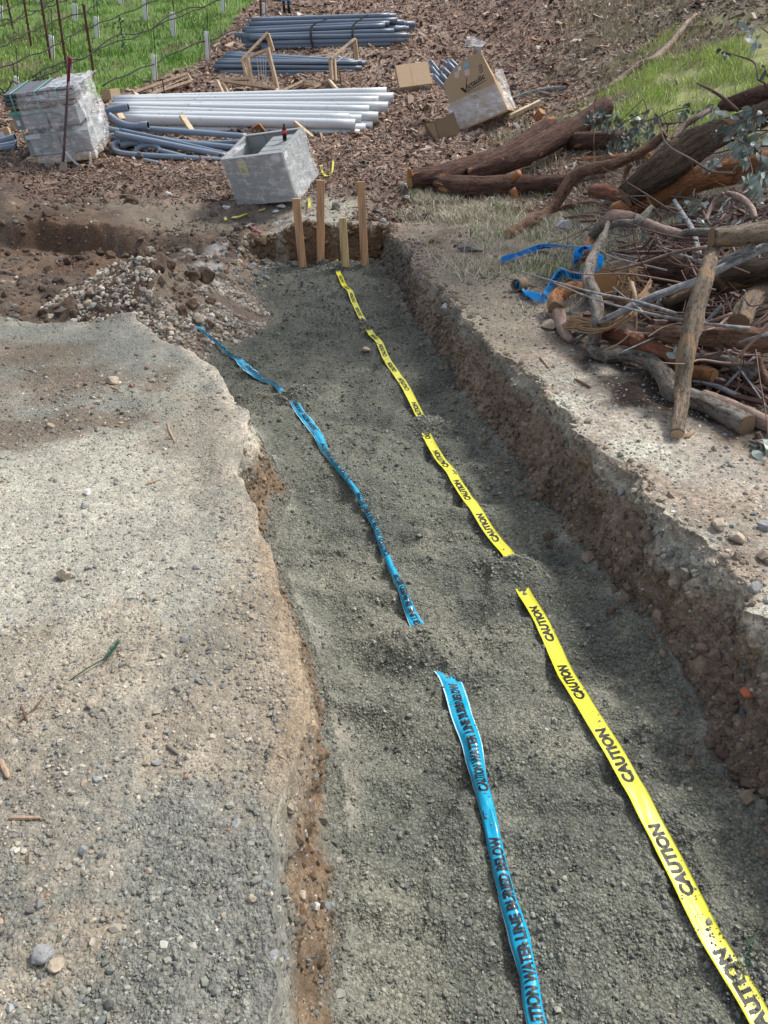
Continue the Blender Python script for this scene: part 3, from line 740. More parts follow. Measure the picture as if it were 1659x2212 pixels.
def pebbles():
    n = 42000
    y = .7 + 5.2 * rg.random(n) ** 1.7
    x = xL(y) - (.05 + rg.random(n) ** 1.1 * (.75 * y + .55)); s = np.clip(rg.lognormal(math.log(.0075), .48, n), .003, .032)
    P1 = pos(x, y); c1 = pick(PAL_P, n, [.2, .16, .13, .12, .13, .05, .1, .1, .01])
    C, G = soil(x, y); c1 = c1 * .72 + C * .28
    k = (G[:, 1] > .4); c1[k] = pick(PAL_G, int(k.sum())) * .86; s[k] *= .85
    m = 15000
    y = .9 + 6.5 * rg.random(m) ** 1.4
    x2 = xR(y) + .02 + rg.random(m) ** 1.2 * 1.7; s2 = np.clip(rg.lognormal(math.log(.009), .5, m), .004, .04)
    P2 = pos(x2, y); c2 = pick(PAL_P, m, [.2, .16, .14, .1, .12, .1, .1, .07, .01]) * np.where(y > 4.6, .62, .95)[:, None]  # farther pebbles dimmed to go with the painted path shade
    m = 5200
    y = .9 + 7.6 * rg.random(m) ** 1.3; w = rg.random(m); r = rg.random(m) < .72
    x3 = np.where(r, xR(y) * (1 - w) + xRb(y) * w, xL(y) * (1 - w) + xLb(y) * w); k = r | (y < 4.6)
    y, x3, r = y[k], x3[k], r[k]; m = len(y); s3 = np.clip(rg.lognormal(math.log(.011), .5, m), .005, .045)
    P3 = pos(x3, y); c3 = pick(PAL_P, m, [.14, .2, .1, .2, .16, .06, .12, .01, .01]) * .72
    m = 9000
    y = 5.2 + 5.6 * rg.random(m); x4 = rg.uniform(-5.6, .3, m); k = (x4 < xL(y)) | (y > 8.9); y, x4 = y[k], x4[k]; m = len(y); s4 = np.clip(rg.lognormal(math.log(.018), .55, m), .008, .08)
    P4 = pos(x4, y); c4 = pick(PAL_P, m, [.16, .2, .08, .2, .14, .06, .12, .03, .01]) * .7
    Pc, sc_, cc = [], [], []
    for u, v, r_, m in ((215, 850, .22, 150), (130, 830, .25, 170), (90, 905, .22, 150), (330, 870, .2, 80), (180, 905, .14, 110), (420, 840, .15, 60), (60, 790, .3, 120), (250, 1290, .12, 60), (600, 1900, .07, 70), (625, 2080, .06, 70), (560, 1420, .12, 60)):
        q = ghit(u, v); a = rg.normal(0, r_, (m, 2)); x5, y5 = q[0] + a[:, 0] * 1.4, q[1] + a[:, 1]; k = x5 < xL(y5) + .02; x5, y5 = x5[k], y5[k]
        Pc.append(pos(x5, y5)); sc_.append(np.clip(rg.lognormal(math.log(.012), .55, len(x5)), .005, .05) * (.7 if v > 1200 else 1)); C5, _ = soil(x5, y5); cc.append(np.where((rg.random(len(x5)) < .55)[:, None], C5 * .8, pick(PAL_P, len(x5)) * .9))
    x5, y5 = rg.uniform(-1.75, -1.05, 700), rg.uniform(7.1, 8.75, 700); k = x5 < xLb(y5) + .12; x5, y5 = x5[k], y5[k]; Pc.append(pos(x5, y5)); sc_.append(np.clip(rg.lognormal(math.log(.024), .5, len(x5)), .01, .08)); cc.append(pick(PAL_P, len(x5)) * .75)
    P = np.vstack([P1, P2, P3, P4] + Pc); s = np.concatenate([s, s2, s3, s4] + sc_); c = np.vstack([c1, c2, c3, c4] + cc)
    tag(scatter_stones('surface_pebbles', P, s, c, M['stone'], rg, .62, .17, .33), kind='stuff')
def clods():
    m = 5200
    y = .95 + 8 * rg.random(m) ** 1.2; w = rg.random(m) ** .8
    x = xR(y) * (1 - w) + xRb(y) * w + .05 * rg.normal(0, 1, m) * (w < .3)
    s = np.clip(rg.lognormal(math.log(.02), .5, m), .008, .075)
    y2 = 1.0 + 3.4 * rg.random(1300); w2 = rg.random(1300); x2 = xL(y2) * (1 - w2) + xLb(y2) * w2
    y3 = 5.5 + 5.0 * rg.random(9500); x3 = -1.6 - 4.4 * rg.random(9500); k = fbm(x3, y3, 1.3, 3, 131) > -.1; y3, x3 = y3[k], x3[k]
    y6 = 1 + 7.6 * rg.random(1300); x6 = xRb(y6) - .15 * rg.random(1300) ** 2 + .02
    y4 = 8.72 + .3 * rg.random(1500); x4 = -1.7 + 1.85 * rg.random(1500); x3 = np.concatenate([x3, x4]); y3 = np.concatenate([y3, y4])
    x = np.concatenate([x, x2, x3]); y = np.concatenate([y, y2, y3]); s = np.concatenate([s, np.clip(rg.lognormal(math.log(.014), .5, 1300), .006, .04), np.clip(rg.lognormal(math.log(.03), .6, len(x3)), .010, .13)])
    C6 = None
    m = 5200; y5 = 2.2 + 7.6 * rg.random(m); x5 = xR(y5) + .02 + 2.4 * rg.random(m) ** 1.3
    k = rg.random(m) < sstep(-.4, .4, fbm(x5, y5, 2.5, 3, 133)) * np.interp(y5, [2.2, 4.5, 6], [.25, .8, 1]); x5, y5 = x5[k], y5[k]
    x = np.concatenate([x, x5]); y = np.concatenate([y, y5]); s = np.concatenate([s, np.clip(rg.lognormal(math.log(.017), .55, len(x5)), .006, .07)])
    nb = len(x); x = np.concatenate([x, x6]); y = np.concatenate([y, y6]); s = np.concatenate([s, np.clip(rg.lognormal(math.log(.016), .6, 1300), .006, .07)])
    P = pos(x, y); C, _ = soil(x, y); C = C * (1 + rg.normal(0, .18, (len(x), 1)))
    C[nb:] = np.array((.185, .145, .108)) * (1 + rg.normal(0, .2, (len(x) - nb, 1)))
    tag(scatter_stones('soil_crumbs', P, s, np.clip(C, .01, .8), M['clod'], rg, .75, .2, .38), kind='stuff')
def heap():
    n = 9500
    a = rg.random(n) * 2 * np.pi; r = np.sqrt(rg.random(n)) * 1.02
    x = -1.98 + .95 * r * np.cos(a); y = 6.75 + .85 * r * np.sin(a)
    x = np.concatenate([x, rg.uniform(-1.95, -1.35, 700)]); y = np.concatenate([y, rg.uniform(5.5, 6.3, 700)]); n = len(x)
    s = np.clip(rg.lognormal(math.log(.026), .5, n), .010, .08)
    k = fbm(x, y, 2.2, 3, 141) > -.6 + .5 * ((x > -1.75) & (y > 6.6)); x, y, s = x[k], y[k], s[k]; n = len(x)
    c = pick(np.array([(.40, .36, .29), (.33, .29, .235), (.47, .43, .37), (.22, .18, .14), (.33, .265, .2), (.3, .285, .255)]), n, None, .22)
    tag(scatter_stones('gravel_heap', pos(x, y), s, c, M['stone'], rg, .65, .17, .34), kind='stuff')

def chip_mask(x, y):
    C, G = soil(x, y); return G[:, 2] * (1 - B_lime(x, y)) * (1 - m_vine(x, y))
def chips():
    n = 260000
    y = 9.3 + 28 * rg.random(n) ** 1.6; x = rg.uniform(-1, 1.35, n) * (.56 * y + .4) + .02 * y
    k = rg.random(n) < chip_mask(x, y); x, y = x[k], y[k]; n = len(x)
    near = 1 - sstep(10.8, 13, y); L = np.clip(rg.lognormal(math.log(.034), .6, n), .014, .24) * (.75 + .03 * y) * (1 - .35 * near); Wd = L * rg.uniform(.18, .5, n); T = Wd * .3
    U = np.array([(-1, -1, -1), (1, -1, -1), (1, 1, -1), (-1, 1, -1), (-1, -.8, 1), (1, -.7, 1), (.9, 1, 1), (-1, .8, 1)]) * .5
    Q = U[None] * np.stack([L, Wd, T], 1)[:, None, :]
    Q = np.einsum('nij,nvj->nvi', rot_mats(n, rg, 1.0), Q)
    P = pos(x, y); P[:, 2] += .015 + .02 * rg.random(n)
    V = (Q + P[:, None]).reshape(-1, 3)
    F0 = np.array([(4, 5, 6, 7), (0, 1, 5, 4), (1, 2, 6, 5), (2, 3, 7, 6), (3, 0, 4, 7)])
    F = (F0[None] + (np.arange(n) * 8)[:, None, None]).reshape(-1, 4)
    pal = np.array([(.29, .19, .14), (.22, .15, .115), (.36, .26, .2), (.40, .32, .255), (.13, .095, .08), (.46, .41, .36), (.34, .185, .10), (.34, .29, .26)])
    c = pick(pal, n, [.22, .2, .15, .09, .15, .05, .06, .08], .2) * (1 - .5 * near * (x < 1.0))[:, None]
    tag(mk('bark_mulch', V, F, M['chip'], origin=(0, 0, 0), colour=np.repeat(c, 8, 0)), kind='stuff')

def blades(name, x, y, h, w, c, lean=.45):
    n = len(x); P = pos(x, y); a = rg.uniform(0, 2 * np.pi, n); d = np.column_stack([np.cos(a), np.sin(a), np.zeros(n)])
    b = rg.uniform(0, 2 * np.pi, n); e = np.column_stack([np.cos(b), np.sin(b), np.zeros(n)]) * (h * np.abs(rg.normal(0, lean, n)))[:, None]
    up = np.array([0, 0, 1.0])
    V = np.stack([P - d * w[:, None] * .5, P + d * w[:, None] * .5,
                  P + e * .4 + up * h[:, None] * .6 + d * w[:, None] * .38, P + e * .4 + up * h[:, None] * .6 - d * w[:, None] * .38,
                  P + e + up * h[:, None] * .97], 1).reshape(-1, 3)
    b0 = np.arange(n) * 5
    F = [None]
    quad = np.column_stack([b0, b0 + 1, b0 + 2, b0 + 3]); tri = np.column_stack([b0 + 3, b0 + 2, b0 + 4, b0 + 4])
    tris = np.vstack([np.column_stack([b0, b0 + 1, b0 + 2]), np.column_stack([b0, b0 + 2, b0 + 3]), np.column_stack([b0 + 3, b0 + 2, b0 + 4])])
    return tag(mk(name, V, tris, M['grass'], origin=(0, 0, 0), colour=np.repeat(c, 5, 0)), kind='stuff')

def grasses():
    n = 230000
    y = 11 + 27 * rg.random(n) ** 1.35; x = rg.uniform(-1.15, .1, n) * (.56 * y + .5)
    tuft = sstep(-.35, .25, fbm(x, y, 1.4, 4, 151)); k = rg.random(n) < m_vine(x, y) * (.25 + .75 * tuft); x, y = x[k], y[k]; n = len(x)
    t = sstep(-.5, .6, fbm(x, y, .8, 4, 152))[:, None]
    c = np.array((.12, .25, .04)) * (1 - t) + np.array((.27, .42, .09)) * t; c = c * (1 + rg.normal(0, .28, (n, 1)))
    dry = (rg.random(n) < .05 + .3 * sstep(.1, .6, fbm(x, y, .6, 3, 158)))[:, None]; c = np.where(dry, np.array((.26, .26, .12)), c)
    blades('vineyard_grass', x, y, rg.uniform(.04, .14, n), rg.uniform(.010, .022, n), np.clip(c, .01, .6), .5)
    n = 160000
    y = 6.2 + 14 * rg.random(n); x = 1.6 + 8.5 * rg.random(n)
    f = sstep(-.5, .3, fbm(x, y, 1.6, 4, 153))
    k = rg.random(n) < np.maximum(B_lime(x, y) * f, (.08 + .4 * B_edge_pts(x, y)) * f * (B_edge_pts(x, y) > .05)); x, y = x[k], y[k]; n = len(x)
    lim = (rg.random(n) < B_lime(x, y) * .72)[:, None]
    c = np.where(lim, np.array((.40, .54, .12)), np.array((.36, .32, .22))) * (1 + rg.normal(0, .22, (n, 1)))
    blades('lime_grass', x, y, rg.uniform(.06, .2, n), rg.uniform(.006, .014, n), np.clip(c, .01, .7), .5)
    n = 120000
    y = 5.2 + 5.6 * rg.random(n); x = .0 + 4.2 * rg.random(n)
    f = sstep(-.3, .5, fbm(x, y, 2.1, 4, 154))
    k = (rg.random(n) < np.maximum(B_dry(x, y) * (.25 + .75 * f), .10 * f * (y > 5))) & (x > xR(y) + .12); x, y = x[k], y[k]; n = len(x)
    gr = (rg.random(n) < .06 + .5 * sstep(.25, .7, fbm(x, y, 1.5, 3, 155)))[:, None]
    c = np.where(gr, np.array((.13, .2, .045)), np.array((.50, .455, .345))) * (1 + rg.normal(0, .25, (n, 1)))
    blades('dry_grass', x, y, rg.uniform(.03, .12, n), rg.uniform(.004, .008, n), np.clip(c, .01, .7), 1.1)

gravel(); pebbles(); clods(); heap(); chips(); grasses()
# ---------------------------------------------------------------- writing as mesh
def text_mesh(body, bold=.03, shear=0.0, cuts=(.12, .12)):
    """flat letters; returns verts (x 0..len, y 0..1 cap height), faces, aspect"""
    cu = bpy.data.curves.new('lettering', 'FONT'); cu.body = body; cu.offset = bold; cu.shear = shear; cu.size = 1; cu.resolution_u = 3
    ob = bpy.data.objects.new('lettering', cu); COL.objects.link(ob)
    dg = bpy.context.evaluated_depsgraph_get(); me = bpy.data.meshes.new_from_object(ob.evaluated_get(dg))
    bm = bmesh.new(); bm.from_mesh(me)
    bpy.data.objects.remove(ob, do_unlink=True); bpy.data.curves.remove(cu); bpy.data.meshes.remove(me)
    xs = [v.co.x for v in bm.verts]; ys = [v.co.y for v in bm.verts]
    x0, x1, y0, y1 = min(xs), max(xs), min(ys), max(ys)
    for v in bm.verts: v.co = Vector(((v.co.x - x0) / (y1 - y0), (v.co.y - y0) / (y1 - y0), 0))
    L = (x1 - x0) / (y1 - y0)
    for ax, top, step in ((0, L, cuts[0]), (1, 1.0, cuts[1])):
        k = step
        while k < top - 1e-4:
            co = Vector((k if ax == 0 else 0, k if ax == 1 else 0, 0)); no = Vector((1 if ax == 0 else 0, 1 if ax == 1 else 0, 0))
            bmesh.ops.bisect_plane(bm, geom=list(bm.verts) + list(bm.edges) + list(bm.faces), plane_co=co, plane_no=no)
            k += step
    bm.verts.index_update()
    V = np.array([v.co[:] for v in bm.verts]); F = [[v.index for v in f.verts] for f in bm.faces]; bm.free()
    return V, F, L

def flat_text(mb, body, o, ax, ay, h, m, bold=.03, shear=0.0, squeeze=1.0):
    V, F, L = text_mesh(body, bold, shear, (9, 9))
    mb.add(np.asarray(o) + V[:, :1] * ax * h * squeeze + V[:, 1:2] * ay * h, F, m)
    return L * h * squeeze

# ---------------------------------------------------------------- vineyard
def vineyard():
    tubes = [(490, 20, 140, 'by the tall rusty posts, high on the slope'), (630, 105, 245, 'right of the row of rusty posts'), (340, 228, 385, 'between the second and third rusty posts'), (460, 375, 510, 'just behind the wrapped stack'),
             (112, 512, 615, 'left of the wrapped stack'), (945, -10, 130, 'under the upper double hose'), (1125, 75, 240, 'beside the double hose halfway up'), (1005, 350, 520, 'behind the wooden frame by the mulch'),
             (1347, 200, 380, 'left of the lower grey pipe bundle'), (1447, -12, 90, 'at the mulch edge near the top'), (785, -30, 25, 'at the top edge of the photo'), (1712, 45, 112, 'above the far grey pipe bundle'), (5, 65, 130, 'at the left edge of the photo'), (255, -25, 22, 'behind the third rusty post')]
    for x, y0, y1, where in tubes:
        p = ghit(*K1(x, y1)); q = aty(*K1(x - (y1 - y0) * .06, y0), p[1])
        h = max(.3, q[2] - p[2]); d = depth(p); r = 15 / 3 / FPX * d
        ax = unit(q - p); t = empty('grow_tube', p, label='white grow tube on a thin stake ' + where, cat='grow tube', group='white grow tubes in the vineyard')
        P = np.linspace(p - ax * .03, p + ax * h, 7); mb = MB()
        V, F = tube(P, r, 10, .05, int(x), False); mb.add(V, F, 0); V2, F2 = tube(P, r * .93, 10, .05, int(x), False); mb.add(V2, [f[::-1] for f in F2], 0)
        n = 10; mb.F += [[6 * n + j, 6 * n + (j + 1) % n, 7 * n + 6 * n + (j + 1) % n, 7 * n + 6 * n + j] for j in range(n)]; mb.M += [0] * n
        mb.build('tube', M['tubew'], t, smooth=True)
        sx = np.array([r * .9, -r * .55, 0]); V, F = tube(np.linspace(p + sx - ax * .05, p + sx + ax * (h + .35 + .2 * random.random()), 4), .007 + .002 * (d > 18), 6)
        mk('stake', V, F, M['rebar'], t)
    for i, (xa, ya, xb, yb, w) in enumerate([(38, -40, 85, 190, 'leftmost of'), (148, -40, 205, 310, 'second from the left of'), (262, -30, 330, 400, 'third from the left of'), (365, -30, 432, 440, 'behind the shovel, fourth of'), (540, 28, 612, 500, 'rightmost of'), (1686, -40, 1690, 112, 'above the pipe bundles, apart from')]):
        p = ghit(*K1(xb, yb)); q = aty(*K1(xa, ya), p[1]); ax = unit(q - p); L = np.linalg.norm(q - p)
        if ya < 0: L = max(L, 1.9); q = p + ax * L
        t = empty('trellis_post', p, label='tall rusty steel trellis post, ' + w + ' the rusty posts', cat='post', group='rusty trellis posts')
        mb = MB(); V, F = beam(p - ax * .1, q, .045, .03, (0, 1, 0), .004); mb.add(V, F); V, F = beam(p - ax * .1 + np.array([0, -.02, 0]), q + np.array([0, -.02, 0]), .012, .02, (0, 1, 0), .001); mb.add(V, F)
        mb.build('post', M['rust'], t)
        for k in np.arange(.45, L, .36):
            c = p + ax * k; V, F = beam(c + np.array([-.045, -.02, .012]), c + np.array([.045, -.02, -.012]), .014, .02, (0, 0, 1), .001); mk('wire_clip', V, F, M['rust'], t)
    for xa, ya, xb, yb, w in [(770, 95, 810, 350, 'between the two hoses, with a young vine'), (605, -5, 620, 120, 'above the right rusty post'), (1113, -10, 1130, 80, 'above the white tube halfway up'), (82, 400, 98, 520, 'left of the wrapped stack')]:
        p = ghit(*K1(xb, yb)); q = aty(*K1(xa, ya), p[1])
        V, F = tube(np.linspace(p - (q - p) * .05, q, 4), .009, 6)
        o = tag(mk('vine_stake', V, F, M['rebar'], origin=p), 'thin dark vine stake ' + w, 'stake', 'thin vine stakes')
        if xa == 770:
            x, y, h = [], [], []
            V, F = leaves([p + (q - p) * a + np.array([random.uniform(-.1, .1), random.uniform(-.1, .1), 0]) for a in np.linspace(.2, .95, 26)], .08, 5)
            mk('leaves', V, F, M['leaf_green'], o)
    hoses = [('lowest hose, ending at the pipe bundles', [(665, 557), (800, 490), (1000, 410), (1200, 310), (1400, 245), (1610, 155), (1720, 85), (1850, 30), (2020, 45)], .3, 1),
             ('double hose running just above the wrapped stack', [(215, 525), (400, 440), (600, 345), (700, 285), (850, 250), (950, 200), (1100, 130), (1250, 75), (1420, 0), (1500, -30)], .45, 2),
             ('hose crossing the rusty posts at mid height', [(-40, 460), (0, 445), (200, 360), (330, 310), (500, 210), (700, 130), (850, 70), (1010, 0), (1060, -25)], .45, 1),
             ('hose crossing the rusty posts near their tops', [(-40, 325), (0, 310), (200, 205), (400, 120), (550, 80), (650, 0), (690, -30)], .45, 1),
             ('double hose in the top left corner', [(-40, 178), (0, 168), (120, 125), (250, 70), (430, 0), (470, -20)], .45, 2),
             ('hose left of the wrapped stack', [(-40, 620), (0, 607), (90, 575), (190, 545), (300, 500)], .35, 2), ('short hose near the left edge', [(-40, 815), (0, 806), (70, 785), (140, 770)], .12, 1),
             ('highest hose at the left corner', [(-40, 90), (0, 80), (90, 40), (170, -10)], .45, 1)]
    for w, P, h, nn in hoses:
        W_ = np.array([ghit(*K1(x, y), h=h) for x, y in P]); mb = MB()
        for k in range(nn):
            Q = resample(W_, 40); Q[:, 2] += k * .05 * (1 + np.sin(np.arange(40) * .5)) + .015 * np.sin(np.arange(40) * 1.3); V, F = tube(Q, .0115, 6); mb.add(V, F)
        tag(mb.build('drip_hose', M['black'], smooth=True), 'black irrigation line, the ' + w, 'hose', 'black drip lines')

def leaves(P, size, seed, n_side=6, droop=.9):
    """leaf blades at points: returns V, F"""
    r_ = np.random.default_rng(seed); V = []; F = []
    sh = np.array([(0, 0), (.22, .28), (.3, .55), (.18, .85), (0, 1.05), (-.18, .85), (-.3, .55), (-.22, .28)])
    for p in P:
        s = size * r_.uniform(.7, 1.25); d = unit(r_.normal(0, 1, 3) + np.array([0, 0, -droop])); u = unit(np.cross(d, r_.normal(0, 1, 3))); nrm = np.cross(d, u)
        q = np.asarray(p) + sh[:, :1] * u * s * .95 + sh[:, 1:] * d * s + nrm * (np.abs(sh[:, :1]) * .3 * s - sh[:, 1:] ** 2 * .15 * s)
        c = len(V) * 8; V.append(q); F += [[c, c + 1, c + 7], [c + 1, c + 2, c + 6, c + 7], [c + 2, c + 3, c + 5, c + 6], [c + 3, c + 4, c + 5]]
    return np.vstack(V), F

# ---------------------------------------------------------------- pipes
NTH = ['first', 'second', 'third', 'fourth', 'fifth', 'sixth', 'seventh', 'eighth', 'ninth', 'tenth', 'eleventh', 'twelfth', 'thirteenth', 'fourteenth', 'fifteenth', 'sixteenth', 'seventeenth', 'eighteenth']
def pipe(name, a, b, r, mats, label, group, bell=0, bell_end=1, sag=0.0, cat='pipe', n=16, wall=.14, mid=None):
    P = np.linspace(a, b, 12) if mid is None else resample(np.vstack([a, mid, b]), 22)
    P = P.copy(); t = np.linspace(0, 1, len(P)); P[:, 2] -= sag * 4 * t * (1 - t)
    mb = pipe_mesh(P, r, wall, n, bell, bell_end)
    return tag(mb.build(name, mats, smooth=True), label, cat, group)

def bundles():
    # far bundle of grey pipes
    y0 = ghit(*K2(800, 322))[1] + .10
    rows = [(450, 306, 1290, 285, 0), (500, 280, 1380, 258, 0), (345, 292, 1250, 268, .10), (372, 246, 1410, 229, .02), (275, 228, 1180, 215, .3), (325, 236, 1308, 200, .06), (320, 262, 1405, 184, .34), (350, 207, 1250, 166, .12), (335, 268, 1385, 182, .22), (325, 190, 1280, 150, .2),
            (360, 178, 1350, 180, .3), (370, 157, 1330, 130, .26), (372, 150, 1372, 144, .36), (385, 131, 1280, 100, .34), (400, 138, 1445, 156, .48), (430, 132, 1390, 152, .42), (440, 126, 1322, 102, .46), (420, 180, 1440, 182, .5)]
    o = sorted(rows, key=lambda q: q[1] + q[3])
    for i, (x1, y1, x2, y2, dy) in enumerate(o):
        y = y0 + dy * .9; a, b = aty(*K2(x1, y1), y - .05), aty(*K2(x2, y2), y + .1)
        pipe('grey_pipe', a, b, 14.5 / 3 / FPX * depth(a), [M['pvc_grey'], M['bore']], f'dark grey pipe, {NTH[i]} from the top in the far bundle', 'grey pipes in the far bundle', .12, i % 2)
    for x, yy, w in [((870, 780, 770, 785), (128, 170, 240, 310), 'left'), ((1140, 1050, 1040, 1042), (98, 160, 220, 250), 'right')]:
        P = np.array([aty(*K2(a, b - 3), y0 - .12 + .12 * max(0, (230 - b) / 60)) for a, b in zip(x, yy)]); Q = resample(P, 18)
        V, F = [], []
        d = np.array([.025, 0, 0]); V = np.vstack([Q - d, Q + d, Q - d + np.array([0, .01, -.004]), Q + d + np.array([0, .01, -.004])]); n = len(Q)
        F = [[i, i + 1, n + i + 1, n + i] for i in range(n - 1)] + [[2 * n + i, 3 * n + i, 3 * n + i + 1, 2 * n + i + 1] for i in range(n - 1)] + [[i, 2 * n + i, 2 * n + i + 1, i + 1] for i in range(n - 1)] + [[n + i, n + i + 1, 3 * n + i + 1, 3 * n + i] for i in range(n - 1)]
        tag(mk('strap', V, F, M['tie']), f'{w} black strap round the far grey pipe bundle', 'strap', 'straps round the far bundle')
    # nearer bundle
    y0 = ghit(*K2(640, 505))[1] + .08
    rows = [(152, 490, 1085, 488, 0), (180, 468, 1055, 464, .02), (135, 428, 1100, 440, .06), (150, 405, 1075, 406, .1), (145, 448, 1090, 452, .16), (170, 390, 1100, 402, .2), (180, 478, 1060, 476, .2), (195, 376, 1125, 410, .3), (205, 362, 1080, 410, .3), (215, 350, 1060, 396, .4), (240, 343, 1105, 398, .44), (230, 356, 1130, 404, .5), (165, 415, 1110, 432, .3), (190, 395, 1128, 408, .56)]
    for i, (x1, y1, x2, y2, dy) in enumerate(sorted(rows, key=lambda q: q[1] + q[3])):
        y = y0 + dy * .8; a, b = aty(*K2(x1, y1), y - .05), aty(*K2(x2, y2), y + .08)
        pipe('grey_pipe', a, b, 11.5 / 3 / FPX * depth(a), [M['pvc_grey'], M['bore']], f'slim dark grey pipe, {NTH[i]} from the top in the nearer bundle', 'grey pipes in the nearer bundle', .10, i % 2)
    # white pipes
    y0 = ghit(*K2(560, 885))[1] + .10
    rows = [(-380, 840, 1088, 870, 30, 0, 'g'), (-260, 820, 1128, 834, 30, .12, 'w'), (-445, 785, 1172, 815, 29, .30, 'w'), (-440, 772, 1060, 806, 31, -.02, 'w'), (-470, 745, 1020, 762, 24, .22, 'w'), (-450, 730, 1100, 770, 24, .3, 'w'), (-465, 715, 1208, 756, 29, .38, 'w'), (-520, 690, 1150, 712, 26, .5, 'w'), (-490, 690, 1272, 692, 30, .62, 'w'), (-500, 668, 1210, 650, 26, .8, 'w'), (-495, 655, 1306, 632, 29, .86, 'w'), (-505, 645, 1262, 594, 26, 1.05, 'w')]
    for i, (x1, y1, x2, y2, hw, dy, k) in enumerate(sorted(rows, key=lambda q: q[3])):
        y = y0 + dy * .62; a, b = aty(*K2(x1, y1), y + .35), aty(*K2(x2, y2), y)
        pipe('white_pipe' if k == 'w' else 'grey_pipe', a, b, hw / 3 / FPX * depth(b), [M['pvc_white'], M['bore_white']],
             (f'large white plastic pipe whose open right end is {NTH[i]} from the top of the pile' if k == 'w' else 'pale grey pipe lowest on the white pipe pile, behind the open crate'), 'large white pipes', wall=.16, n=20)
    # loose bent conduits
    mats = [M['pvc_blue'], M['bore']]
    y0 = ghit(*K1(1000, 1055))[1]
    def ap(x, y, dy): return aty(*K1(x, y), y0 + dy)
    cons = [((755, 822), [(1180, 852)], (1600, 884), .55, 18, 'the top conduit of the loose heap'), ((690, 832), [(1060, 905)], (1560, 960), .36, 17, 'crossing conduit behind the top of the loose heap'), ((776, 838), [(1130, 915)], (1500, 1000), .30, 10, 'thin conduit between two thick ones in the loose heap'),
            ((748, 866), [(1090, 935)], (1470, 1012), .22, 19, 'thick conduit slanting down in front of the loose heap'), ((718, 900), [(1100, 950)], (1545, 962), .45, 17, 'low back conduit of the loose heap'), ((730, 885), [(1200, 925)], (1660, 920), .6, 15, 'hidden back conduit of the loose heap'), ((1040, 975), [(1180, 1010)], (1330, 1052), .1, 14, 'conduit lying behind the hooked one')]
    for a, mid, b, dy, hw, w in cons:
        A, B = ap(*a, dy), ap(*b, dy); m = np.array([ap(*q, dy) for q in mid])
        pipe('conduit', A, B, hw / 3 / FPX * depth(A), mats, 'blue grey conduit, ' + w, 'loose blue grey conduits', mid=m)
    def bend(P, hw, w, bell=0, be=1):
        Q = resample(np.array([ap(x, y, dy) for x, y, dy in P]), 40); mb = pipe_mesh(Q, hw / 3 / FPX * depth(Q[0]), .14, 16, bell, be)
        tag(mb.build('conduit', mats, smooth=True), 'blue grey conduit, ' + w, 'conduit' if False else 'pipe', 'loose blue grey conduits')
    bend([(772, 925, .3), (742, 930, .22), (735, 960, .16), (765, 985, .1), (850, 1000, .06), (1000, 1010, .05), (1200, 1022, .04), (1450, 1040, .02)], 17, 'hooked at its left end, frontmost of the heap')
    bend([(872, 1000, .16), (890, 965, .2), (930, 945, .24), (985, 940, .24), (1025, 955, .2), (1042, 990, .14)], 17, 'bent to a half loop standing up in front')
    bend([(785, 945, .26), (850, 926, .28), (910, 940, .3), (960, 985, .3)], 20, 'short elbow with a cut left end')
    bend([(705, 745, .5), (770, 790, .48), (850, 815, .46), (960, 812, .42)], 20, 'elbow flaring to an open right end', .25)
    bend([(690, 722, .7), (760, 706, .7), (832, 695, .7)], 24, 'short thick stub with open end beside the white pipes')
    bend([(930, 1038, -.06), (1020, 1055, -.08), (1116, 1074, -.1)], 13, 'short cut piece alone on the mulch')
    y0 = ghit(*K1(60, 985))[1]
    bend([(-120, 952, .3), (0, 918, .35), (98, 888, .35)], 22, 'uppermost at the left edge beside the wrapped stack'); bend([(-120, 952, .1), (0, 945, .15), (108, 925, .2)], 15, 'middle one at the left edge'); bend([(-120, 985, 0), (0, 968, 0), (106, 952, .05)], 20, 'lowest at the left edge')
    for x, y, xa, ya, w in [(1200, 840, 1265, 850, 'between pipes and heap'), (1158, 750, 1265, 850, 'on the white pipes left of the crate')][1:]:
        p, q = aty(*K1(x + 20, y), ghit(*K2(560, 885))[1] + .1), aty(*K1(xa - 15, ya + 8), ghit(*K2(560, 885))[1] - .05)
        V, F = beam(p, q, .1, .04); tag(mk('spacer_board', V, F, M['lum3']), 'short board leaning on the white pipes left of the open crate', 'board', 'boards against the white pipes')
    for a, b, w in [(K2(668, 790), K2(790, 895), 'right behind the open crate'), (K1(752, 705), K1(795, 775), 'at the left end beside the wrapped stack')]:
        yy = ghit(*K2(560, 885))[1] + .08
        V, F = beam(aty(*a, yy + .02), aty(*b, yy - .12), .1, .04); tag(mk('spacer_board', V, F, M['lum3']), 'short board leaning on the white pipes ' + w, 'board', 'boards against the white pipes')

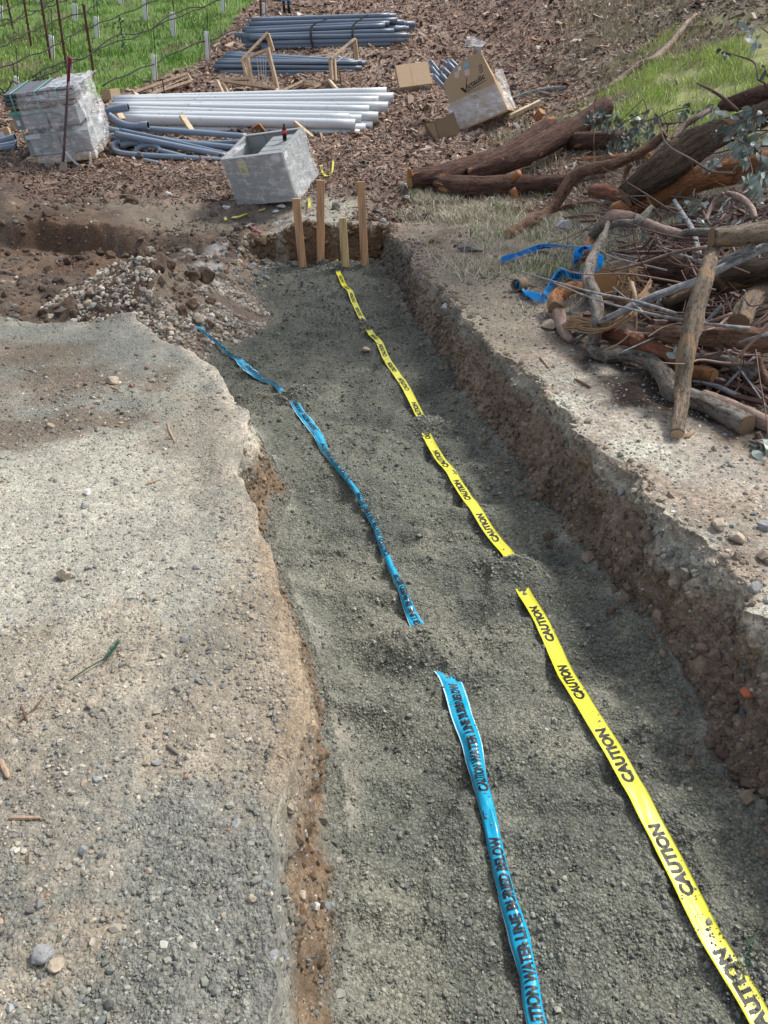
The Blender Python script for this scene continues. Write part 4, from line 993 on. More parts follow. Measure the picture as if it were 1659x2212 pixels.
# ---------------------------------------------------------------- wooden frames
def wood_frames():
    yB = ghit(*K2(480, 605))[1]
    def fr(label, bars, strings=()):
        pts = [aty(*K2(x, y), yB + dy) for b in bars for x, y, dy in b[:2]]
        lo = np.min(pts, 0); t = empty('wooden_trestle', (np.mean(pts, 0)[0], np.mean(pts, 0)[1], lo[2]), label=label, cat='wooden frame', group='wooden frames')
        for b in bars:
            w = b[2] if len(b) > 2 else .085
            V, F = beam(aty(*K2(b[0][0], b[0][1]), yB + b[0][2]), aty(*K2(b[1][0], b[1][1]), yB + b[1][2]), w, .042, (0, .35, 1)); mk('bar', V, F, M['lum3'], t)
        for a, b in strings:
            P = np.linspace(aty(*K2(a[0], a[1]), yB + a[2]), aty(*K2(b[0], b[1]), yB + b[2]), 6); V, F = tube(P, .006, 5); mk('string', V, F, M['string'], t)
    fr('tall wooden frame leaning over the left of the nearer pipe bundle', [((325, 385, .6), (488, 214, .9), .1), ((488, 218, .9), (522, 330, 1.0)), ((325, 385, .6), (352, 488, .5)), ((340, 380, .66), (362, 480, .56))])
    fr('upright ladder-like wooden frame with hanging strings', [((352, 378, .35), (490, 322, .4)), ((488, 310, .36), (558, 590, .3)), ((360, 378, .32), (404, 612, .2))], [((420, 362, .36), (445, 600, .2)), ((440, 355, .36), (462, 605, .2)), ((460, 345, .36), (470, 600, .2)), ((475, 345, .36), (482, 610, .2))])
    fr('wooden frame standing over the right end of the nearer pipe bundle', [((895, 382, .5), (1050, 254, .9), .1), ((1052, 252, .9), (1068, 388, .95)), ((897, 385, .5), (908, 522, .4)), ((918, 385, .52), (926, 525, .42)), ((888, 520, .3), (945, 588, .1), .1)], [((760, 370, .5), (1035, 328, .9)), ((935, 400, .5), (1040, 330, .9)), ((700, 600, .3), (960, 585, .3))])
    fr('low wooden frame lying flat left of the ladder frame', [((205, 525, .15), (550, 578, .05), .1), ((162, 522, .1), (208, 618, -.05)), ((205, 530, .15), (242, 612, 0)), ((215, 516, .5), (372, 512, .5)), ((342, 612, 0), (366, 568, .3)), ((545, 575, .05), (552, 608, -.02))], [((255, 550, .1), (262, 605, 0)), ((60, 560, .2), (200, 540, .15)), ((240, 605, 0), (560, 600, 0))])
    fr('diamond shaped wooden frame lying behind the white pipes', [((560, 602, 0), (722, 524, .3)), ((722, 522, .3), (828, 548, .2)), ((828, 550, .2), (705, 604, -.02)), ((735, 545, .2), (800, 555, .1))], [((620, 600, .05), (720, 530, .3))])
    yB = ghit(*K1(900, 625))[1]
    fr('wooden frame with a cross bar lying at the mulch edge behind the wrapped stack', [((875 - 1244, 598, 0), (1212 - 1244, 478, .5)), ((1212 - 1244, 478, .5), (1240 - 1244, 522, .45)), ((1238 - 1244, 525, .42), (930 - 1244, 628, -.1)), ((875 - 1244, 596, 0), (893 - 1244, 630, -.1)), ((990 - 1244, 555, .2), (1048 - 1244, 622, .1), .1)], [((960 - 1244, 610, 0), (1190 - 1244, 510, .4))])
    p = ghit(*K1(1068, 625)); q = aty(*K1(1053, 515), p[1]); V, F = tube(np.linspace(p, q, 3), .011, 6)
    tag(mk('steel_stake', V, F, M['rebar'], origin=p), 'short black stake in front of the lying wooden frame', 'stake')
    p = ghit(*K2(968, 585)); q = aty(*K2(956, 460), p[1]); V, F = tube(np.linspace(p, q, 3), .011, 6)
    tag(mk('steel_stake', V, F, M['rebar'], origin=p), 'short black stake right of the frame by the pipe bundle', 'stake')
    for k, (x, c) in enumerate(((592, 'left'), (624, 'right'))):
        p = ghit(*K2(x + 8, 95)); q = aty(*K2(x, 8), p[1]); t = empty('riser_pipe', p, label=f'{c} black riser with a bright blue cap at the top edge', cat='riser', group='capped risers')
        V, F = tube(np.linspace(p, q, 3), .035, 10); mk('riser', V, F, M['black'], t, smooth=True); V, F = tube([q, q + np.array([0, 0, .05]), q + np.array([0, 0, .22])], [.055, .06, .05], 12); mk('cap', V, F, M['valve'], t, smooth=False)
# ---------------------------------------------------------------- crates, cartons and tools
class Fr:
    """a box frame: corner p0, axes x (right) y (away) z (up)"""
    def __init__(s, p0, px, pz):
        s.o = np.asarray(p0, float); s.x = unit(np.asarray(px) - s.o); z = np.asarray(pz) - s.o
        s.z = unit(z - s.x * np.dot(z, s.x)); s.y = np.cross(s.z, s.x)
    def p(s, i, j, k): return s.o + s.x * i + s.y * j + s.z * k
    def box(s, i0, i1, j0, j1, k0, k1, bev=.008):
        return box_pts(s.p((i0 + i1) / 2, (j0 + j1) / 2, (k0 + k1) / 2), s.x, s.y, s.z, i1 - i0, j1 - j0, k1 - k0, bev)
    def hit(s, u, v, j=0.0):
        d = ray(u, v); c = np.array([0, 0, CAM_H]); t = np.dot(s.o + s.y * j - c, s.y) / np.dot(d, s.y); return c + d * t

def sheet(f, a, b, c, n=22, m=22, amp=.015, seed=0, nrm=None):
    """wrinkled sheet from corner a along b-a and c-a"""
    a, b, c = map(np.asarray, (a, b, c)); u = np.linspace(0, 1, n); v = np.linspace(0, 1, m); U, V_ = np.meshgrid(u, v)
    P = a + U.ravel()[:, None] * (b - a) + V_.ravel()[:, None] * (c - a); nn = unit(np.cross(b - a, c - a)) if nrm is None else nrm
    q = fbm(P[:, 0] + P[:, 1], P[:, 2] * .7 + P[:, 1], 5, 4, seed) + .8 * np.abs(fbm(P[:, 0] * 2 + P[:, 2], P[:, 1] - P[:, 2], 4, 3, seed + 5))
    P = P + nn * (amp * q)[:, None]
    F = [[i * n + j, i * n + j + 1, (i + 1) * n + j + 1, (i + 1) * n + j] for i in range(m - 1) for j in range(n - 1)]
    return P, F

def wrapped_stack():
    p0 = ghit(*K1(185, 1062)); y = p0[1]
    f = Fr(p0, aty(*K1(618, 1015), y + .03), aty(*K1(72, 662), y - .13)); Wd, Hh, D = np.linalg.norm(aty(*K1(618, 1015), y) - p0), .93, .86
    f.o = f.o - f.z * .03
    t = empty('wrapped_pallet', f.p(Wd / 2, D / 2, 0), label='pallet stack of grey meter boxes under torn stretch wrap, with dark lids on top', cat='pallet stack')
    mb = MB()
    for j in (.0, .38, .76): mb.add(*f.box(0, Wd, j, j + .09, .0, .08))
    for j in np.arange(0, .85, .15): mb.add(*f.box(-.01, Wd + .01, j, j + .09, .083, .103))
    mb.build('pallet', M['lum3'], t)
    for k0, k1, off in ((.115, .39, .06), (.47, .70, -.01)):
        for i in range(2):
            for j in range(2):
                w = Wd / 2
                mb = MB(); mb.add(*f.box(off + i * w + .01, off + (i + 1) * w - .012 - .05 * i, j * .43 + .005, j * .43 + .42, k0, k1, .015)); mb.add(*f.box(off + i * w, off + (i + 1) * w - .004 - .05 * i, j * .43 - .008, j * .43 + .425, k1 - .045, k1 + .004, .008))
                for q in (.33, .66): mb.add(*f.box(off + i * w + w * q - .012, off + i * w + w * q + .012, j * .43 - .004, j * .43 + .1, k0 + .01, k1 - .05, .003))
                mb.build('meter_box', M['box_grey'], t)
    for a in range(4):
        mb = MB()
        for i in range(3): mb.add(*f.box(-.06 + i * .33 + .02 * (a % 2), .25 + i * .33 + .02 * (a % 2), .0 + .02 * a, .82, .735 + a * .047, .735 + a * .047 + .036, .006))
        mb.build('lid_layer', M['card_dark'] if a == 0 else M['lid'], t)
    for i in (.08, .42, .7): mb = MB(); mb.add(*f.box(i, i + .018, -.012, .84, .925, .93, 0)); mb.add(*f.box(i, i + .018, -.014, -.01, .3, .93, 0)); mb.build('strap', M['strap_green'], t)
    mb = MB(); mb.add(*f.box(-.05, Wd * .5, -.014, -.01, .66, .69, 0)); mb.build('strap', M['strap_green'], t)
    mb = MB(); mb.add(*f.box(.05, .10, -.018, -.013, .53, .6, 0)); mb.build('label_sticker', M['paper'], t)
    mb = MB(); mb.add(*f.box(.10, .30, -.02, -.013, .345, .4, 0)); mb.build('label_sticker', M['paper'], t)
    mb = MB()
    o = .03
    mb.add(*sheet(f, f.p(.17, -o, -.02), f.p(Wd + o, -o, .04), f.p(.16, -o - .02, .86), 40, 40, .03, 3, -f.y)); mb.add(*sheet(f, f.p(Wd + o, -o, .04), f.p(Wd + o, D + o, .06), f.p(Wd + o - .02, -o, .95), 34, 40, .035, 4, f.x))
    mb.add(*sheet(f, f.p(.5, -o, .94), f.p(Wd + o, -o, .95), f.p(.6, D, .945), 22, 30, .015, 5, f.z)); mb.add(*sheet(f, f.p(.17, -o - .005, .83), f.p(Wd + .02, -o - .01, .8), f.p(.19, -o - .01, .93), 36, 10, .02, 6, -f.y))
    V, F = tube(resample(np.array([f.p(.6, -.05, .15), f.p(.7, -.10, -.0), f.p(.82, -.12, -.07), f.p(.9, -.1, -.03), f.p(.93, -.04, .1)]), 24), .018, 7, .2, 3); mb.add(V, F)
    mb.build('stretch_wrap', M['wrap'], t, smooth=True)
    # shovel leaning on it
    b = ghit(*K1(406, 1118)); tp = aty(*K1(452, 366), b[1] + .12); sh = empty('shovel', b, label='long narrow shovel leaning upright against the wrapped stack', cat='shovel')
    ax = tp - b; V, F = tube(np.linspace(b + ax * .1, b + ax * .8, 6), .019, 10); mk('shaft', V, F, M['shovel'], sh, smooth=True); V, F = tube([b + ax * .79, b + ax * .97, b + ax * .975, b + ax], [.021, .022, .03, .03], 10); mk('grip', V, F, M['shovel_red'], sh, smooth=True)
    L = np.linalg.norm(ax); s = [(0, .046), (.05, .052), (.12, .045), (.17, .022), (.2, .02)]; mb = MB(); a = ax / L; x = np.array([1.0, 0, 0])
    P = [b + a * k + x * w * sg + np.array([0, dy, 0]) for k, w in s for sg, dy in ((-1, 0), (1, 0), (1, .012), (-1, .012))]
    F = []
    for i in range(len(s) - 1):
        for q in range(4): F.append([i * 4 + q, i * 4 + (q + 1) % 4, i * 4 + 4 + (q + 1) % 4, i * 4 + 4 + q])
    F += [[3, 2, 1, 0], [16, 17, 18, 19]]; mk('blade', P, F, M['blade'], sh)
    # small carton bits around
    for pts, h, lab in [((668, 660, 728, 655), .16, 'small brown carton corner behind the wrapped stack')]:
        p = ghit(*K1(pts[0], pts[1])); f2 = Fr(p, aty(*K1(pts[2], pts[3]), p[1] - .1), p + np.array([-.02, 0, 1])); mb = MB(); mb.add(*f2.box(0, .22, 0, .25, 0, .19, .004)); mb.add(*f2.box(.08, .13, -.002, .252, .19, .193, 0))
        tag(mb.build('carton', M['card']), lab, 'carton')
    p = ghit(*K1(2, 900)); f2 = Fr(p, aty(*K1(72, 880), p[1] + .05), p + np.array([-.05, .02, 1])); t = empty('carton', f2.o, label='brown carton with a printed label left of the wrapped stack', cat='carton')
    mb = MB(); mb.add(*f2.box(-.15, .17, 0, .22, 0, .13, .004)); mb.add(*f2.box(.0, .04, -.002, .2, .13, .134, 0)); mb.build('carton_body', M['card'], t); mb = MB(); mb.add(*f2.box(-.1, .08, -.004, -.001, .01, .09, 0)); mb.build('label_sticker', M['paper'], t)
    p = ghit(*K1(88, 862)); f2 = Fr(p, p + np.array([1, -.2, 0]), p + np.array([-.15, 0, 1])); mb = MB(); mb.add(*f2.box(-.03, .06, 0, .02, 0, .2, .003)); mb.add(*f2.box(-.03, .06, -.05, 0, .19, .2, .003)); tag(mb.build('cardboard_flap', M['card']), 'folded strip of cardboard standing left of the wrapped stack', 'cardboard')
    c = ghit(*K1(545, 1085), h=.04); mb = pipe_mesh(np.linspace(c + np.array([-.05, .05, 0]), c + np.array([.04, -.04, 0]), 4), .04, .12, 18); tag(mb.build('cardboard_tube', [M['card'], M['card_dark']], smooth=True), 'short brown cardboard roll core on the ground by the shovel', 'tube')

def open_crate():
    p0 = ghit(*K2(300, 1326)); y = p0[1]
    pr = aty(*K2(675, 1290), y - .28); f = Fr(p0, pr, aty(*K2(208, 1032), y - .15)); Wd = np.linalg.norm(pr - p0); Hh = np.linalg.norm(aty(*K2(208, 1032), y - .15) - p0); D = Wd * .84
    f.o = f.o - f.z * .02
    # turn so that the right flank shows as in the photo
    t = empty('open_crate', f.p(Wd / 2, D / 2, 0), label='stretch wrapped grey crate of meter boxes, hollow on its left half, soda bottle on top', cat='crate')
    th = .035
    rows = 4; mb = MB()
    for k in range(rows):
        k0, k1 = Hh * k / rows + .0008, Hh * (k + 1) / rows - .0008
        cuts = [0, .36, .68, 1.0] if k % 2 else [0, .5, 1.0]
        for a, b in zip(cuts[:-1], cuts[1:]): mb.add(*f.box(a * Wd + .0008, b * Wd - .0008, 0, th, k0, k1, .003)); mb.add(*f.box(a * Wd + .002, b * Wd - .002, D - th, D, k0, k1, .006))
        for a, b in zip(cuts[:-1], cuts[1:]): mb.add(*f.box(Wd - th, Wd, th + .002 + a * (D - 2 * th), th - .002 + b * (D - 2 * th), k0, k1, .006)); mb.add(*f.box(0, th, th + .002 + a * (D - 2 * th), th - .002 + b * (D - 2 * th), k0, k1, .006))
    mb.build('crate_wall', M['box_grey'], t)
    mb = MB(); mb.add(*f.box(-.008, Wd + .008, -.008, th + .006, Hh + .001, Hh + .022, .008)); mb.add(*f.box(-.008, Wd + .008, D - th - .006, D + .008, Hh + .001, Hh + .022, .008)); mb.add(*f.box(-.008, th + .006, th + .008, D - th - .008, Hh + .001, Hh + .02, .008)); mb.add(*f.box(Wd - th - .006, Wd + .008, th + .008, D - th - .008, Hh + .001, Hh + .02, .008)); mb.build('rim', M['box_grey'], t)
    mb = MB(); mb.add(*f.box(th, Wd - th, th, D - th, .02, .06, 0)); mb.build('crate_floor', M['lid'], t)
    mb = MB()
    for a in range(4): mb.add(*f.box(Wd * .52, Wd - th - .01, th + .01 + a * (D - .1) / 4, th + (a + 1) * (D - .1) / 4, Hh * .3, Hh - .015, .01))
    mb.build('meter_box', M['box_grey'], t)
    for i0, k0, w, h, m in ((.24, .66, .11, .17, 'paper_yellow'), (.83, .88, .10, .09, 'paper')): mb = MB(); mb.add(*f.box(i0 * Wd, i0 * Wd + w, -.006, -.003, k0 * Hh, k0 * Hh + h, 0)); mb.build('label_sticker', M[m], t)
    for a, k, w in ((.26, .75, .07), (.26, .72, .07), (.26, .79, .05)): mb = MB(); mb.add(*f.box(a * Wd, a * Wd + w, -.009, -.007, k * Hh, k * Hh + .006, 0)); mb.build('print_line', M['ink_soft'], t)
    mb = MB(); mb.add(*f.box(Wd + .003, Wd + .006, .03, .12, .86 * Hh, .98 * Hh, 0)); mb.build('label_sticker', M['paper'], t)
    mb = MB(); o = .014
    mb.add(*sheet(f, f.p(-o, -o, .01), f.p(Wd + o, -o, .01), f.p(-o, -o, Hh + .02), 40, 34, .008, 13, -f.y)); mb.add(*sheet(f, f.p(Wd + o, -o, .0), f.p(Wd + o, D + o, .0), f.p(Wd + o, -o, Hh + .02), 40, 34, .016, 14, f.x))
    mb.add(*sheet(f, f.p(-o, -o, Hh + .024), f.p(-o, D * .5, Hh + .022), f.p(.16, .05, Hh + .02), 16, 8, .012, 15, f.z)); mb.build('stretch_wrap', M['wrap'], t, smooth=True)
    # bottle
    d = f.hit(*K2(588, 868), .62 * D); b = f.p(np.dot(d - f.o, f.x), .62 * D, Hh - .013)
    b2 = empty('soda_bottle', b, label='plastic cola bottle with a red label standing on the open crate', cat='bottle')
    def lathe(name, prof, m): V, F = tube([b + np.array([0, 0, z * .76]) for z, r in prof], [r * .76 for z, r in prof], 16); mk(name, V, F, m, b2, smooth=True)
    lathe('bottle_body', [(0, .024), (.006, .032), (.03, .034), (.05, .032), (.085, .0335), (.1, .034)], M['cola']); lathe('label_wrap', [(.1, .0345), (.101, .0355), (.148, .0355), (.149, .034)], M['red'])
    lathe('bottle_neck', [(.149, .034), (.165, .032), (.19, .02), (.205, .0135), (.215, .013)], M['cola']); lathe('cap', [(.213, .0155), (.232, .0155), (.234, .013)], M['ink'])
    mb = MB(); V, F, L = text_mesh('Coca', .02, .3, (9, 9)); h = .012; a = (V[:, 0] - L / 2) * h / .0362
    mb.add(b + .76 * np.column_stack([.0362 * np.sin(a), -.0362 * np.cos(a), .118 + V[:, 1] * h]), F); mb.build('label_script', M['paper'], b2)

def cartons():
    # big tilted carton
    p0 = ghit(*K3(650, 850)); y = p0[1]
    f = Fr(p0, aty(*K3(960, 718), y - .22), aty(*K3(548, 545), y + .16)); f.o = f.o + f.z * .02
    if f.y[1] < 0: f.y = -f.y
    H_ = lambda x, yy, j=0.0: f.hit(*K3(x, yy), j)
    loc = lambda p: (np.dot(p - f.o, f.x), np.dot(p - f.o, f.z))
    Wd = loc(H_(960, 720))[0]; D = .62
    t = empty('big_carton', f.o, label='big tilted brown carton with black lettering and stretch wrap round its base', cat='carton')
    out = [loc(H_(*q)) for q in [(650, 850), (960, 720), (872, 520), (778, 330), (700, 372), (610, 440), (585, 478), (538, 545), (585, 690)]]
    def panel(name, poly, j0, j1):
        n = len(poly); V = [f.p(i, j0, k) for i, k in poly] + [f.p(i, j1, k) for i, k in poly]
        mk(name, V, [list(range(n))[::1], list(range(2 * n - 1, n - 1, -1))] + [[i, i + n, (i + 1) % n + n, (i + 1) % n] for i in range(n)], M['card'], t)
    panel('front_panel', out, 0, .007)
    panel('back_panel', [(0, 0), (Wd, 0), (Wd - .02, .62), (0, .5)], D, D + .007)
    hr = loc(H_(778, 330))[1]
    def side(name, i0, ktop0, ktop1, it):
        V = [f.p(i0, .008, 0), f.p(i0, D - .001, 0), f.p(it, D - .001, ktop1), f.p(it, .008, ktop0)]; d = f.x * .007; V = V + [v + d for v in V]
        mk(name, V, [[0, 1, 2, 3], [7, 6, 5, 4]] + [[i, i + 4, (i + 1) % 4 + 4, (i + 1) % 4] for i in range(4)], M['card'], t)
    side('side_panel', Wd - .008, hr, .6, loc(H_(778, 330))[0] - .005); side('side_panel', .0, .42, .5, loc(H_(538, 545))[0] + .004)
    a, b = H_(742, 318), H_(792, 322); V = [H_(775, 332), H_(745, 318, .08), H_(745, 300, .1), H_(792, 305, .02)]; V = V + [v + f.y * .006 for v in V]
    mk('flap', V, [[0, 1, 2, 3], [7, 6, 5, 4]] + [[i, i + 4, (i + 1) % 4 + 4, (i + 1) % 4] for i in range(4)], M['box_grey'], t)
    mb = MB(); e = .0035
    o = H_(700, 581, -e); ax = unit(H_(812, 508, -e) - o); ay = np.cross(f.y, ax); ay = ay if ay[2] > 0 else -ay
    sz = np.linalg.norm(H_(690, 500, -e) - H_(684, 592, -e))
    wd = np.linalg.norm(H_(812, 505, -e) - H_(700, 581, -e)); V, F, L = text_mesh('ictaulic', .022, 0, (9, 9)); h = wd / L; mb.add(o + V[:, :1] * ax * h + V[:, 1:2] * ay * h, F, 0)
    P = [H_(*q, -e) for q in [(648, 574), (664, 566), (684, 582), (689, 500), (692, 500), (690, 598), (682, 603)]]; mb.add(P, [list(range(7))[::-1]], 0)
    P = [H_(*q, -e) for q in [(690, 591), (816, 518), (816, 522), (691, 597)]]; mb.add(P, [[0, 1, 2, 3]], 0); mb.build('brand_lettering', M['ink'], t)
    mb = MB(); o = H_(700, 606, -e); ax = unit(H_(780, 570, -e) - o); ay = np.cross(f.y, ax); ay = ay if ay[2] > 0 else -ay
    V, F, L = text_mesh('www.victaulic.com', .0, 0, (9, 9)); h = np.linalg.norm(H_(782, 566, -e) - o) / L; mb.add(o + V[:, :1] * ax * h + V[:, 1:2] * ay * h, F, 0)
    for q in ((705, 622, 778, 594), (706, 634, 780, 604), (725, 640, 770, 622)): P = [H_(q[0], q[1], -e), H_(q[2], q[3], -e), H_(q[2], q[3] + 4, -e), H_(q[0], q[1] + 4, -e)]; mb.add(P, [[0, 1, 2, 3]], 0)
    mb.build('small_print', M['ink_soft'], t)
    mb = MB()
    for q in ([(768, 425), (784, 416), (787, 420), (770, 430)], [(776, 470), (797, 458), (797, 463), (778, 474)], [(768, 425), (771, 425), (779, 472), (776, 472)], [(784, 416), (787, 416), (799, 460), (796, 462)], [(776, 445), (784, 430), (788, 438)], [(781, 440), (784, 438), (788, 458), (785, 460)]): mb.add([H_(*a, -e) for a in q], [list(range(len(q)))], 0)
    mb.build('arrow_mark', M['ink_soft'], t)
    for q, m in (([(672, 412), (700, 402), (704, 430), (676, 440)], 'paper_blue'), ([(632, 436), (652, 426), (656, 452), (636, 462)], 'paper'), ([(676, 455), (706, 446), (710, 484), (680, 494)], 'paper_pink'), ([(612, 470), (642, 458), (642, 500), (614, 508)], 'paper_pink')):
        P = [H_(*a, -.003) for a in q]; mk('label_sticker', P + [v + f.y * .002 for v in P], [[0, 1, 2, 3], [7, 6, 5, 4], [0, 4, 5, 1], [1, 5, 6, 2], [2, 6, 7, 3], [3, 7, 4, 0]], M[m], t)
    mb = MB()
    for a, b, s in ((.0, .33, 21), (.1, .42, 22)):
        mb.add(*sheet(f, f.p(-.02, -.02, a), f.p(Wd + .02, -.02, a), f.p(-.02 - .09, -.02, b), 40, 16, .012, s, -f.y))
    mb.add(*sheet(f, f.p(Wd + .03, -.02, .0), f.p(Wd + .05, D * .9, .02), f.p(Wd - .05, -.01, .62), 22, 30, .03, 23, f.x)); mb.build('stretch_wrap', M['wrap'], t, smooth=True)
    for i, (x, yy, j, hw) in enumerate([(452, 392, .42, 12), (458, 436, .3, 13), (478, 492, .16, 13), (522, 482, .22, 14), (543, 402, .45, 12), (566, 408, .36, 14), (583, 388, .5, 11), (530, 440, .4, 12)]):
        e_ = f.hit(*K3(x, yy), j); q = f.hit(*K3(x + 95 + 6 * i, yy + 118), j + .02); q = q + (q - e_) * .5
        if np.dot(q - f.o, f.z) < .05: q = e_ + (q - e_) * .75
        pipe('conduit', q, e_, hw / 3 / FPX * depth(e_), [M['pvc_blue'], M['bore']], f'blue grey conduit sticking out of the big carton, {["topmost of the left ones", "second of the left ones", "lowest of the left ones", "nearest the carton front edge", "upper left of the right ones", "thickest of the right ones", "rightmost one", "middle one behind the others"][i]}', 'conduits in the big carton', .12, 1)
    # flat carton
    p0 = ghit(*K3(272, 606)); y = p0[1]; FL, FR_ = aty(*K3(256, 568), y - .02), aty(*K3(468, 540), y + .05)
    f = Fr(FL, FR_, FL + np.array([-.05, -.62, 1.0])); D, Wd, Th = .52, np.linalg.norm(FR_ - FL), .16
    bk = aty(*K3(286, 424), y + .34); f.y = unit(bk - FL - f.x * np.dot(bk - FL, f.x)); f.z = np.cross(f.x, f.y); D = np.linalg.norm(bk - FL)
    t = empty('flat_carton', f.p(Wd / 2, D / 2, -Th), label='closed flat brown carton with a white label, left of the big carton', cat='carton')
    mb = MB(); mb.add(*f.box(0, Wd, 0, D, -Th, 0, .006)); mb.build('carton_body', M['card'], t)
    mb = MB(); mb.add(*f.box(Wd * .44, Wd * .50, -.002, D, .001, .003, 0)); mb.build('tape_strip', M['card'], t)
    mb = MB(); mb.add(*f.box(Wd * .62, Wd * .93, -.005, -.002, -Th + .02, -.025, 0), 0); mb.build('label_sticker', M['paper'], t); mb = MB()
    for k in range(5): mb.add(*f.box(Wd * (.65 + .05 * (k % 2)), Wd * (.76 + .14 * (k % 2)), -.008, -.006, -.045 - .02 * k, -.036 - .02 * k, 0), 0)
    mb.build('print_line', M['ink'], t)
    # small open carton
    p0 = ghit(*K3(522, 912)); y = p0[1]; f = Fr(p0, aty(*K3(645, 864), y + .05), aty(*K3(488, 790), y + .03)); Wd = np.linalg.norm(aty(*K3(645, 864), y + .05) - p0); Hh = np.linalg.norm(aty(*K3(488, 790), y + .03) - p0); D = .4
    t = empty('open_carton', f.p(Wd / 2, D / 2, 0), label='small worn open carton with a hand hole at the foot of the big carton', cat='carton')
    def quad(name, P, m='card_dark', th=.006):
        P = [np.asarray(p) for p in P]; n = unit(np.cross(P[1] - P[0], P[3] - P[0])) * th; V = P + [p + n for p in P]; mk(name, V, [[0, 1, 2, 3], [7, 6, 5, 4]] + [[i, i + 4, (i + 1) % 4 + 4, (i + 1) % 4] for i in range(4)], M[m], t)
    quad('front_panel', [f.p(0, 0, 0), f.p(Wd, 0, 0), f.p(Wd, 0, Hh * 1.15), f.p(0, 0, Hh)]); quad('side_panel', [f.p(0, .01, 0), f.p(0, .01, Hh), f.p(-.1, D, Hh * 1.1), f.p(-.1, D, 0)]); quad('side_panel', [f.p(Wd, .01, 0), f.p(Wd, D, 0), f.p(Wd, D, Hh), f.p(Wd, .01, Hh)]); quad('back_panel', [f.p(-.1, D, 0), f.p(Wd, D, 0), f.p(Wd, D, Hh * 1.1), f.p(-.1, D, Hh * 1.1)])
    quad('flap', [f.p(0, .0, Hh), f.p(-.1, D * .9, Hh * 1.1), f.p(-.22, D * .8, Hh * 1.28), f.p(-.14, .05, Hh * 1.18)]); quad('flap', [f.p(-.02, -.01, .02), f.p(-.02, -.01, Hh), f.p(-.16, -.03, Hh * 1.12), f.p(-.1, -.03, .1)])
    mb = MB(); mb.add(*f.box(Wd * .55, Wd * .78, -.005, -.003, Hh * .7, Hh * .82, .0)); mb.build('hand_hole', M['ink'], t)
    # cream board and clear bag
    p, q = ghit(*K3(965, 768), h=.05), ghit(*K3(1162, 672), h=.07); V, F = beam(p, q, .04, .13, (0, -.5, 1), .004); tag(mk('board', V, F, M['paleboard']), 'cream coloured board lying right of the big carton', 'board')
    c = ghit(*K3(730, 300)); c2 = ghit(*K3(790, 318)); P, F = sheet(None, ghit(*K3(668, 305), h=.02), ghit(*K3(785, 322), h=.02), ghit(*K3(700, 250), h=.1), 14, 12, .05, 31, np.array([0, -.3, 1.0])); tag(mk('plastic_sheet', P, F, M['clearbag'], smooth=True), 'crumpled clear plastic sheet on the mulch above the big carton', 'plastic')

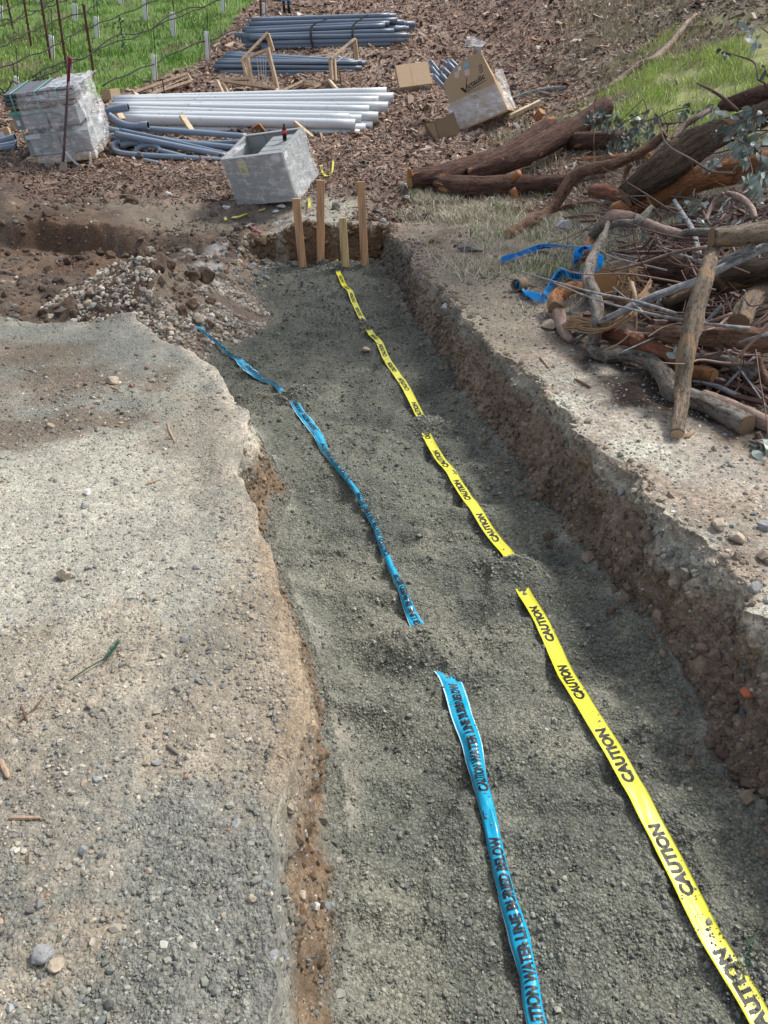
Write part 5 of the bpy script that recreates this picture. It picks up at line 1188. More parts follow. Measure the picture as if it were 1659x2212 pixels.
def stakes_and_small():
    for tx, ty, bx, by, m, lab in [(673, 250, 718, 697, 'lum1', 'reddish wooden stake leaning left, leftmost of the four'), (833, 130, 833, 683, 'lum1', 'tall reddish wooden stake, second from the left of the four'), (975, 375, 995, 699, 'lum2', 'short pale yellow wooden stake in the trench'), (1093, 140, 1120, 683, 'lum1', 'tall weathered wooden stake, rightmost of the four')]:
        p = ghit(*K6(bx, by), mounds=False); q = aty(*K6(tx, ty), p[1]); w = 49 / 3 / FPX * depth(p); a = q - p
        V, F = beam(p - a * .06, q, w, .038, (0, 1, 0), .002); o = mk('wooden_stake', V, F, M[m], origin=p); tag(o, lab, 'stake', 'wooden stakes at the trench end')
    a, b = ghit(*K6(372, 428), h=.02), ghit(*K6(442, 474), h=.02); hm = empty('hammer', a, label='claw hammer with a faded pink handle lying on the dirt bank', cat='hammer')
    V, F = tube(resample(np.array([a, a * .5 + b * .5, b]), 8), [.015, .014, .014, .015, .017, .02, .021, .019], 10); mk('handle', V, F, M['hammer'], hm, smooth=True)
    c, d = ghit(*K6(340, 440), h=.02), ghit(*K6(412, 412), h=.02); V, F = tube(resample(np.array([c, (c + d) / 2 + [0, 0, .01], d]), 9), [.024, .024, .016, .018, .021, .018, .013, .009, .005], 10); mk('head', V, F, M['iron'], hm, smooth=True)
    for P, w, lab in [([K6(258, 374), K6(300, 370), K6(355, 350)], .035, 'yellow tape scrap on the dirt bank left of the hammer'), ([K6(430, 330), K6(474, 318)], .03, 'small yellow tape scrap in front of the open crate'), ([K6(212, 372), K6(222, 392)], .03, 'tiny yellow tape scrap on the far dirt bank'),
                      ([K2(815, 1078), K2(838, 1070), K2(842, 1115), K2(876, 1146), K2(906, 1118), K2(914, 1060), K2(908, 1028)], .03, 'curled yellow ribbon loop right of the open crate'), ([K6(757, 250), K6(762, 312)], .03, 'yellow ribbon hanging below the right corner of the open crate'), ([K7(115, 268), K7(105, 275), K7(100, 282)], .02, 'bit of yellow ribbon by the log end')][:5]:
        Q = resample(np.array([ghit(*p, h=.02 + .03 * (i % 2)) for i, p in enumerate(P)]), 16); T, N, B = frames(Q); s = np.array([0, 0, 1.0])
        V = np.vstack([Q + N * w / 2, Q - N * w / 2 + s * .012, Q - N * w / 2 + s * .010, Q + N * w / 2 - s * .002]); n = 16
        F = [[k * n + i, k * n + i + 1, ((k + 1) % 4) * n + i + 1, ((k + 1) % 4) * n + i] for k in range(4) for i in range(n - 1)]
        tag(mk('tape_scrap', V, F, M['yellow']), lab, 'tape scrap')
    R_ = [(KB(92, 305), .2, 'rock_grey', 'angular grey rock on the grass left of the wood pile', (1, .9, .9)), (KB(238, 290), .1, 'rock_grey', 'small grey rock behind the blue tape roll', (1, .9, .7)), (K7(715, 590), .26, 'rock_dark', 'flat dark rock on the right path near the blue tape', (1, .7, .35)), (K7(150, 415), .1, 'rock_grey', 'grey rock at the back right corner of the trench', (1, .9, .7)), (K7(295, 265), .14, 'rock_grey', 'grey rock below the log end', (1, .8, .7)), (K7(275, 180), .13, 'rock_grey', 'grey rock left of the log end', (1, .8, .7)), (K7(365, 545), .09, 'rock_dark', 'dark rock on the right rim near the stakes', (1, .9, .5)),
          (K7(548, 975), .12, 'rock_grey', 'pale grey rock on the rim of the right trench wall', (1, .7, .6)), (K7(1240, 1095), .13, 'rock_tan', 'pale rock at the foot of the orange root', (1, .8, .6)), (K6(930, 318), .13, 'rock_dark', 'round brown rock behind the short stake', (1, .9, .8)), (K6(1240, 415), .1, 'rock_grey', 'grey rock right of the rightmost stake', (1, .9, .8)), (K7(860, 275), .12, 'rock_grey', 'blue grey rock in the grass below the front log', (1, .8, .7)), (K7(930, 270), .1, 'rock_grey', 'pale rock in the grass under the front log', (1, .7, .5)),
          ((190, 1068), .05, 'rock_white', 'white rock on the sunny left ground', (1, .7, .6)), ((183, 1096), .04, 'rock_grey', 'dark sided rock just below the white rock', (1, .9, .7)), ((140, 1250), .058, 'rock_tan', 'grey tan rock on the left ground, largest of the middle distance', (1, .85, .85)), ((200, 1525), .036, 'rock_tan', 'egg shaped tan rock in the middle of the left ground', (1, .8, .8)), ((98, 2066), .052, 'rock_grey', 'large grey stone in the lower left corner', (.9, 1, .7)), ((122, 2088), .036, 'rock_tan', 'tan grey stone touching the large stone in the lower left', (1, .9, .7)),
          ((243, 830), .085, 'rock_tan', 'rounded tan rock by a dark twig on the left ground', (1, .8, .8)), ((790, 758), .09, 'rock_tan', 'flat pinkish stone on the trench gravel between the tapes', (1, .7, .45)), ((432, 695), .16, 'rock_tan', 'pale stone at the foot of the gravel heap', (1, .6, .5)), ((110, 688), .10, 'rock_tan', 'pale stone left of the gravel heap', (1, .7, .5)), ((545, 1944), .02, 'rock_tan', 'round tan pebble near the trench edge', (1, 1, .9)), ((692, 1953), .022, 'rock_grey', 'oval blue grey stone near the trench edge', (1, .6, .4)), ((590, 2065), .025, 'rock_grey', 'flat grey stone on the left gravel patch', (1, .9, .4)), ((340, 1650 - 1), .03, 'rock_grey', 'blue grey stone on the left ground', (1, .7, .5)), ((510, 1780), .03, 'rock_grey', 'pale blue stone at the edge of the gravel patch', (.8, 1, .4)), ((67, 1970 - 2), .025, 'rock_dark', 'brown wood knot on the left ground', (1, .8, .7)),
          ((654, 1940), .032, 'rock_tan', 'tan stone half out of the left trench wall', (1, .8, .8)), ((1650, 1145), .07, 'rock_grey', 'grey stone on the right rim near the photo edge', (1, .8, .7)), ((1630, 1275), .06, 'rock_grey', 'small grey stone on the lower right rim', (1, .8, .7)), ((1550, 1142), .07, 'rock_tan', 'cream stone on the right rim', (1, .8, .8)), ((1590, 1168), .07, 'rock_tan', 'pinkish stone right of the cream stone on the rim', (1, .8, .7)), ((1340, 1070), .05, 'rock_grey', 'pale stone on the right rim by the path', (1, .8, .8)),
          ((455, 1805 - 1100), .09, 'dirtclod', 'dark clod right of the pale stone under the gravel heap', (1, .9, .7)), ((415, 605), .2, 'dirtclod', 'large brown soil block behind the gravel heap', (1, .7, .6)), ((445, 607), .22, 'dirtclod', 'brown soil block at the trench corner', (1, .8, .8)), ((370, 580), .13, 'dirtclod', 'brown soil block high behind the gravel heap', (1, .8, .8)), ((418, 665), .13, 'dirtclod', 'dark soil lump on the right flank of the gravel heap', (1, .9, .8)), ((395, 680), .12, 'dirtclod', 'smaller dark soil lump beside it on the heap', (1, .9, .9)), ((455, 655), .12, 'dirtclod', 'soil lump at the right foot of the gravel heap', (1, .9, .6)), ((283, 442), .2, 'dirtclod', 'dark soil clod on the far dirt path', (1, .9, .8)), ((270, 425), .14, 'dirtclod', 'smaller clod above the dark clod on the far path', (1, .9, .8)), ((365, 424), .13, 'rock_white', 'white lump on the far path', (1, .7, .6)), (K6(225, 322), .12, 'lime', 'white broken lump in front of the open crate', (1, .8, .6)), (K6(575, 308), .16, 'lime', 'flat white broken piece below the open crate', (1, .7, .3)), (K6(540, 338), .12, 'lime', 'lower white broken piece below the open crate', (1, .7, .3)),
          ((1618, 1494), .06, 'brick', 'broken orange brick in the right trench wall', (1, .9, .7))]
    for i, (p, s, m, lab, sq) in enumerate(R_):
        rock({'dirtclod': 'soil_clod', 'brick': 'brick_piece'}.get(m, 'rock'), ghit(*p), s, M[m], lab, 200 + i, sq, .2 if m != 'brick' else .45, cat={'dirtclod': 'clod', 'brick': 'brick'}.get(m, 'rock'), det=1 if s < .09 else 2)
    ST = [([(362, 912), (366, 930), (378, 955)], .006, 'straw', 'curved pale stick on the left ground'), ([(318, 1045), (348, 1035)], .005, 'straw', 'short reddish stick on the left ground'), ([(360, 1608), (393, 1634)], .0065, 'bark_grey', 'short grey stick near the middle of the left ground'), ([(18, 1767), (88, 1766)], .007, 'straw', 'split pale stick at the left edge'), ([(40, 1560), (70, 1535), (95, 1505)], .004, 'twig', 'forked dark twig on the left ground'), ([(215, 826), (255, 842)], .008, 'straw', 'reddish stick right of the rounded tan rock'), ([(310, 890), (390, 855), (420, 840)], .004, 'straw', 'long thin straw on the left ground'), ([(828 - 110, 1900 + 55), (722, 1890), (718, 2010 - 70)], .003, 'straw', 'pale straw hanging at the left trench wall'),
          ([(45, 1525), (60, 1560)], .004, 'twig', 'tiny dark twig left of the egg shaped rock'), ([(0, 1640), (18, 1680)], .009, 'straw', 'broken pale wood at the left edge'), ([K8(345, 1130), K8(395, 1195)], .008, 'straw', 'pale splinter on the right path'), ([K8(545, 1260), K8(640, 1310)], .01, 'bark_brown', 'flat bark flake on the right path'), ([K8(1180, 1640 - 45), K8(1240, 1560)], .012, 'straw', 'short stick by the foot of the standing log'), ([(600, 1630), (625, 1645)], .004, 'straw', 'curved straw near the trench edge')]
    for P, r, m, lab in ST:
        Q = resample(np.array([ghit(*p, h=r * .8) for p in P]), 10); V, F = tube(Q, r * np.array([.35, .8, 1, .9, 1.05, .85, .95, .7, .75, .3]), 7, .3, 5, rf=40); tag(mk('stick', V, F, M[m]), lab, 'stick')
    for (x, y), (x2, y2), s, lab in [((230, 1420), (250, 1395), .05, 'small green conifer sprig on the left ground'), ((1625, 2030), (1612, 2075), .055, 'green conifer sprig at the lower right edge of the gravel')]:
        p, q = ghit(x, y, h=.02), ghit(x2, y2, h=.015)
        mb = MB()
        if x < 500: p0 = ghit(150, 1470, h=.006); Q = resample(np.array([p0, (p0 + p) / 2 + [0, 0, .003], p]), 8); mb.add(*tube(Q, .002, 5))
        mb.add(*tube([p, q], .002, 5))
        for k in range(170):
            a = random.random(); c = p + (q - p) * (a * 1.5 - .25); d = unit(np.array([random.gauss(0, 1), random.gauss(0, 1), .35 + random.random() * .4]) + 1.5 * unit(q - p)); u = unit(np.cross(d, (0, 0, 1)))
            L = s * random.uniform(.25, .5); mb.add([c - u * .0012, c + u * .0012, c + d * L], [[0, 1, 2]])
        tag(mb.build('conifer_sprig', M['frond']), lab, 'sprig')
# ---------------------------------------------------------------- wood pile
def limb(name, label, mat, pts, cat='log', cut=(None, None), n=14, rough=.10, group=None, seed=0, steps=None, rf=7.0):
    P, r = [], []
    for K, x, y, w, lift in pts:
        if K is None: P.append(P[0] + np.array([x, y, lift])); r.append(r[0] * w); continue
        p = ghit(*K(x, y), h=.05 + lift)
        for _ in range(2):
            rad = w * KS[K] * .5 / FPX * depth(p); p = ghit(*K(x, y), h=rad + lift)
        P.append(p); r.append(rad)
    A = np.column_stack([P, r]); L = np.sum(np.linalg.norm(np.diff(A[:, :3], axis=0), axis=1))
    n = int(n * 1.5) if n > 12 else n; steps = steps or int(np.clip(L / (np.mean(r) * .28), 12, 120)); A = resample(A, steps)
    rn = np.random.default_rng(seed + 1); q = A[:, :3] + np.cumsum(rn.normal(0, .025, (steps, 3)), 0) * A[:, 3:].mean() * .5
    l = np.concatenate([[0], np.cumsum(np.linalg.norm(np.diff(q, axis=0), axis=1))]); th = np.linspace(0, 2 * math.pi, n, endpoint=False)
    rm = A[:, 3].mean(); cx_, sx_, lx_ = np.broadcast_arrays(np.cos(th)[None], np.sin(th)[None], (l / rm)[:, None])
    nn = fbm(cx_ * 1.0 + seed, sx_ * 1.0, 1.6, 4, seed, lx_ * .22) + .45 * fbm(cx_ + seed, sx_, 5.5, 2, seed + 3, lx_ * .10)
    A[:, 3] = A[:, 3] * (1 + .06 * fbm(l / rm, l * 0, .35, 3, seed))
    T, N, B = frames(q); V = q[:, None] + (N[:, None] * cx_[..., None] + B[:, None] * sx_[..., None]) * (A[:, 3][:, None] * (1 + rough * nn))[..., None]
    V = np.vstack([V.reshape(-1, 3), q[0], q[-1]]); _, F = tube(q, A[:, 3], n, cap=True)
    o = mk(name, V, F, M[mat], smooth=True); tag(o, label, cat, group)
    lc = np.stack([np.cos(th)[None] * A[:, 3:], np.sin(th)[None] * A[:, 3:], np.repeat(l[:, None], n, 1)], -1).reshape(-1, 3) + seed * 3.7
    lc = np.vstack([lc, lc[0], lc[-1]]); o.data.attributes.new('lco', 'FLOAT_VECTOR', 'POINT').data.foreach_set('vector', lc.astype(np.float32).ravel())
    T, N, B = frames(q)
    for e, cm in zip((0, -1), cut):
        if cm is None: continue
        c = q[e]; d = T[e] * (-1 if e == 0 else 1); a = np.linspace(0, 2 * math.pi, n, endpoint=False); rr = A[e, 3]
        base = 0 if e == 0 else (steps - 1) * n
        ring = V[base:base + n] - c; ring = ring - np.outer(ring @ d, d)
        VV = np.vstack([c + ring * .97 + d * .004, c + ring * .5 + d * .006, c[None] + d * .006])
        FF = [[i, (i + 1) % n, n + (i + 1) % n, n + i] for i in range(n)] + [[n + i, n + (i + 1) % n, 2 * n] for i in range(n)]
        if e == 0: FF = [f[::-1] for f in FF]
        ch = mk('cut_end', VV, FF, M[cm], origin=c); ch.parent = o; ch.location = Vector(c) - o.location
    return o, A

def wood_pile():
    K = K3
    limb('log', 'dark log with a reddish cut left end, rear one of the three long logs', 'bark_dark', [(K3, 322, 1175, 120, 0), (K3, 480, 1150, 130, .0), (K3, 760, 1075, 125, .04), (K3, 1000, 960, 105, .06), (K3, 1240, 790, 95, .08)], cut=('cut_orange', 'cut_orange'), n=20, seed=1)
    limb('log', 'long dark log lying diagonally, thickest in the middle of the three', 'bark_dark', [(K3, 700, 1140, 90, .06), (K3, 1000, 1035, 135, .12), (K3, 1330, 860, 140, .12), (K3, 1590, 700, 125, .14)], cut=(None, 'cut_brown'), n=20, seed=2)
    o, A = limb('log', 'dark front log with pale scars and broken branch stubs', 'bark_dark', [(K7, 490, 165, 125, 0), (K7, 750, 172, 135, 0), (K7, 1000, 165, 135, 0), (K7, 1240, 155, 115, 0), (K7, 1400, 140, 95, .02)], cut=('cut_orange', None), n=20, seed=3)
    for i, (x1, y1, x2, y2, w) in enumerate([(985, 190, 1050, 310, 50), (1000, 110, 1030, 85, 50), (330, 100, 318, 55, 36)]):
        p, q = aty(*K7(x1, y1), A[len(A) // 2, 1] - .12 if i < 2 else A[0, 1] - .05), aty(*K7(x2, y2), A[len(A) // 2, 1] - .2 if i < 2 else A[0, 1] - .1)
        V, F = tube(resample(np.array([p, (p + q) / 2, q]), 8), np.linspace(w / 6 / FPX * depth(p), w / 8 / FPX * depth(p), 8), 9, .2, i); mk('branch_stub', V, F, M['orange'], o, smooth=True)
    limb('branch', 'forked brown branch propped across the front log', 'bark_brown', [(K7, 955, 480, 60, 0), (K7, 1120, 390, 66, .02), (K7, 1250, 300, 66, .05), (K7, 1340, 170, 80, .2), (K7, 1430, 80, 80, .3), (K7, 1580, 40, 75, .35), (KA, 480, 1290, 75, .4), (KA, 700, 1180, 75, .45), (KA, 845, 1065, 66, .55)], 'branch', ('cut_pale', 'cut_brown'), 12, seed=4)
    limb('branch', 'short stub of the forked branch lying over the front log end', 'bark_grey', [(K7, 1380, 120, 60, .12), (K7, 1480, 105, 55, .1), (K7, 1590, 95, 45, .08)], 'branch', (None, 'cut_brown'), 10, seed=5)
    limb('log', 'thick rotten dark log with split bark, upper right of the pile', 'rotten', [(KA, 520, 1570, 170, .22), (KA, 700, 1430, 230, .26), (KA, 900, 1290, 270, .3), (KA, 1150, 1120, 240, .34), (KA, 1400, 1010, 190, .36), (KA, 1700, 880, 170, .36)], cut=('cut_brown', None), n=22, rough=.16, seed=6)
    limb('log', 'split orange red log lying under the thick rotten log', 'orange', [(KA, 430, 1680, 110, .05), (KA, 640, 1610, 150, .08), (KA, 900, 1510, 170, .1), (KA, 1250, 1390, 190, .12), (KA, 1700, 1290, 200, .14)], n=18, rough=.13, seed=7)
    limb('log', 'short red log with a splintered end beside the rotten log', 'bark_red', [(KA, 275, 1525, 115, .02), (KA, 400, 1540, 112, .04), (KA, 540, 1570, 110, .05)], cut=('cut_orange', None), n=16, seed=8)
    limb('log', 'dark log at the top right edge behind the leaves', 'bark_dark', [(KA, 1290, 850, 90, .3), (KA, 1480, 790, 150, .32), (KA, 1700, 740, 180, .34)], cut=('cut_orange', None), n=16, seed=9)
    limb('log', 'dark log lying in shade behind the leafy twigs', 'bark_dark', [(KA, 60, 1130, 130, .0), (KA, 300, 1120, 140, 0), (KA, 520, 1120, 130, 0)], n=14, seed=10)
    limb('branch', 'orange split branch in the grass behind the forked branch', 'orange', [(KA, 100, 1280, 34, 0), (KA, 400, 1255, 40, 0), (KA, 720, 1240, 50, .03)], 'branch', seed=11)
    limb('branch', 'thin brown branch parallel to the orange split branch', 'bark_brown', [(KA, 560, 1285, 24, 0), (KA, 740, 1280, 24, 0)], 'branch', seed=12, n=9)
    limb('branch', 'thin upright brown branch in front of the grass patch', 'bark_brown', [(KA, 500, 1480, 36, 0), (KA, 530, 1380, 40, .1), (KA, 560, 1310, 44, .2)], 'branch', seed=13, n=9)
    limb('branch', 'dark wavy branch lying behind the blue tape', 'bark_brown', [(K7, 1255, 325, 26, 0), (K7, 1340, 300, 34, 0), (K7, 1420, 290, 36, .02), (K7, 1510, 280, 40, .03), (K7, 1590, 300, 40, .03)], 'branch', seed=14, n=9)
    limb('branch', 'smooth tan branch rising towards the thin twigs on the grass', 'bark_smooth', [(KA, 900, 1110, 40, .5), (KA, 1000, 1000, 46, .55), (KA, 1100, 930, 44, .6), (KA, 1200, 870, 36, .6)], 'branch', seed=15, n=9)
    limb('log', 'big pale log with a sawn oval end resting on the standing log', 'bark_pale', [(KB, 1228, 352, 140, .62), (KB, 1400, 335, 150, .6), (KB, 1560, 310, 160, .58), (KB, 1800, 270, 180, .56)], cut=('cut_brown', None), n=22, seed=16)
    limb('log', 'pale flaking log standing upright against the front of the pile', 'bark_pale', [(K8, 1135, 1580, 78, .0), (K8, 1165, 1330, 88, .09), (K8, 1190, 1130, 96, .22), (K8, 1245, 880, 98, .38), (K8, 1300, 690, 92, .5), (K8, 1352, 508, 80, .56)], cut=('cut_pale', None), n=20, seed=17)
    limb('branch', 'long silver dead branch slanting across the middle of the pile', 'silver', [(KB, 165, 1105, 38, .0), (KB, 290, 1030, 46, .1), (KB, 400, 985, 50, .2), (KB, 600, 890, 56, .3), (KB, 830, 790, 66, .38), (KB, 1100, 690, 62, .42), (KB, 1400, 540, 66, .46), (KB, 1700, 395, 80, .5)], 'branch', n=12, seed=18)
    limb('branch', 'silver side fork of the long dead branch', 'silver', [(KB, 1260, 570, 44, .44), (KB, 1400, 490, 56, .5), (KB, 1560, 430, 66, .54)], 'branch', n=10, seed=19)
    limb('twig', 'pale broken spur under the silver branch', 'silver', [(KB, 828, 820, 34, .34), (KB, 800, 880, 22, .3), (KB, 768, 942, 8, .26)], 'twig', n=8, seed=20)
    limb('branch', 'small silver fork at the lower end of the long dead branch', 'silver', [(KB, 165, 1165, 18, 0), (KB, 240, 1110, 26, .02), (KB, 290, 1060, 32, .06)], 'branch', n=8, seed=21)
    limb('branch', 'arched reddish branch over the back of the pile', 'bark_smooth', [(KB, 385, 245, 70, .36), (KB, 470, 188, 90, .4), (KB, 640, 205, 82, .38), (KB, 740, 250, 80, .36), (KB, 880, 300, 76, .36), (KB, 1030, 330, 56, .38)], 'branch', n=14, seed=22)
    limb('branch', 'grey branch lying over the arched branch end', 'bark_grey', [(KB, 912, 358, 40, .4), (KB, 1050, 310, 56, .42), (KB, 1220, 305, 64, .44)], 'branch', n=10, seed=23)
    limb('branch', 'knotty grey branch joining the arch to the tip above it', 'bark_grey', [(KB, 440, 270, 40, .34), (KB, 520, 238, 56, .4), (KB, 640, 240, 62, .42), (KB, 710, 180, 50, .46), (KB, 765, 115, 38, .5)], 'branch', n=10, seed=24)
    limb('branch', 'grey trunk piece wound with blue tape', 'bark_grey', [(KB, 170, 610, 60, .0), (KB, 230, 500, 66, .08), (KB, 300, 350, 84, .2), (KB, 385, 238, 66, .34)], 'branch', n=12, seed=25)
    limb('branch', 'orange peeled piece under the blue tape loop', 'orange', [(KB, 285, 375, 80, .2), (KB, 255, 460, 70, .14), (KB, 240, 530, 50, .08)], 'branch', n=10, seed=26, rough=.2)
    limb('branch', 'crooked grey lichen covered branch at the front of the pile', 'bark_grey', [(KB, 430, 235, 34, .42), (KB, 400, 340, 44, .4), (KB, 350, 430, 58, .38), (KB, 290, 560, 84, .34), (KB, 280, 680, 90, .3), (KB, 330, 790, 92, .26), (KB, 355, 920, 88, .2), (KB, 345, 1050, 90, .12), (KB, 330, 1180, 100, .02)], 'branch', n=16, seed=27, rough=.16)
    limb('log', 'bent grey log along the foot of the pile with a sawn right end', 'bark_grey', [(KB, 290, 1200, 80, .02), (KB, 400, 1260, 96, .0), (KB, 560, 1250, 100, .02), (KB, 720, 1290, 110, .03), (KB, 850, 1400, 150, .02), (KB, 920, 1530, 150, .0), (K8, 1180, 1350, 105, 0), (K8, 1340, 1425, 112, 0), (K8, 1525, 1520, 125, 0)], cut=(None, 'cut_brown'), n=18, seed=28, rough=.15)
    limb('log', 'fat orange root elbow at the left of the pile', 'orange', [(K8, 615, 735, 60, .12), (K8, 520, 740, 70, .12), (K8, 440, 790, 90, .06), (K8, 430, 860, 84, .03)], 'root', n=16, seed=29, rough=.2)
    limb('log', 'tan pink root foot with a frayed broken tip', 'bark_smooth', [(K8, 440, 850, 66, .02), (K8, 470, 930, 76, .0), (K8, 500, 1000, 66, .0), (K8, 535, 1045, 40, .0)], 'root', n=14, seed=30, rough=.16)
    limb('log', 'round orange sawn log end facing the path', 'rotten', [(K8, 722, 718, 165, .06), (None, .05, .11, 1.02, -.01), (None, .11, .22, 1.0, -.02), (None, .16, .32, .9, -.04)], cut=('cut_orange', None), n=24, seed=31)
    limb('log', 'small sawn log end below the round orange one', 'bark_brown', [(K8, 834, 818, 92, .05), (None, .04, .12, 1.0, 0), (None, .08, .26, 1, -.02)], cut=('cut_brown', None), n=18, seed=32)
    limb('log', 'dark mossy stump behind the round orange log', 'bark_dark', [(KB, 760, 610, 190, .1), (KB, 880, 600, 220, .1), (KB, 1010, 590, 200, .12)], 'stump', n=18, seed=33, rough=.2)
    limb('log', 'dark grey big log in the shade under the silver branch', 'rotten', [(KB, 870, 900, 120, .06), (KB, 1050, 810, 150, .1), (KB, 1300, 700, 190, .14), (KB, 1500, 640, 210, .2), (KB, 1750, 590, 230, .22)], cut=('cut_brown', None), n=18, seed=34)
    limb('log', 'brown log lying flat behind the standing log', 'bark_brown', [(KB, 745, 1070, 90, .16), (KB, 900, 1090, 130, .18), (KB, 1050, 1100, 130, .18), (KB, 1300, 1110, 170, .18), (KB, 1500, 1130, 180, .18), (KB, 1750, 1150, 180, .18)], cut=('cut_pale', None), n=20, seed=35)
    limb('log', 'reddish barkless log behind the bent grey log', 'bark_red', [(KB, 385, 1095, 70, .06), (KB, 520, 1105, 100, .08), (KB, 680, 1150, 120, .08), (KB, 850, 1230, 120, .07), (KB, 1000, 1330, 110, .05)], cut=('cut_orange', None), n=16, seed=36, rough=.2)
    limb('log', 'grey brown log under the flat brown log, right of the standing log', 'bark_grey', [(KB, 1100, 1275, 70, .06), (KB, 1280, 1285, 90, .06), (KB, 1420, 1330, 100, .05), (KB, 1560, 1410, 100, .04)], n=14, seed=37)
    limb('log', 'orange split log end right of the standing log', 'orange', [(KB, 1080, 1385, 100, .02), (KB, 1170, 1395, 110, .02), (KB, 1245, 1415, 105, .02)], cut=(None, 'cut_orange'), n=16, seed=38)
    limb('log', 'shaded log with a round dark sawn end at the right edge', 'bark_pale', [(KB, 1430, 1010, 160, .16), (None, .12, .2, 1.02, .03), (None, .34, .5, 1, .08)], cut=('cut_brown', None), n=20, seed=39)
    limb('log', 'flat pale plank like log at the lower right of the pile', 'bark_smooth', [(K8, 1290, 1350, 60, 0), (K8, 1430, 1410, 80, 0), (K8, 1600, 1490, 90, 0), (K8, 1720, 1540, 90, 0)], n=14, seed=40)
    limb('log', 'brown root hanging down at the lower right edge of the pile', 'bark_brown', [(KB, 1560, 1290, 90, .1), (KB, 1600, 1380, 90, .05), (KB, 1680, 1470, 80, .02)], 'root', n=12, seed=41)
    limb('branch', 'curved bare branch hooking over at the upper right of the pile', 'bark_smooth', [(KB, 1560, 200, 40, .4), (KB, 1520, 110, 50, .46), (KB, 1440, 40, 48, .5), (KB, 1340, 10, 36, .5)], 'branch', n=10, seed=42)
    limb('branch', 'straight brown branch leaning from the curved bare branch', 'bark_smooth', [(KB, 1180, 220, 30, .36), (KB, 1240, 90, 34, .42), (KB, 1320, 10, 30, .48)], 'branch', n=9, seed=43)
    limb('branch', 'grey stick leaning down behind the arched branch', 'silver', [(KB, 940, 65, 28, .3), (KB, 1010, 180, 36, .32), (KB, 1080, 290, 40, .34), (KB, 1130, 480, 44, .3)], 'branch', n=9, seed=44)
    limb('stick', 'straight thin stick with a whittled pale tip', 'bark_smooth', [(KB, 455, 605, 14, .32), (KB, 700, 545, 26, .36), (KB, 950, 465, 28, .42), (KB, 1190, 425, 32, .46)], 'stick', n=8, seed=45)
    limb('stick', 'upright splintered stick at the middle of the pile', 'straw', [(KB, 640, 1085, 22, .1), (KB, 645, 950, 26, .2), (KB, 640, 800, 30, .3), (KB, 610, 700, 40, .34)], 'stick', n=8, seed=46)
    for i, (a, w) in enumerate([([(KB, 1305, 1515, 16, 0), (KB, 1420, 1400, 24, .06), (KB, 1555, 1270, 26, .12)], 'grey stick slanting up at the lower right of the pile'), ([(KB, 1075, 1450, 20, .02), (KB, 1250, 1490, 36, .02), (KB, 1440, 1570, 40, 0)], 'grey stick sloping down right of the standing log'), ([(KB, 1435, 1155, 16, .3), (KB, 1560, 1120, 26, .34), (KB, 1700, 1080, 30, .36)], 'pale forked stick at the right edge'), ([(KB, 400, 1215, 10, .1), (KB, 520, 1160, 12, .16), (KB, 640, 1050, 10, .24)], 'thin bent root fibre over the reddish log'), ([(KB, 1180, 1000, 26, .2), (KB, 1310, 870, 30, .28)], 'grey stick in the dark hollow of the pile'), ([(KB, 1300, 1050, 14, .16), (KB, 1330, 940, 12, .24)], 'pale splinter in the dark hollow of the pile'), ([(KB, 740, 1110, 8, .3), (KB, 850, 1040, 10, .34), (KB, 965, 1005, 8, .36)], 'dark thin twig over the brown log')]):
        limb('stick', w, 'silver' if i < 3 or i == 4 else 'straw', a, 'stick', n=7, seed=60 + i)
    # fibres of the torn stump
    rn = np.random.default_rng(77); mb = MB()
    for k in range(36):
        s = rn.random(); P = []
        for x, y, l in [(480 + 80 * s, 960 - 60 * s + rn.normal(0, 15), .03), (700 + 30 * s, 990 - 90 * s + rn.normal(0, 14), .12), (860 + 40 * s, 930 - 120 * s + rn.normal(0, 14), .2), (980 + 30 * s, 800 - 110 * s + rn.normal(0, 18), .28)]: P.append(ghit(*K8(x * .98, y), h=l + .05 + rn.normal(0, .015)))
        V, F = tube(resample(np.array(P), 12), .003 + .005 * rn.random(), 5); mb.add(V, F)
    tag(mb.build('root_fibres', M['fibre']), 'bundle of torn brown root fibres sweeping under the silver branch', 'roots'); mb = MB()
    for k in range(70):
        a = ghit(*K8(rn.normal(850, 30), rn.normal(685, 35)), h=.26 + rn.normal(0, .03)); b = a + np.array([rn.normal(.02, .06), rn.normal(0, .05), rn.normal(-.09, .05)]); V, F = tube(resample(np.array([a, (a + b) / 2 + rn.normal(0, .015, 3), b]), 6), .003 + .003 * rn.random(), 4); mb.add(V, F)
    tag(mb.build('root_fibres', M['fibre']), 'frayed tuft of root fibres on top of the orange log end', 'roots')
    # branches on the chip hill
    limb('branch', 'long pale bare branch lying up the mulch slope', 'bark_smooth', [(K4, 345, 672, 18, 0), (K4, 440, 640, 24, 0), (K4, 520, 612, 32, 0), (K4, 620, 570, 34, .02), (K4, 720, 500, 38, .02), (K4, 820, 425, 44, .02), (K4, 900, 395, 50, 0), (K4, 960, 350, 50, 0), (K4, 1010, 300, 46, .02), (K4, 1080, 215, 42, .02), (K4, 1140, 140, 36, 0), (K4, 1195, 88, 18, 0)], 'branch', n=10, seed=80)
    limb('branch', 'straight grey branch on the mulch right of the big carton', 'silver', [(K4, 0, 640, 24, 0), (K4, 90, 612, 26, 0), (K4, 200, 585, 28, 0), (K4, 350, 566, 26, 0)], 'branch', n=9, seed=81)
    limb('branch', 'thin dark branch above the straight grey branch', 'bark_brown', [(K4, 90, 590, 10, 0), (K4, 250, 545, 16, 0), (K4, 420, 520, 16, 0), (K4, 570, 465, 12, 0)], 'branch', n=7, seed=82)
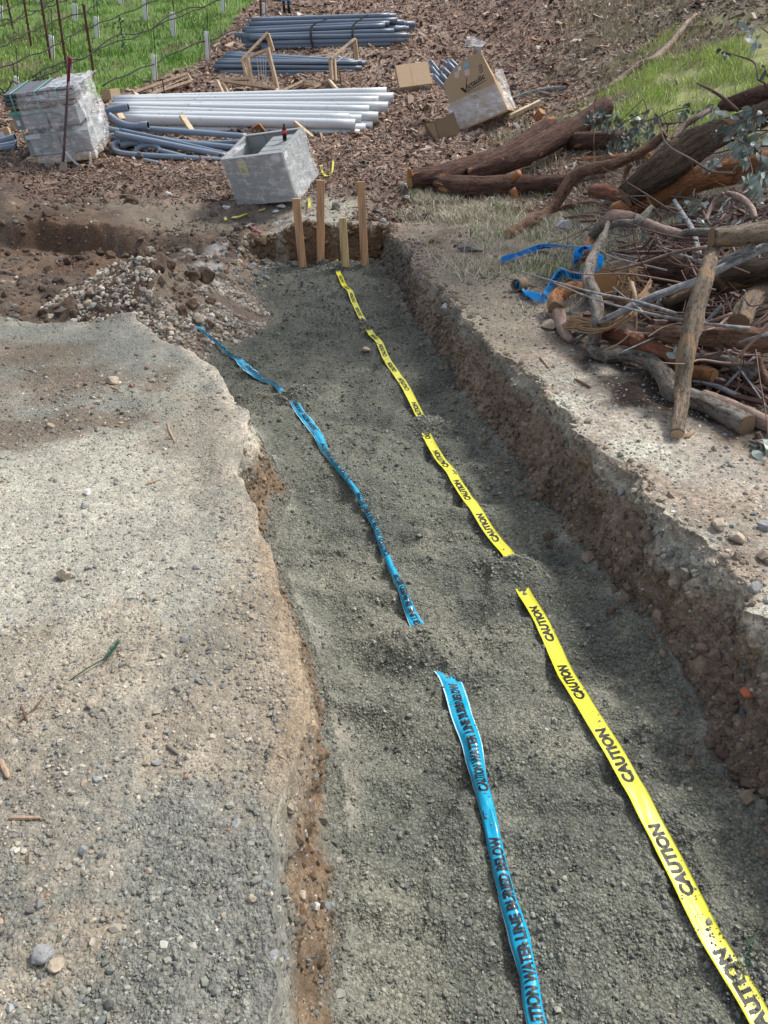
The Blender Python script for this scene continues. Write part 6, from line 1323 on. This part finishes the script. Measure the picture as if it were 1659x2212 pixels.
    limb('branch', 'weathered branch piece in the dry grass by the right path', 'bark_grey', [(K7, 615, 555, 22, 0), (K7, 650, 520, 26, 0)], 'branch', n=8, seed=83)
    limb('branch', 'broken orange stump of a branch at the far log end', 'orange', [(K3, 1140, 770, 60, .1), (K3, 1180, 720, 50, .2)], 'branch', (None, 'cut_orange'), 10, seed=84)
    # leafy twigs
    def leafy(label, stems, clusters, leafsize, seed, mat='leaf', n=9):
        leafsize *= .82; clusters = [(*c[:6], int(c[6] * 1.5)) for c in clusters]
        rn = np.random.default_rng(seed); mb = MB(); pts = []
        done = None
        for st in stems:
            W_ = np.array([ghit(*k(x, y), h=h) for k, x, y, w, h in st])
            if done is not None:
                dd = np.linalg.norm(done[None] - W_[:, None], axis=2); i_ = dd.min(1).argmin(); c_ = done[dd[i_].argmin()]
                if .03 < dd.min() < .9: V, F = tube(resample(np.array([c_, (c_ + W_[i_]) / 2 + [0, 0, .02], W_[i_]]), 8), .006, 6); mb.add(V, F)
            Q = resample(W_, 16); r = np.interp(np.linspace(0, 1, 16), np.linspace(0, 1, len(st)), [w * KS[k] / 2 / FPX * 7.0 for k, x, y, w, h in st]); V, F = tube(Q, r, 6, .1, seed); mb.add(V, F); done = Q if done is None else np.vstack([done, Q])
        o = tag(mb.build('leafy_twig', M['twig'], smooth=True), label, 'leafy twig')
        for k, x, y, sx, sy, h, c in clusters:
            for _ in range(c): pts.append(ghit(*k(x + rn.normal(0, sx), y + rn.normal(0, sy)), h=max(.02, h + rn.normal(0, .04))))
        V, F = leaves(pts, leafsize, seed); mk('leaves', V, F, [M[mat]], o)
        return o
    leafy('dark leafy twigs over the far end of the long diagonal log', [[(KA, 270, 1200, 10, .1), (KA, 480, 1000, 10, .4), (KA, 740, 860, 8, .5)], [(KA, 280, 880, 8, .4), (KA, 265, 780, 6, .6)], [(KA, 520, 930, 10, .4), (KA, 660, 790, 7, .6)], [(KA, 440, 1220, 9, .1), (KA, 430, 1080, 8, .3), (KA, 520, 960, 6, .4)]],
          [(KA, 240, 950, 25, 30, .5, 12), (KA, 350, 910, 30, 25, .5, 10), (KA, 370, 990, 40, 25, .42, 14), (KA, 500, 1090, 45, 35, .32, 18), (KA, 600, 1040, 40, 30, .4, 14), (KA, 680, 940, 40, 30, .42, 12), (KA, 640, 1000, 50, 30, .4, 12), (KA, 720, 1090, 20, 25, .4, 6), (KA, 480, 960, 40, 30, .45, 8)], .10, 90)
    leafy('bare dark twigs with a few hanging leaves before the lime grass', [[(KA, 640, 980, 12, .45), (KA, 770, 940, 12, .5), (KA, 900, 880, 10, .6), (KA, 1040, 850, 8, .65)], [(KA, 770, 970, 10, .5), (KA, 860, 990, 14, .5), (KA, 960, 975, 12, .55), (KA, 1070, 1000, 8, .5)], [(KA, 850, 1060, 14, .45), (KA, 855, 1010, 12, .5), (KA, 800, 850, 8, .65)], [(KA, 1050, 1060, 10, .5), (KA, 1090, 960, 12, .55), (KA, 1100, 880, 10, .65)]], [(KA, 990, 880, 35, 25, .62, 12), (KA, 830, 990, 10, 15, .5, 2), (KA, 1050, 990, 12, 25, .5, 3)], .09, 91)
    leafy('bare dark twig pointing up left over the grass', [[(KA, 1090, 662, 16, .9), (KA, 1190, 710, 22, .85), (KA, 1300, 780, 26, .75), (KA, 1420, 885, 30, .6)], [(KA, 1190, 710, 14, .85), (KA, 1215, 740, 10, .82)]], [(KA, 1200, 880, 30, 12, .55, 3)], .08, 92)
    leafy('twig with grey leaves curving up at the right edge', [[(KA, 1320, 415, 10, 1.0), (KA, 1450, 455, 12, 1.0), (KA, 1540, 490, 14, .95), (KA, 1575, 570, 16, .9), (KA, 1570, 630, 16, .85), (KA, 1635, 665, 16, .8), (KA, 1640, 710, 16, .7)]], [(KA, 1300, 400, 10, 18, 1.0, 4), (KA, 1640, 570, 18, 25, .9, 8)], .10, 93)
    leafy('pair of large pale leaves at the top right edge', [[(KA, 1600, 215, 10, 1.2), (KA, 1665, 265, 12, 1.2)]], [(KA, 1530, 220, 30, 12, 1.2, 5), (KA, 1565, 330, 18, 25, 1.1, 4)], .12, 94, 'leaf_pale')
    leafy('pale leaf sprays hanging over the right of the pile', [[(KA, 1140, 1220, 8, .4), (KA, 1260, 1220, 10, .45), (KA, 1420, 1175, 12, .5), (KA, 1660, 1165, 14, .5)], [(KA, 1380, 1075, 8, .5), (KA, 1520, 1045, 10, .55), (KA, 1680, 1040, 12, .55)], [(KA, 1480, 1290, 10, .4), (KA, 1400, 1390, 12, .3), (KA, 1370, 1470, 10, .2)]],
          [(KA, 1230, 1280, 22, 25, .42, 7), (KA, 1440, 1060, 40, 18, .55, 9), (KA, 1430, 1140, 22, 25, .5, 7), (KA, 1520, 1110, 25, 10, .52, 4), (KA, 1480, 1240, 30, 40, .46, 12), (KA, 1500, 1000, 30, 15, .6, 6), (KA, 1250, 880, 25, 18, .65, 6), (KA, 1170, 890, 25, 10, .6, 4), (KA, 1640, 1090, 20, 20, .5, 5)], .115, 95, 'leaf_pale')
    leafy('rosette of pale leaves at the right edge of the pile', [[(KA, 1540, 1400, 12, .4), (KA, 1600, 1420, 14, .42), (KA, 1670, 1460, 14, .4)]], [(KA, 1545, 1430, 35, 35, .46, 16), (KA, 1610, 1390, 20, 15, .48, 6)], .125, 96, 'leaf_pale')
    leafy('pale leaves on the ground at the lower right corner of the pile', [[(K8, 1560, 1620, 8, .02), (K8, 1680, 1660, 10, .02)]], [(K8, 1620, 1640, 40, 18, .02, 10)], .10, 97, 'leaf_pale')
    leafy('scattered grey leaves among the twigs behind the big pale log', [[(KB, 800, 320, 12, .2), (KB, 840, 410, 14, .24), (KB, 960, 470, 12, .3)], [(KB, 790, 370, 12, .2), (KB, 740, 460, 10, .12)], [(KB, 1030, 480, 12, .3), (KB, 1110, 650, 12, .4)], [(KB, 1160, 150, 16, .3), (KB, 1230, 260, 18, .36), (KB, 1330, 170, 14, .4)]], [(KB, 690, 300, 18, 30, .28, 7), (KB, 1130, 70, 60, 40, .2, 9), (KB, 1250, 220, 50, 40, .3, 9), (KB, 1040, 150, 60, 60, .15, 8), (KB, 395, 70, 20, 10, .05, 5), (KB, 1500, 90, 90, 60, .2, 10), (KB, 960, 1265, 14, 8, .2, 2)], .085, 98, 'leaf_pale')
    leafy('dark leaves and twigs between the rotten log and the right edge', [[(KA, 1180, 1130, 10, .6), (KA, 1330, 1040, 14, .66), (KA, 1480, 960, 16, .7), (KA, 1680, 900, 16, .7)], [(KA, 1330, 1040, 9, .66), (KA, 1420, 1120, 9, .6), (KA, 1560, 1180, 9, .55)], [(KA, 1480, 960, 9, .7), (KA, 1560, 1060, 9, .6)]], [(KA, 1300, 1030, 40, 25, .66, 10), (KA, 1450, 960, 50, 30, .7, 12), (KA, 1600, 920, 50, 30, .7, 12), (KA, 1560, 1180, 45, 40, .5, 14), (KA, 1640, 1330, 30, 40, .4, 8)], .10, 101)
    leafy('dark leaf litter sprays on the grass below the lime patch', [[(KA, 780, 1180, 8, .2), (KA, 900, 1120, 10, .3), (KA, 1010, 1090, 10, .36)], [(KA, 560, 1230, 8, .06), (KA, 700, 1200, 8, .15), (KA, 780, 1180, 8, .2)]], [(KA, 830, 1140, 60, 25, .28, 12), (KA, 600, 1180, 60, 30, .15, 14), (KA, 420, 1160, 60, 40, .15, 10)], .09, 102)
    # litter under the pile
    rn = np.random.default_rng(12); mb = MB()
    for k in range(900):
        a = (rn.uniform(300, 1660), rn.uniform(20, 1500)); 
        if a[1] > 400 + .95 * a[0] or (a[0] < 800 and a[1] > 300 and a[0] < 600): continue
        p = ghit(*KB(*a), h=.012); d = rn.normal(0, 1, 3) * [1, 1, .12]; L = rn.uniform(.08, .45); d = unit(d) * L
        q = p + d; q[2] = max(q[2], Hs(q[0], q[1]) + .01); m = (p + q) / 2 + rn.normal(0, .02, 3); m[2] = max(m[2], Hs(m[0], m[1]) + .01)
        V, F = tube(resample(np.array([p, m, q]), 6), rn.choice([.002, .004, .006, .01, .018]), 5); mb.add(V, F)
    tag(mb.build('twig_litter', M['twig']), kind='stuff')
    for nm, mt, num, lo, hi in (('brush_tangle', 'bark_smooth', 50, .006, .014), ('brush_tangle', 'twig', 90, .003, .008), ('brush_tangle', 'silver', 18, .005, .012)):
        mb = MB()
        for k in range(num):
            a = (rn.uniform(420, 1680), rn.uniform(-250, 1350))
            if a[1] > 300 + .75 * a[0] or a[1] < 250 - .42 * a[0] + 150: continue
            h = rn.uniform(.03, .42) * min(1, (a[0] - 250) / 700); p = ghit(*KB(*a), h=h); d = unit(rn.normal(0, 1, 3) * [1, .7, .28]); L = rn.uniform(.3, 1.1); P = [p]
            for _ in range(4): d = unit(d + rn.normal(0, .25, 3) * [1, 1, .6]); q = P[-1] + d * L / 4; q[2] = max(q[2], Hs(q[0], q[1]) + .015); P.append(q)
            r0 = rn.uniform(lo, hi); V, F = tube(resample(np.array(P), 14), np.linspace(r0, r0 * .35, 14), 6, .15, k); mb.add(V, F)
            if rn.random() < .6:
                e = P[2] + unit(d + rn.normal(0, .7, 3)) * L * .35; V, F = tube(np.linspace(P[2], e, 6), np.linspace(r0 * .6, r0 * .25, 6), 5); mb.add(V, F)
        tag(mb.build(nm, M[mt], smooth=True), kind='stuff')
# ---------------------------------------------------------------- marking tapes
class Tape:
    def __init__(s, pix, width, curl, lift=.016, crumple=.0, seed=0, n=260, wf=None):
        W_ = np.array([ghit(u, v, h=.012, mounds=False) for u, v in pix]); Q = resample(W_, n)
        z = H(Q[:, 0], Q[:, 1], False)
        T_ = np.gradient(Q, axis=0)[:, :2]; T_ /= np.linalg.norm(T_, axis=1)[:, None]; nx, ny = T_[:, 1] * .028, -T_[:, 0] * .028
        z = np.maximum(z, np.maximum(H(Q[:, 0] + nx, Q[:, 1] + ny, False), H(Q[:, 0] - nx, Q[:, 1] - ny, False)))
        z = np.max([np.pad(z, 3, mode='edge')[i:i + len(z)] for i in range(7)], 0); k = np.ones(9) / 9; z = np.convolve(np.pad(z, 4, mode='edge'), k, 'valid'); Q[:, 2] = z + lift
        s.Q = Q; s.L = np.concatenate([[0], np.cumsum(np.linalg.norm(np.diff(Q, axis=0), axis=1))]); s.w = width; s.seed = seed; s.cr = crumple
        kk = np.array([np.argmin(np.linalg.norm(Q - p, axis=1)) for p in W_])
        s.wf = np.interp(s.L, s.L[kk], wf) if wf else np.ones(n)
        s.curl = np.interp(s.L, s.L[kk], curl); T, N, B = frames(Q); s.T = T
        s.N = np.cross(T, (0, 0, 1.0)); s.N /= np.linalg.norm(s.N, axis=1)[:, None]; s.U = np.cross(s.N, T)
    def at(s, l, j, off=0.0):
        """l metres along, j -1..1 across (right of the walking direction positive)"""
        l = np.asarray(l, float); j = np.asarray(j, float)
        f = lambda A: np.column_stack([np.interp(l, s.L, A[:, k]) for k in range(3)])
        c, N, U = f(s.Q), f(s.N), f(s.U); th = np.interp(l, s.L, s.curl); th = np.where(np.abs(th) < .05, .05, th)
        a = th * j / 2; r = s.w * np.interp(l, s.L, s.wf) / th
        x = r * np.sin(a); z = r * (np.cos(a) - np.cos(th / 2)); z = np.where(th < 0, r * (np.cos(a) - 1) * 1.0, z)
        if s.cr: z = z + s.cr * fbm(l * 9, j * 1.2 + l * 2, 1.6, 3, s.seed) ; x = x + s.cr * .8 * fbm(l * 7, j * 0, 1.0, 3, s.seed + 9)
        return c + N * (x + off * np.sin(a))[:, None] + U * (z + off * np.cos(a))[:, None]
    def mesh(s, mb, nj=13, edge=None):
        n = len(s.L); J = np.linspace(-1, 1, nj); l = np.repeat(s.L, nj); j = np.tile(J, n)
        V = np.vstack([s.at(l, j), s.at(l, j, -.0012)]); m = n * nj
        F = [[i * nj + k, i * nj + k + 1, (i + 1) * nj + k + 1, (i + 1) * nj + k] for i in range(n - 1) for k in range(nj - 1)]
        M_ = [(1 if edge and (k == 0 or k == nj - 2) else 0) for i in range(n - 1) for k in range(nj - 1)]
        G = [[m + a for a in f[::-1]] for f in F]; E = []
        for i in range(n - 1):
            for k, fl in ((0, 0), (nj - 1, 1)):
                q = [i * nj + k, (i + 1) * nj + k, m + (i + 1) * nj + k, m + i * nj + k]; E.append(q if fl else q[::-1])
        mb.add(V, F + G + E, 0); mb.M[-(2 * len(F) + len(E)):] = M_ + M_ + [0] * len(E)
    def letters(s, mb, body, l0, length, j0, j1, m, bold, shear=0.0, skip=None):
        V, F, L = text_mesh(body, bold, shear, (L_ := .25, .2)) if False else text_mesh(body, bold, shear, (.3, .2))
        l = l0 + V[:, 0] / L * length; j = j0 + V[:, 1] * (j1 - j0)
        mb.add(s.at(np.clip(l, 0, s.L[-1]), j, .0016), F, m)
    def where(s, u, v):
        p = ghit(u, v, h=.02, mounds=False); return s.L[np.argmin(np.linalg.norm(s.Q - p, axis=1))]

def tapes():
    # letters read away from the camera, so walk from the near end to the far end; j = -1 is the left edge
    pix = [(1745, 2400), (1640, 2212), (1540, 2040), (1440, 1855), (1340, 1660), (1250, 1500), (1185, 1378), (1125, 1265), (1100, 1215), (1040, 1130), (985, 1042), (930, 955), (908, 905), (857, 812), (800, 722), (787, 697), (760, 645), (736, 600), (730, 586)]
    t = Tape(pix, .068, [-.25, -.2, -.35, -.3, -.4, -.5, -.4, -.9, -.9, -.4, -.3, -.8, -.6, -.4, -.7, -.8, -.4, -.8, -.8], .005, .0022, 3, wf=[1] * 6 + [.97, .95, .93, .91, .9, .88, .87, .86, .84, .82, .8, .78, .76])
    mb = MB(); t.mesh(mb)
    Cs = [(1365, 1705, 1320, 1592), (1475, 1945, 1405, 1795), (1270, 1530, 1225, 1440), (1200, 1390, 1168, 1325)]
    l0 = t.where(1365, 1705); wl = np.mean([t.where(c, d) - t.where(a, b) for a, b, c, d in Cs]); per = np.mean([t.where(1365, 1705) - t.where(1475, 1945), t.where(1270, 1530) - t.where(1365, 1705), t.where(1200, 1390) - t.where(1270, 1530)])
    print('TAPE word', wl, 'period', per)
    k = math.floor(-l0 / per) + 1
    while l0 + k * per + wl < t.L[-1] - .02:
        if l0 + k * per > .02: t.letters(mb, 'CAUTION', l0 + k * per, wl, .60, -.60, 1, .05)
        k += 1
    o = mb.build('caution_tape', [M['yellow'], M['ink']], smooth=True); tag(o, 'long yellow caution tape lying along the trench, buried by gravel in places', 'caution tape')
    def grit(t, m, where=None):
        l = rg.random(m) * t.L[-1]; l = np.where((rg.random(m) < .4) & (where is not None), (where or 0) + rg.normal(0, .09, m), l); j = np.clip(rg.normal(.1, .6, m), -1, 1) * np.where(np.interp(l, t.L, t.curl) > 1.5, .35, 1)
        return t.at(np.clip(l, 0, t.L[-1]), j, .0005)
    G_ = [grit(t, 330, t.where(1580, 2090))]
    p = ghit(727, 578, mounds=False); p[1] += .05; mb = MB()
    P = [aty(*K6(x, y), p[1] + d) for x, y, d in [(925, 705, -.02), (952, 700, .0), (945, 640, .03), (918, 665, .0)]]; mb.add(P + [q + np.array([0, .004, 0]) for q in P], [[0, 1, 2, 3], [7, 6, 5, 4], [0, 4, 5, 1], [1, 5, 6, 2], [2, 6, 7, 3], [3, 7, 4, 0]]); mb.build('folded_tape_end', M['yellow'], o)
    pix = [(1215, 2420), (1160, 2212), (1140, 2110), (1118, 2030), (1090, 1920), (1064, 1810), (1040, 1710), (1020, 1620), (1000, 1550), (985, 1510), (968, 1462), (930, 1415), (903, 1352), (875, 1290), (842, 1215), (790, 1105), (755, 1045), (722, 1000), (690, 945), (668, 915), (648, 890), (632, 864), (600, 838), (572, 824), (545, 803), (522, 784), (500, 768), (470, 745), (440, 722), (418, 705)]
    cu = [3.0, 3.2, 3.5, 2.6, 3.4, 3.6, 3.4, 2.1, 1.2, .6, .3, .8, 1.4, 3.2, 4.0, 4.2, 4.3, 4.2, 2.0, 1.2, 1.4, 1.0, 3.0, 3.6, 1.0, 1.2, 3.6, 3.8, 3.6, 3.0]
    t = Tape(pix, .083, cu, .004, .004, 5, 420, wf=[1] * 10 + [1, .95, .85, .8, .78, .76, .74, .74, .85, .9, .8, .8, .66, .62, .95, .85, .6, .58, .58, .6]); mb = MB(); t.mesh(mb, 17, True)
    a, b = t.where(1042, 1718), t.where(966, 1478); c = t.where(1062, 1815); wl = b - a; gap = a - c; per = wl + gap
    print('BLUE word', wl, 'gap', gap)
    for k in range(-2, 9):
        l = a + k * per
        if l < .01: 
            continue
        if l + wl < t.L[-1]: t.letters(mb, 'CAUTION WATER LINE BURIED BELOW', l, wl, .42, -.42, 2, .045)
    mb2 = MB(); l = a - per
    # the run that starts outside the frame
    V, F, L = text_mesh('CAUTION WATER LINE BURIED BELOW', .045, 0, (.3, .2)); ll = l + V[:, 0] / L * wl; ok = ll > .005
    if l < .01:
        F2 = [f for f in F if all(ok[i] for i in f)]; mb.add(t.at(np.clip(ll, 0, t.L[-1]), .42 - V[:, 1] * .84, .0016), F2, 2)
    mb.add(t.at(np.array([a - gap * .42, a - gap * .60, a - gap * .60, a - gap * .42]), np.array([-.5, -.5, -.42, -.42]), .0014), [[0, 1, 2, 3]], 2)
    for q in range(5): mb.add(t.at(a - gap * (.42 + .004 * np.array([q * 9, q * 9 + 4, q * 9 + 4, q * 9])), np.array([.35, .35, .05, .05]), .0014), [[0, 1, 2, 3]], 2)
    o = mb.build('water_line_tape', [M['blue'], M['blue_edge'], M['ink']], smooth=True); tag(o, 'long shiny blue water line tape lying curled along the left of the trench gravel', 'marking tape')
    G_.append(grit(t, 200)); P = np.vstack(G_); tag(scatter_stones('tape_grit', P, np.clip(rg.lognormal(math.log(.0045), .4, len(P)), .002, .011), pick(PAL_G, len(P)), M['stone'], rg, .6, .2, .2), kind='stuff')
    # loose blue tape on the bank: ruled strips between an upper and a lower edge
    def strip(mb, up, lo, n=40, txt=None, crumple=.006):
        A = resample(np.array([ghit(*K7(x, y), h=h) for x, y, h in up]), n); B = resample(np.array([ghit(*K7(x, y), h=h) for x, y, h in lo]), n)
        d = np.cross(np.gradient(A, axis=0), B - A); d /= np.linalg.norm(d, axis=1)[:, None] + 1e-9; w = crumple * np.sin(np.arange(n) * .9)[:, None]
        m = (A + B) / 2 + d * w; V = np.vstack([A, m, B, A + d * .0015, m + d * .0015, B + d * .0015])
        F = [[k * n + i, k * n + i + 1, (k + 1) * n + i + 1, (k + 1) * n + i] for k in (0, 1) for i in range(n - 1)]; F += [[a + 3 * n for a in f[::-1]] for f in F]
        mb.add(V, F, 0)
        for body, s0, s1, side in (txt or []):
            T_, TF, L = text_mesh(body, .045, 0, (.3, .2)); s = (s0 + (s1 - s0) * T_[:, 0] / L) * (n - 1); q = .82 - .64 * T_[:, 1]
            f = lambda X: np.column_stack([np.interp(s, np.arange(n), X[:, k]) for k in range(3)])
            a, mm, b, dd = f(A), f(m), f(B), f(d); qq = q[:, None]; P = np.where(qq < .5, a + (mm - a) * qq * 2, mm + (b - mm) * (qq * 2 - 1))
            mb.add(P + dd * .004, TF, 1); mb.add(P - dd * .003, [g[::-1] for g in TF], 1)
    mb = MB()
    strip(mb, [(905, 652, .02), (935, 620, .09), (1000, 606, .09), (1090, 572, .09), (1180, 545, .09), (1300, 548, .09), (1370, 556, .12), (1400, 568, .2)], [(915, 685, .0), (950, 660, .0), (1010, 640, .01), (1090, 606, .01), (1180, 580, .01), (1300, 564, .06), (1370, 570, .08), (1410, 580, .16)], txt=[('CAUTION', .42, .66, 1)])
    strip(mb, [(1385, 665, .1), (1385, 600, .2), (1440, 556, .34), (1500, 566, .36)], [(1372, 676, .06), (1430, 640, .12), (1455, 590, .28), (1505, 580, .32)], 24, [('WATER', .45, .95, 1)])
    strip(mb, [(1500, 572, .36), (1545, 600, .34), (1580, 640, .26), (1560, 700, .16), (1520, 720, .12)], [(1500, 590, .32), (1530, 625, .28), (1540, 655, .22), (1535, 690, .14), (1510, 700, .1)], 24)
    strip(mb, [(1010, 790, .09), (1055, 770, .09), (1062, 812, .05), (1050, 845, .06), (1100, 848, .07), (1150, 862, .07), (1180, 870, .08), (1215, 815, .1), (1255, 745, .14), (1310, 695, .18), (1345, 718, .18), (1400, 725, .2), (1450, 722, .22)], [(1000, 840, .01), (1045, 838, .01), (1075, 878, .005), (1090, 882, .005), (1110, 885, .01), (1140, 915, .005), (1210, 920, .005), (1235, 850, .03), (1280, 780, .08), (1335, 735, .12), (1352, 760, .12), (1400, 782, .14), (1448, 775, .16)], 70, [('CAUTION', .60, .78, 1), ('LINE BURIED', .83, .99, 1)])
    t = mb.build('loose_tape', [M['blue2'], M['ink']], smooth=True); tag(t, 'loose bright blue caution tape looped over the grass and round the grey branch', 'marking tape')
    a, b = ghit(*K7(1008, 812), h=.055), ghit(*K7(1060, 806), h=.055); m = pipe_mesh(np.linspace(a, b, 5), .05, .2, 22); m.build('tape_roll_core', [M['card_dark'], M['card_dark']], t, smooth=True)

vineyard(); bundles(); wood_frames(); wrapped_stack(); open_crate(); cartons(); stakes_and_small(); wood_pile(); tapes()
# ---------------------------------------------------------------- the trees whose shade falls on the dig (they stand outside the photo, to the right)
def shade_tree(x, y, height, crown, n_leaf, seed, label):
    rn = np.random.default_rng(seed); z0 = Hs(x, y); base_ = np.array([x, y, z0]); cx = np.array(crown[:3]); R_ = np.array(crown[3:])
    top = np.array([cx[0] * .75 + x * .25, cx[1] * .75 + y * .25, cx[2]])
    t = empty('shade_tree', base_, label=label, cat='tree')
    P = resample(np.array([base_ - [0, 0, .2], base_ + [.1, .1, height * .3], (base_ + top) / 2 + [.2, 0, .6], top]), 24); mb = MB()
    V, F = tube(P, np.linspace(.26, .06, 24), 14, .12, seed); mb.add(V, F); ends = []
    for k in range(16):
        i = rn.integers(8, 22); e = cx + R_ * unit(rn.normal(0, 1, 3)) * rn.uniform(.5, .95); a = P[i]; m = (a + e) / 2 + rn.normal(0, .3, 3) + [0, 0, .3]
        Q = resample(np.array([a, m, e]), 12); V, F = tube(Q, np.linspace(.075, .015, 12), 8, .1, k); mb.add(V, F); ends += [Q[6], Q[8], Q[10], Q[11]]
        for _ in range(3):
            j = rn.integers(4, 11); e2 = Q[j] + rn.normal(0, .6, 3); V, F = tube(np.linspace(Q[j], e2, 5), np.linspace(.025, .006, 5), 6); mb.add(V, F); ends += [e2, (e2 + Q[j]) / 2]
    o = mb.build('trunk', M['bark_brown'], t, smooth=True)
    C = np.array(ends); pts = C[rn.integers(0, len(C), n_leaf)] + rn.normal(0, .34, (n_leaf, 3))
    V, F = leaves(pts, .10, seed); mk('crown', V, F, [M['leaf_green']], t)
for q in [(7.6, 10.6, 9, (5.2, 10.3, 8.9, 2.7, 1.9, 1.4), 11000, 301, 'broad leaved tree beyond the right edge, shading the far end of the trench')]: shade_tree(*q)
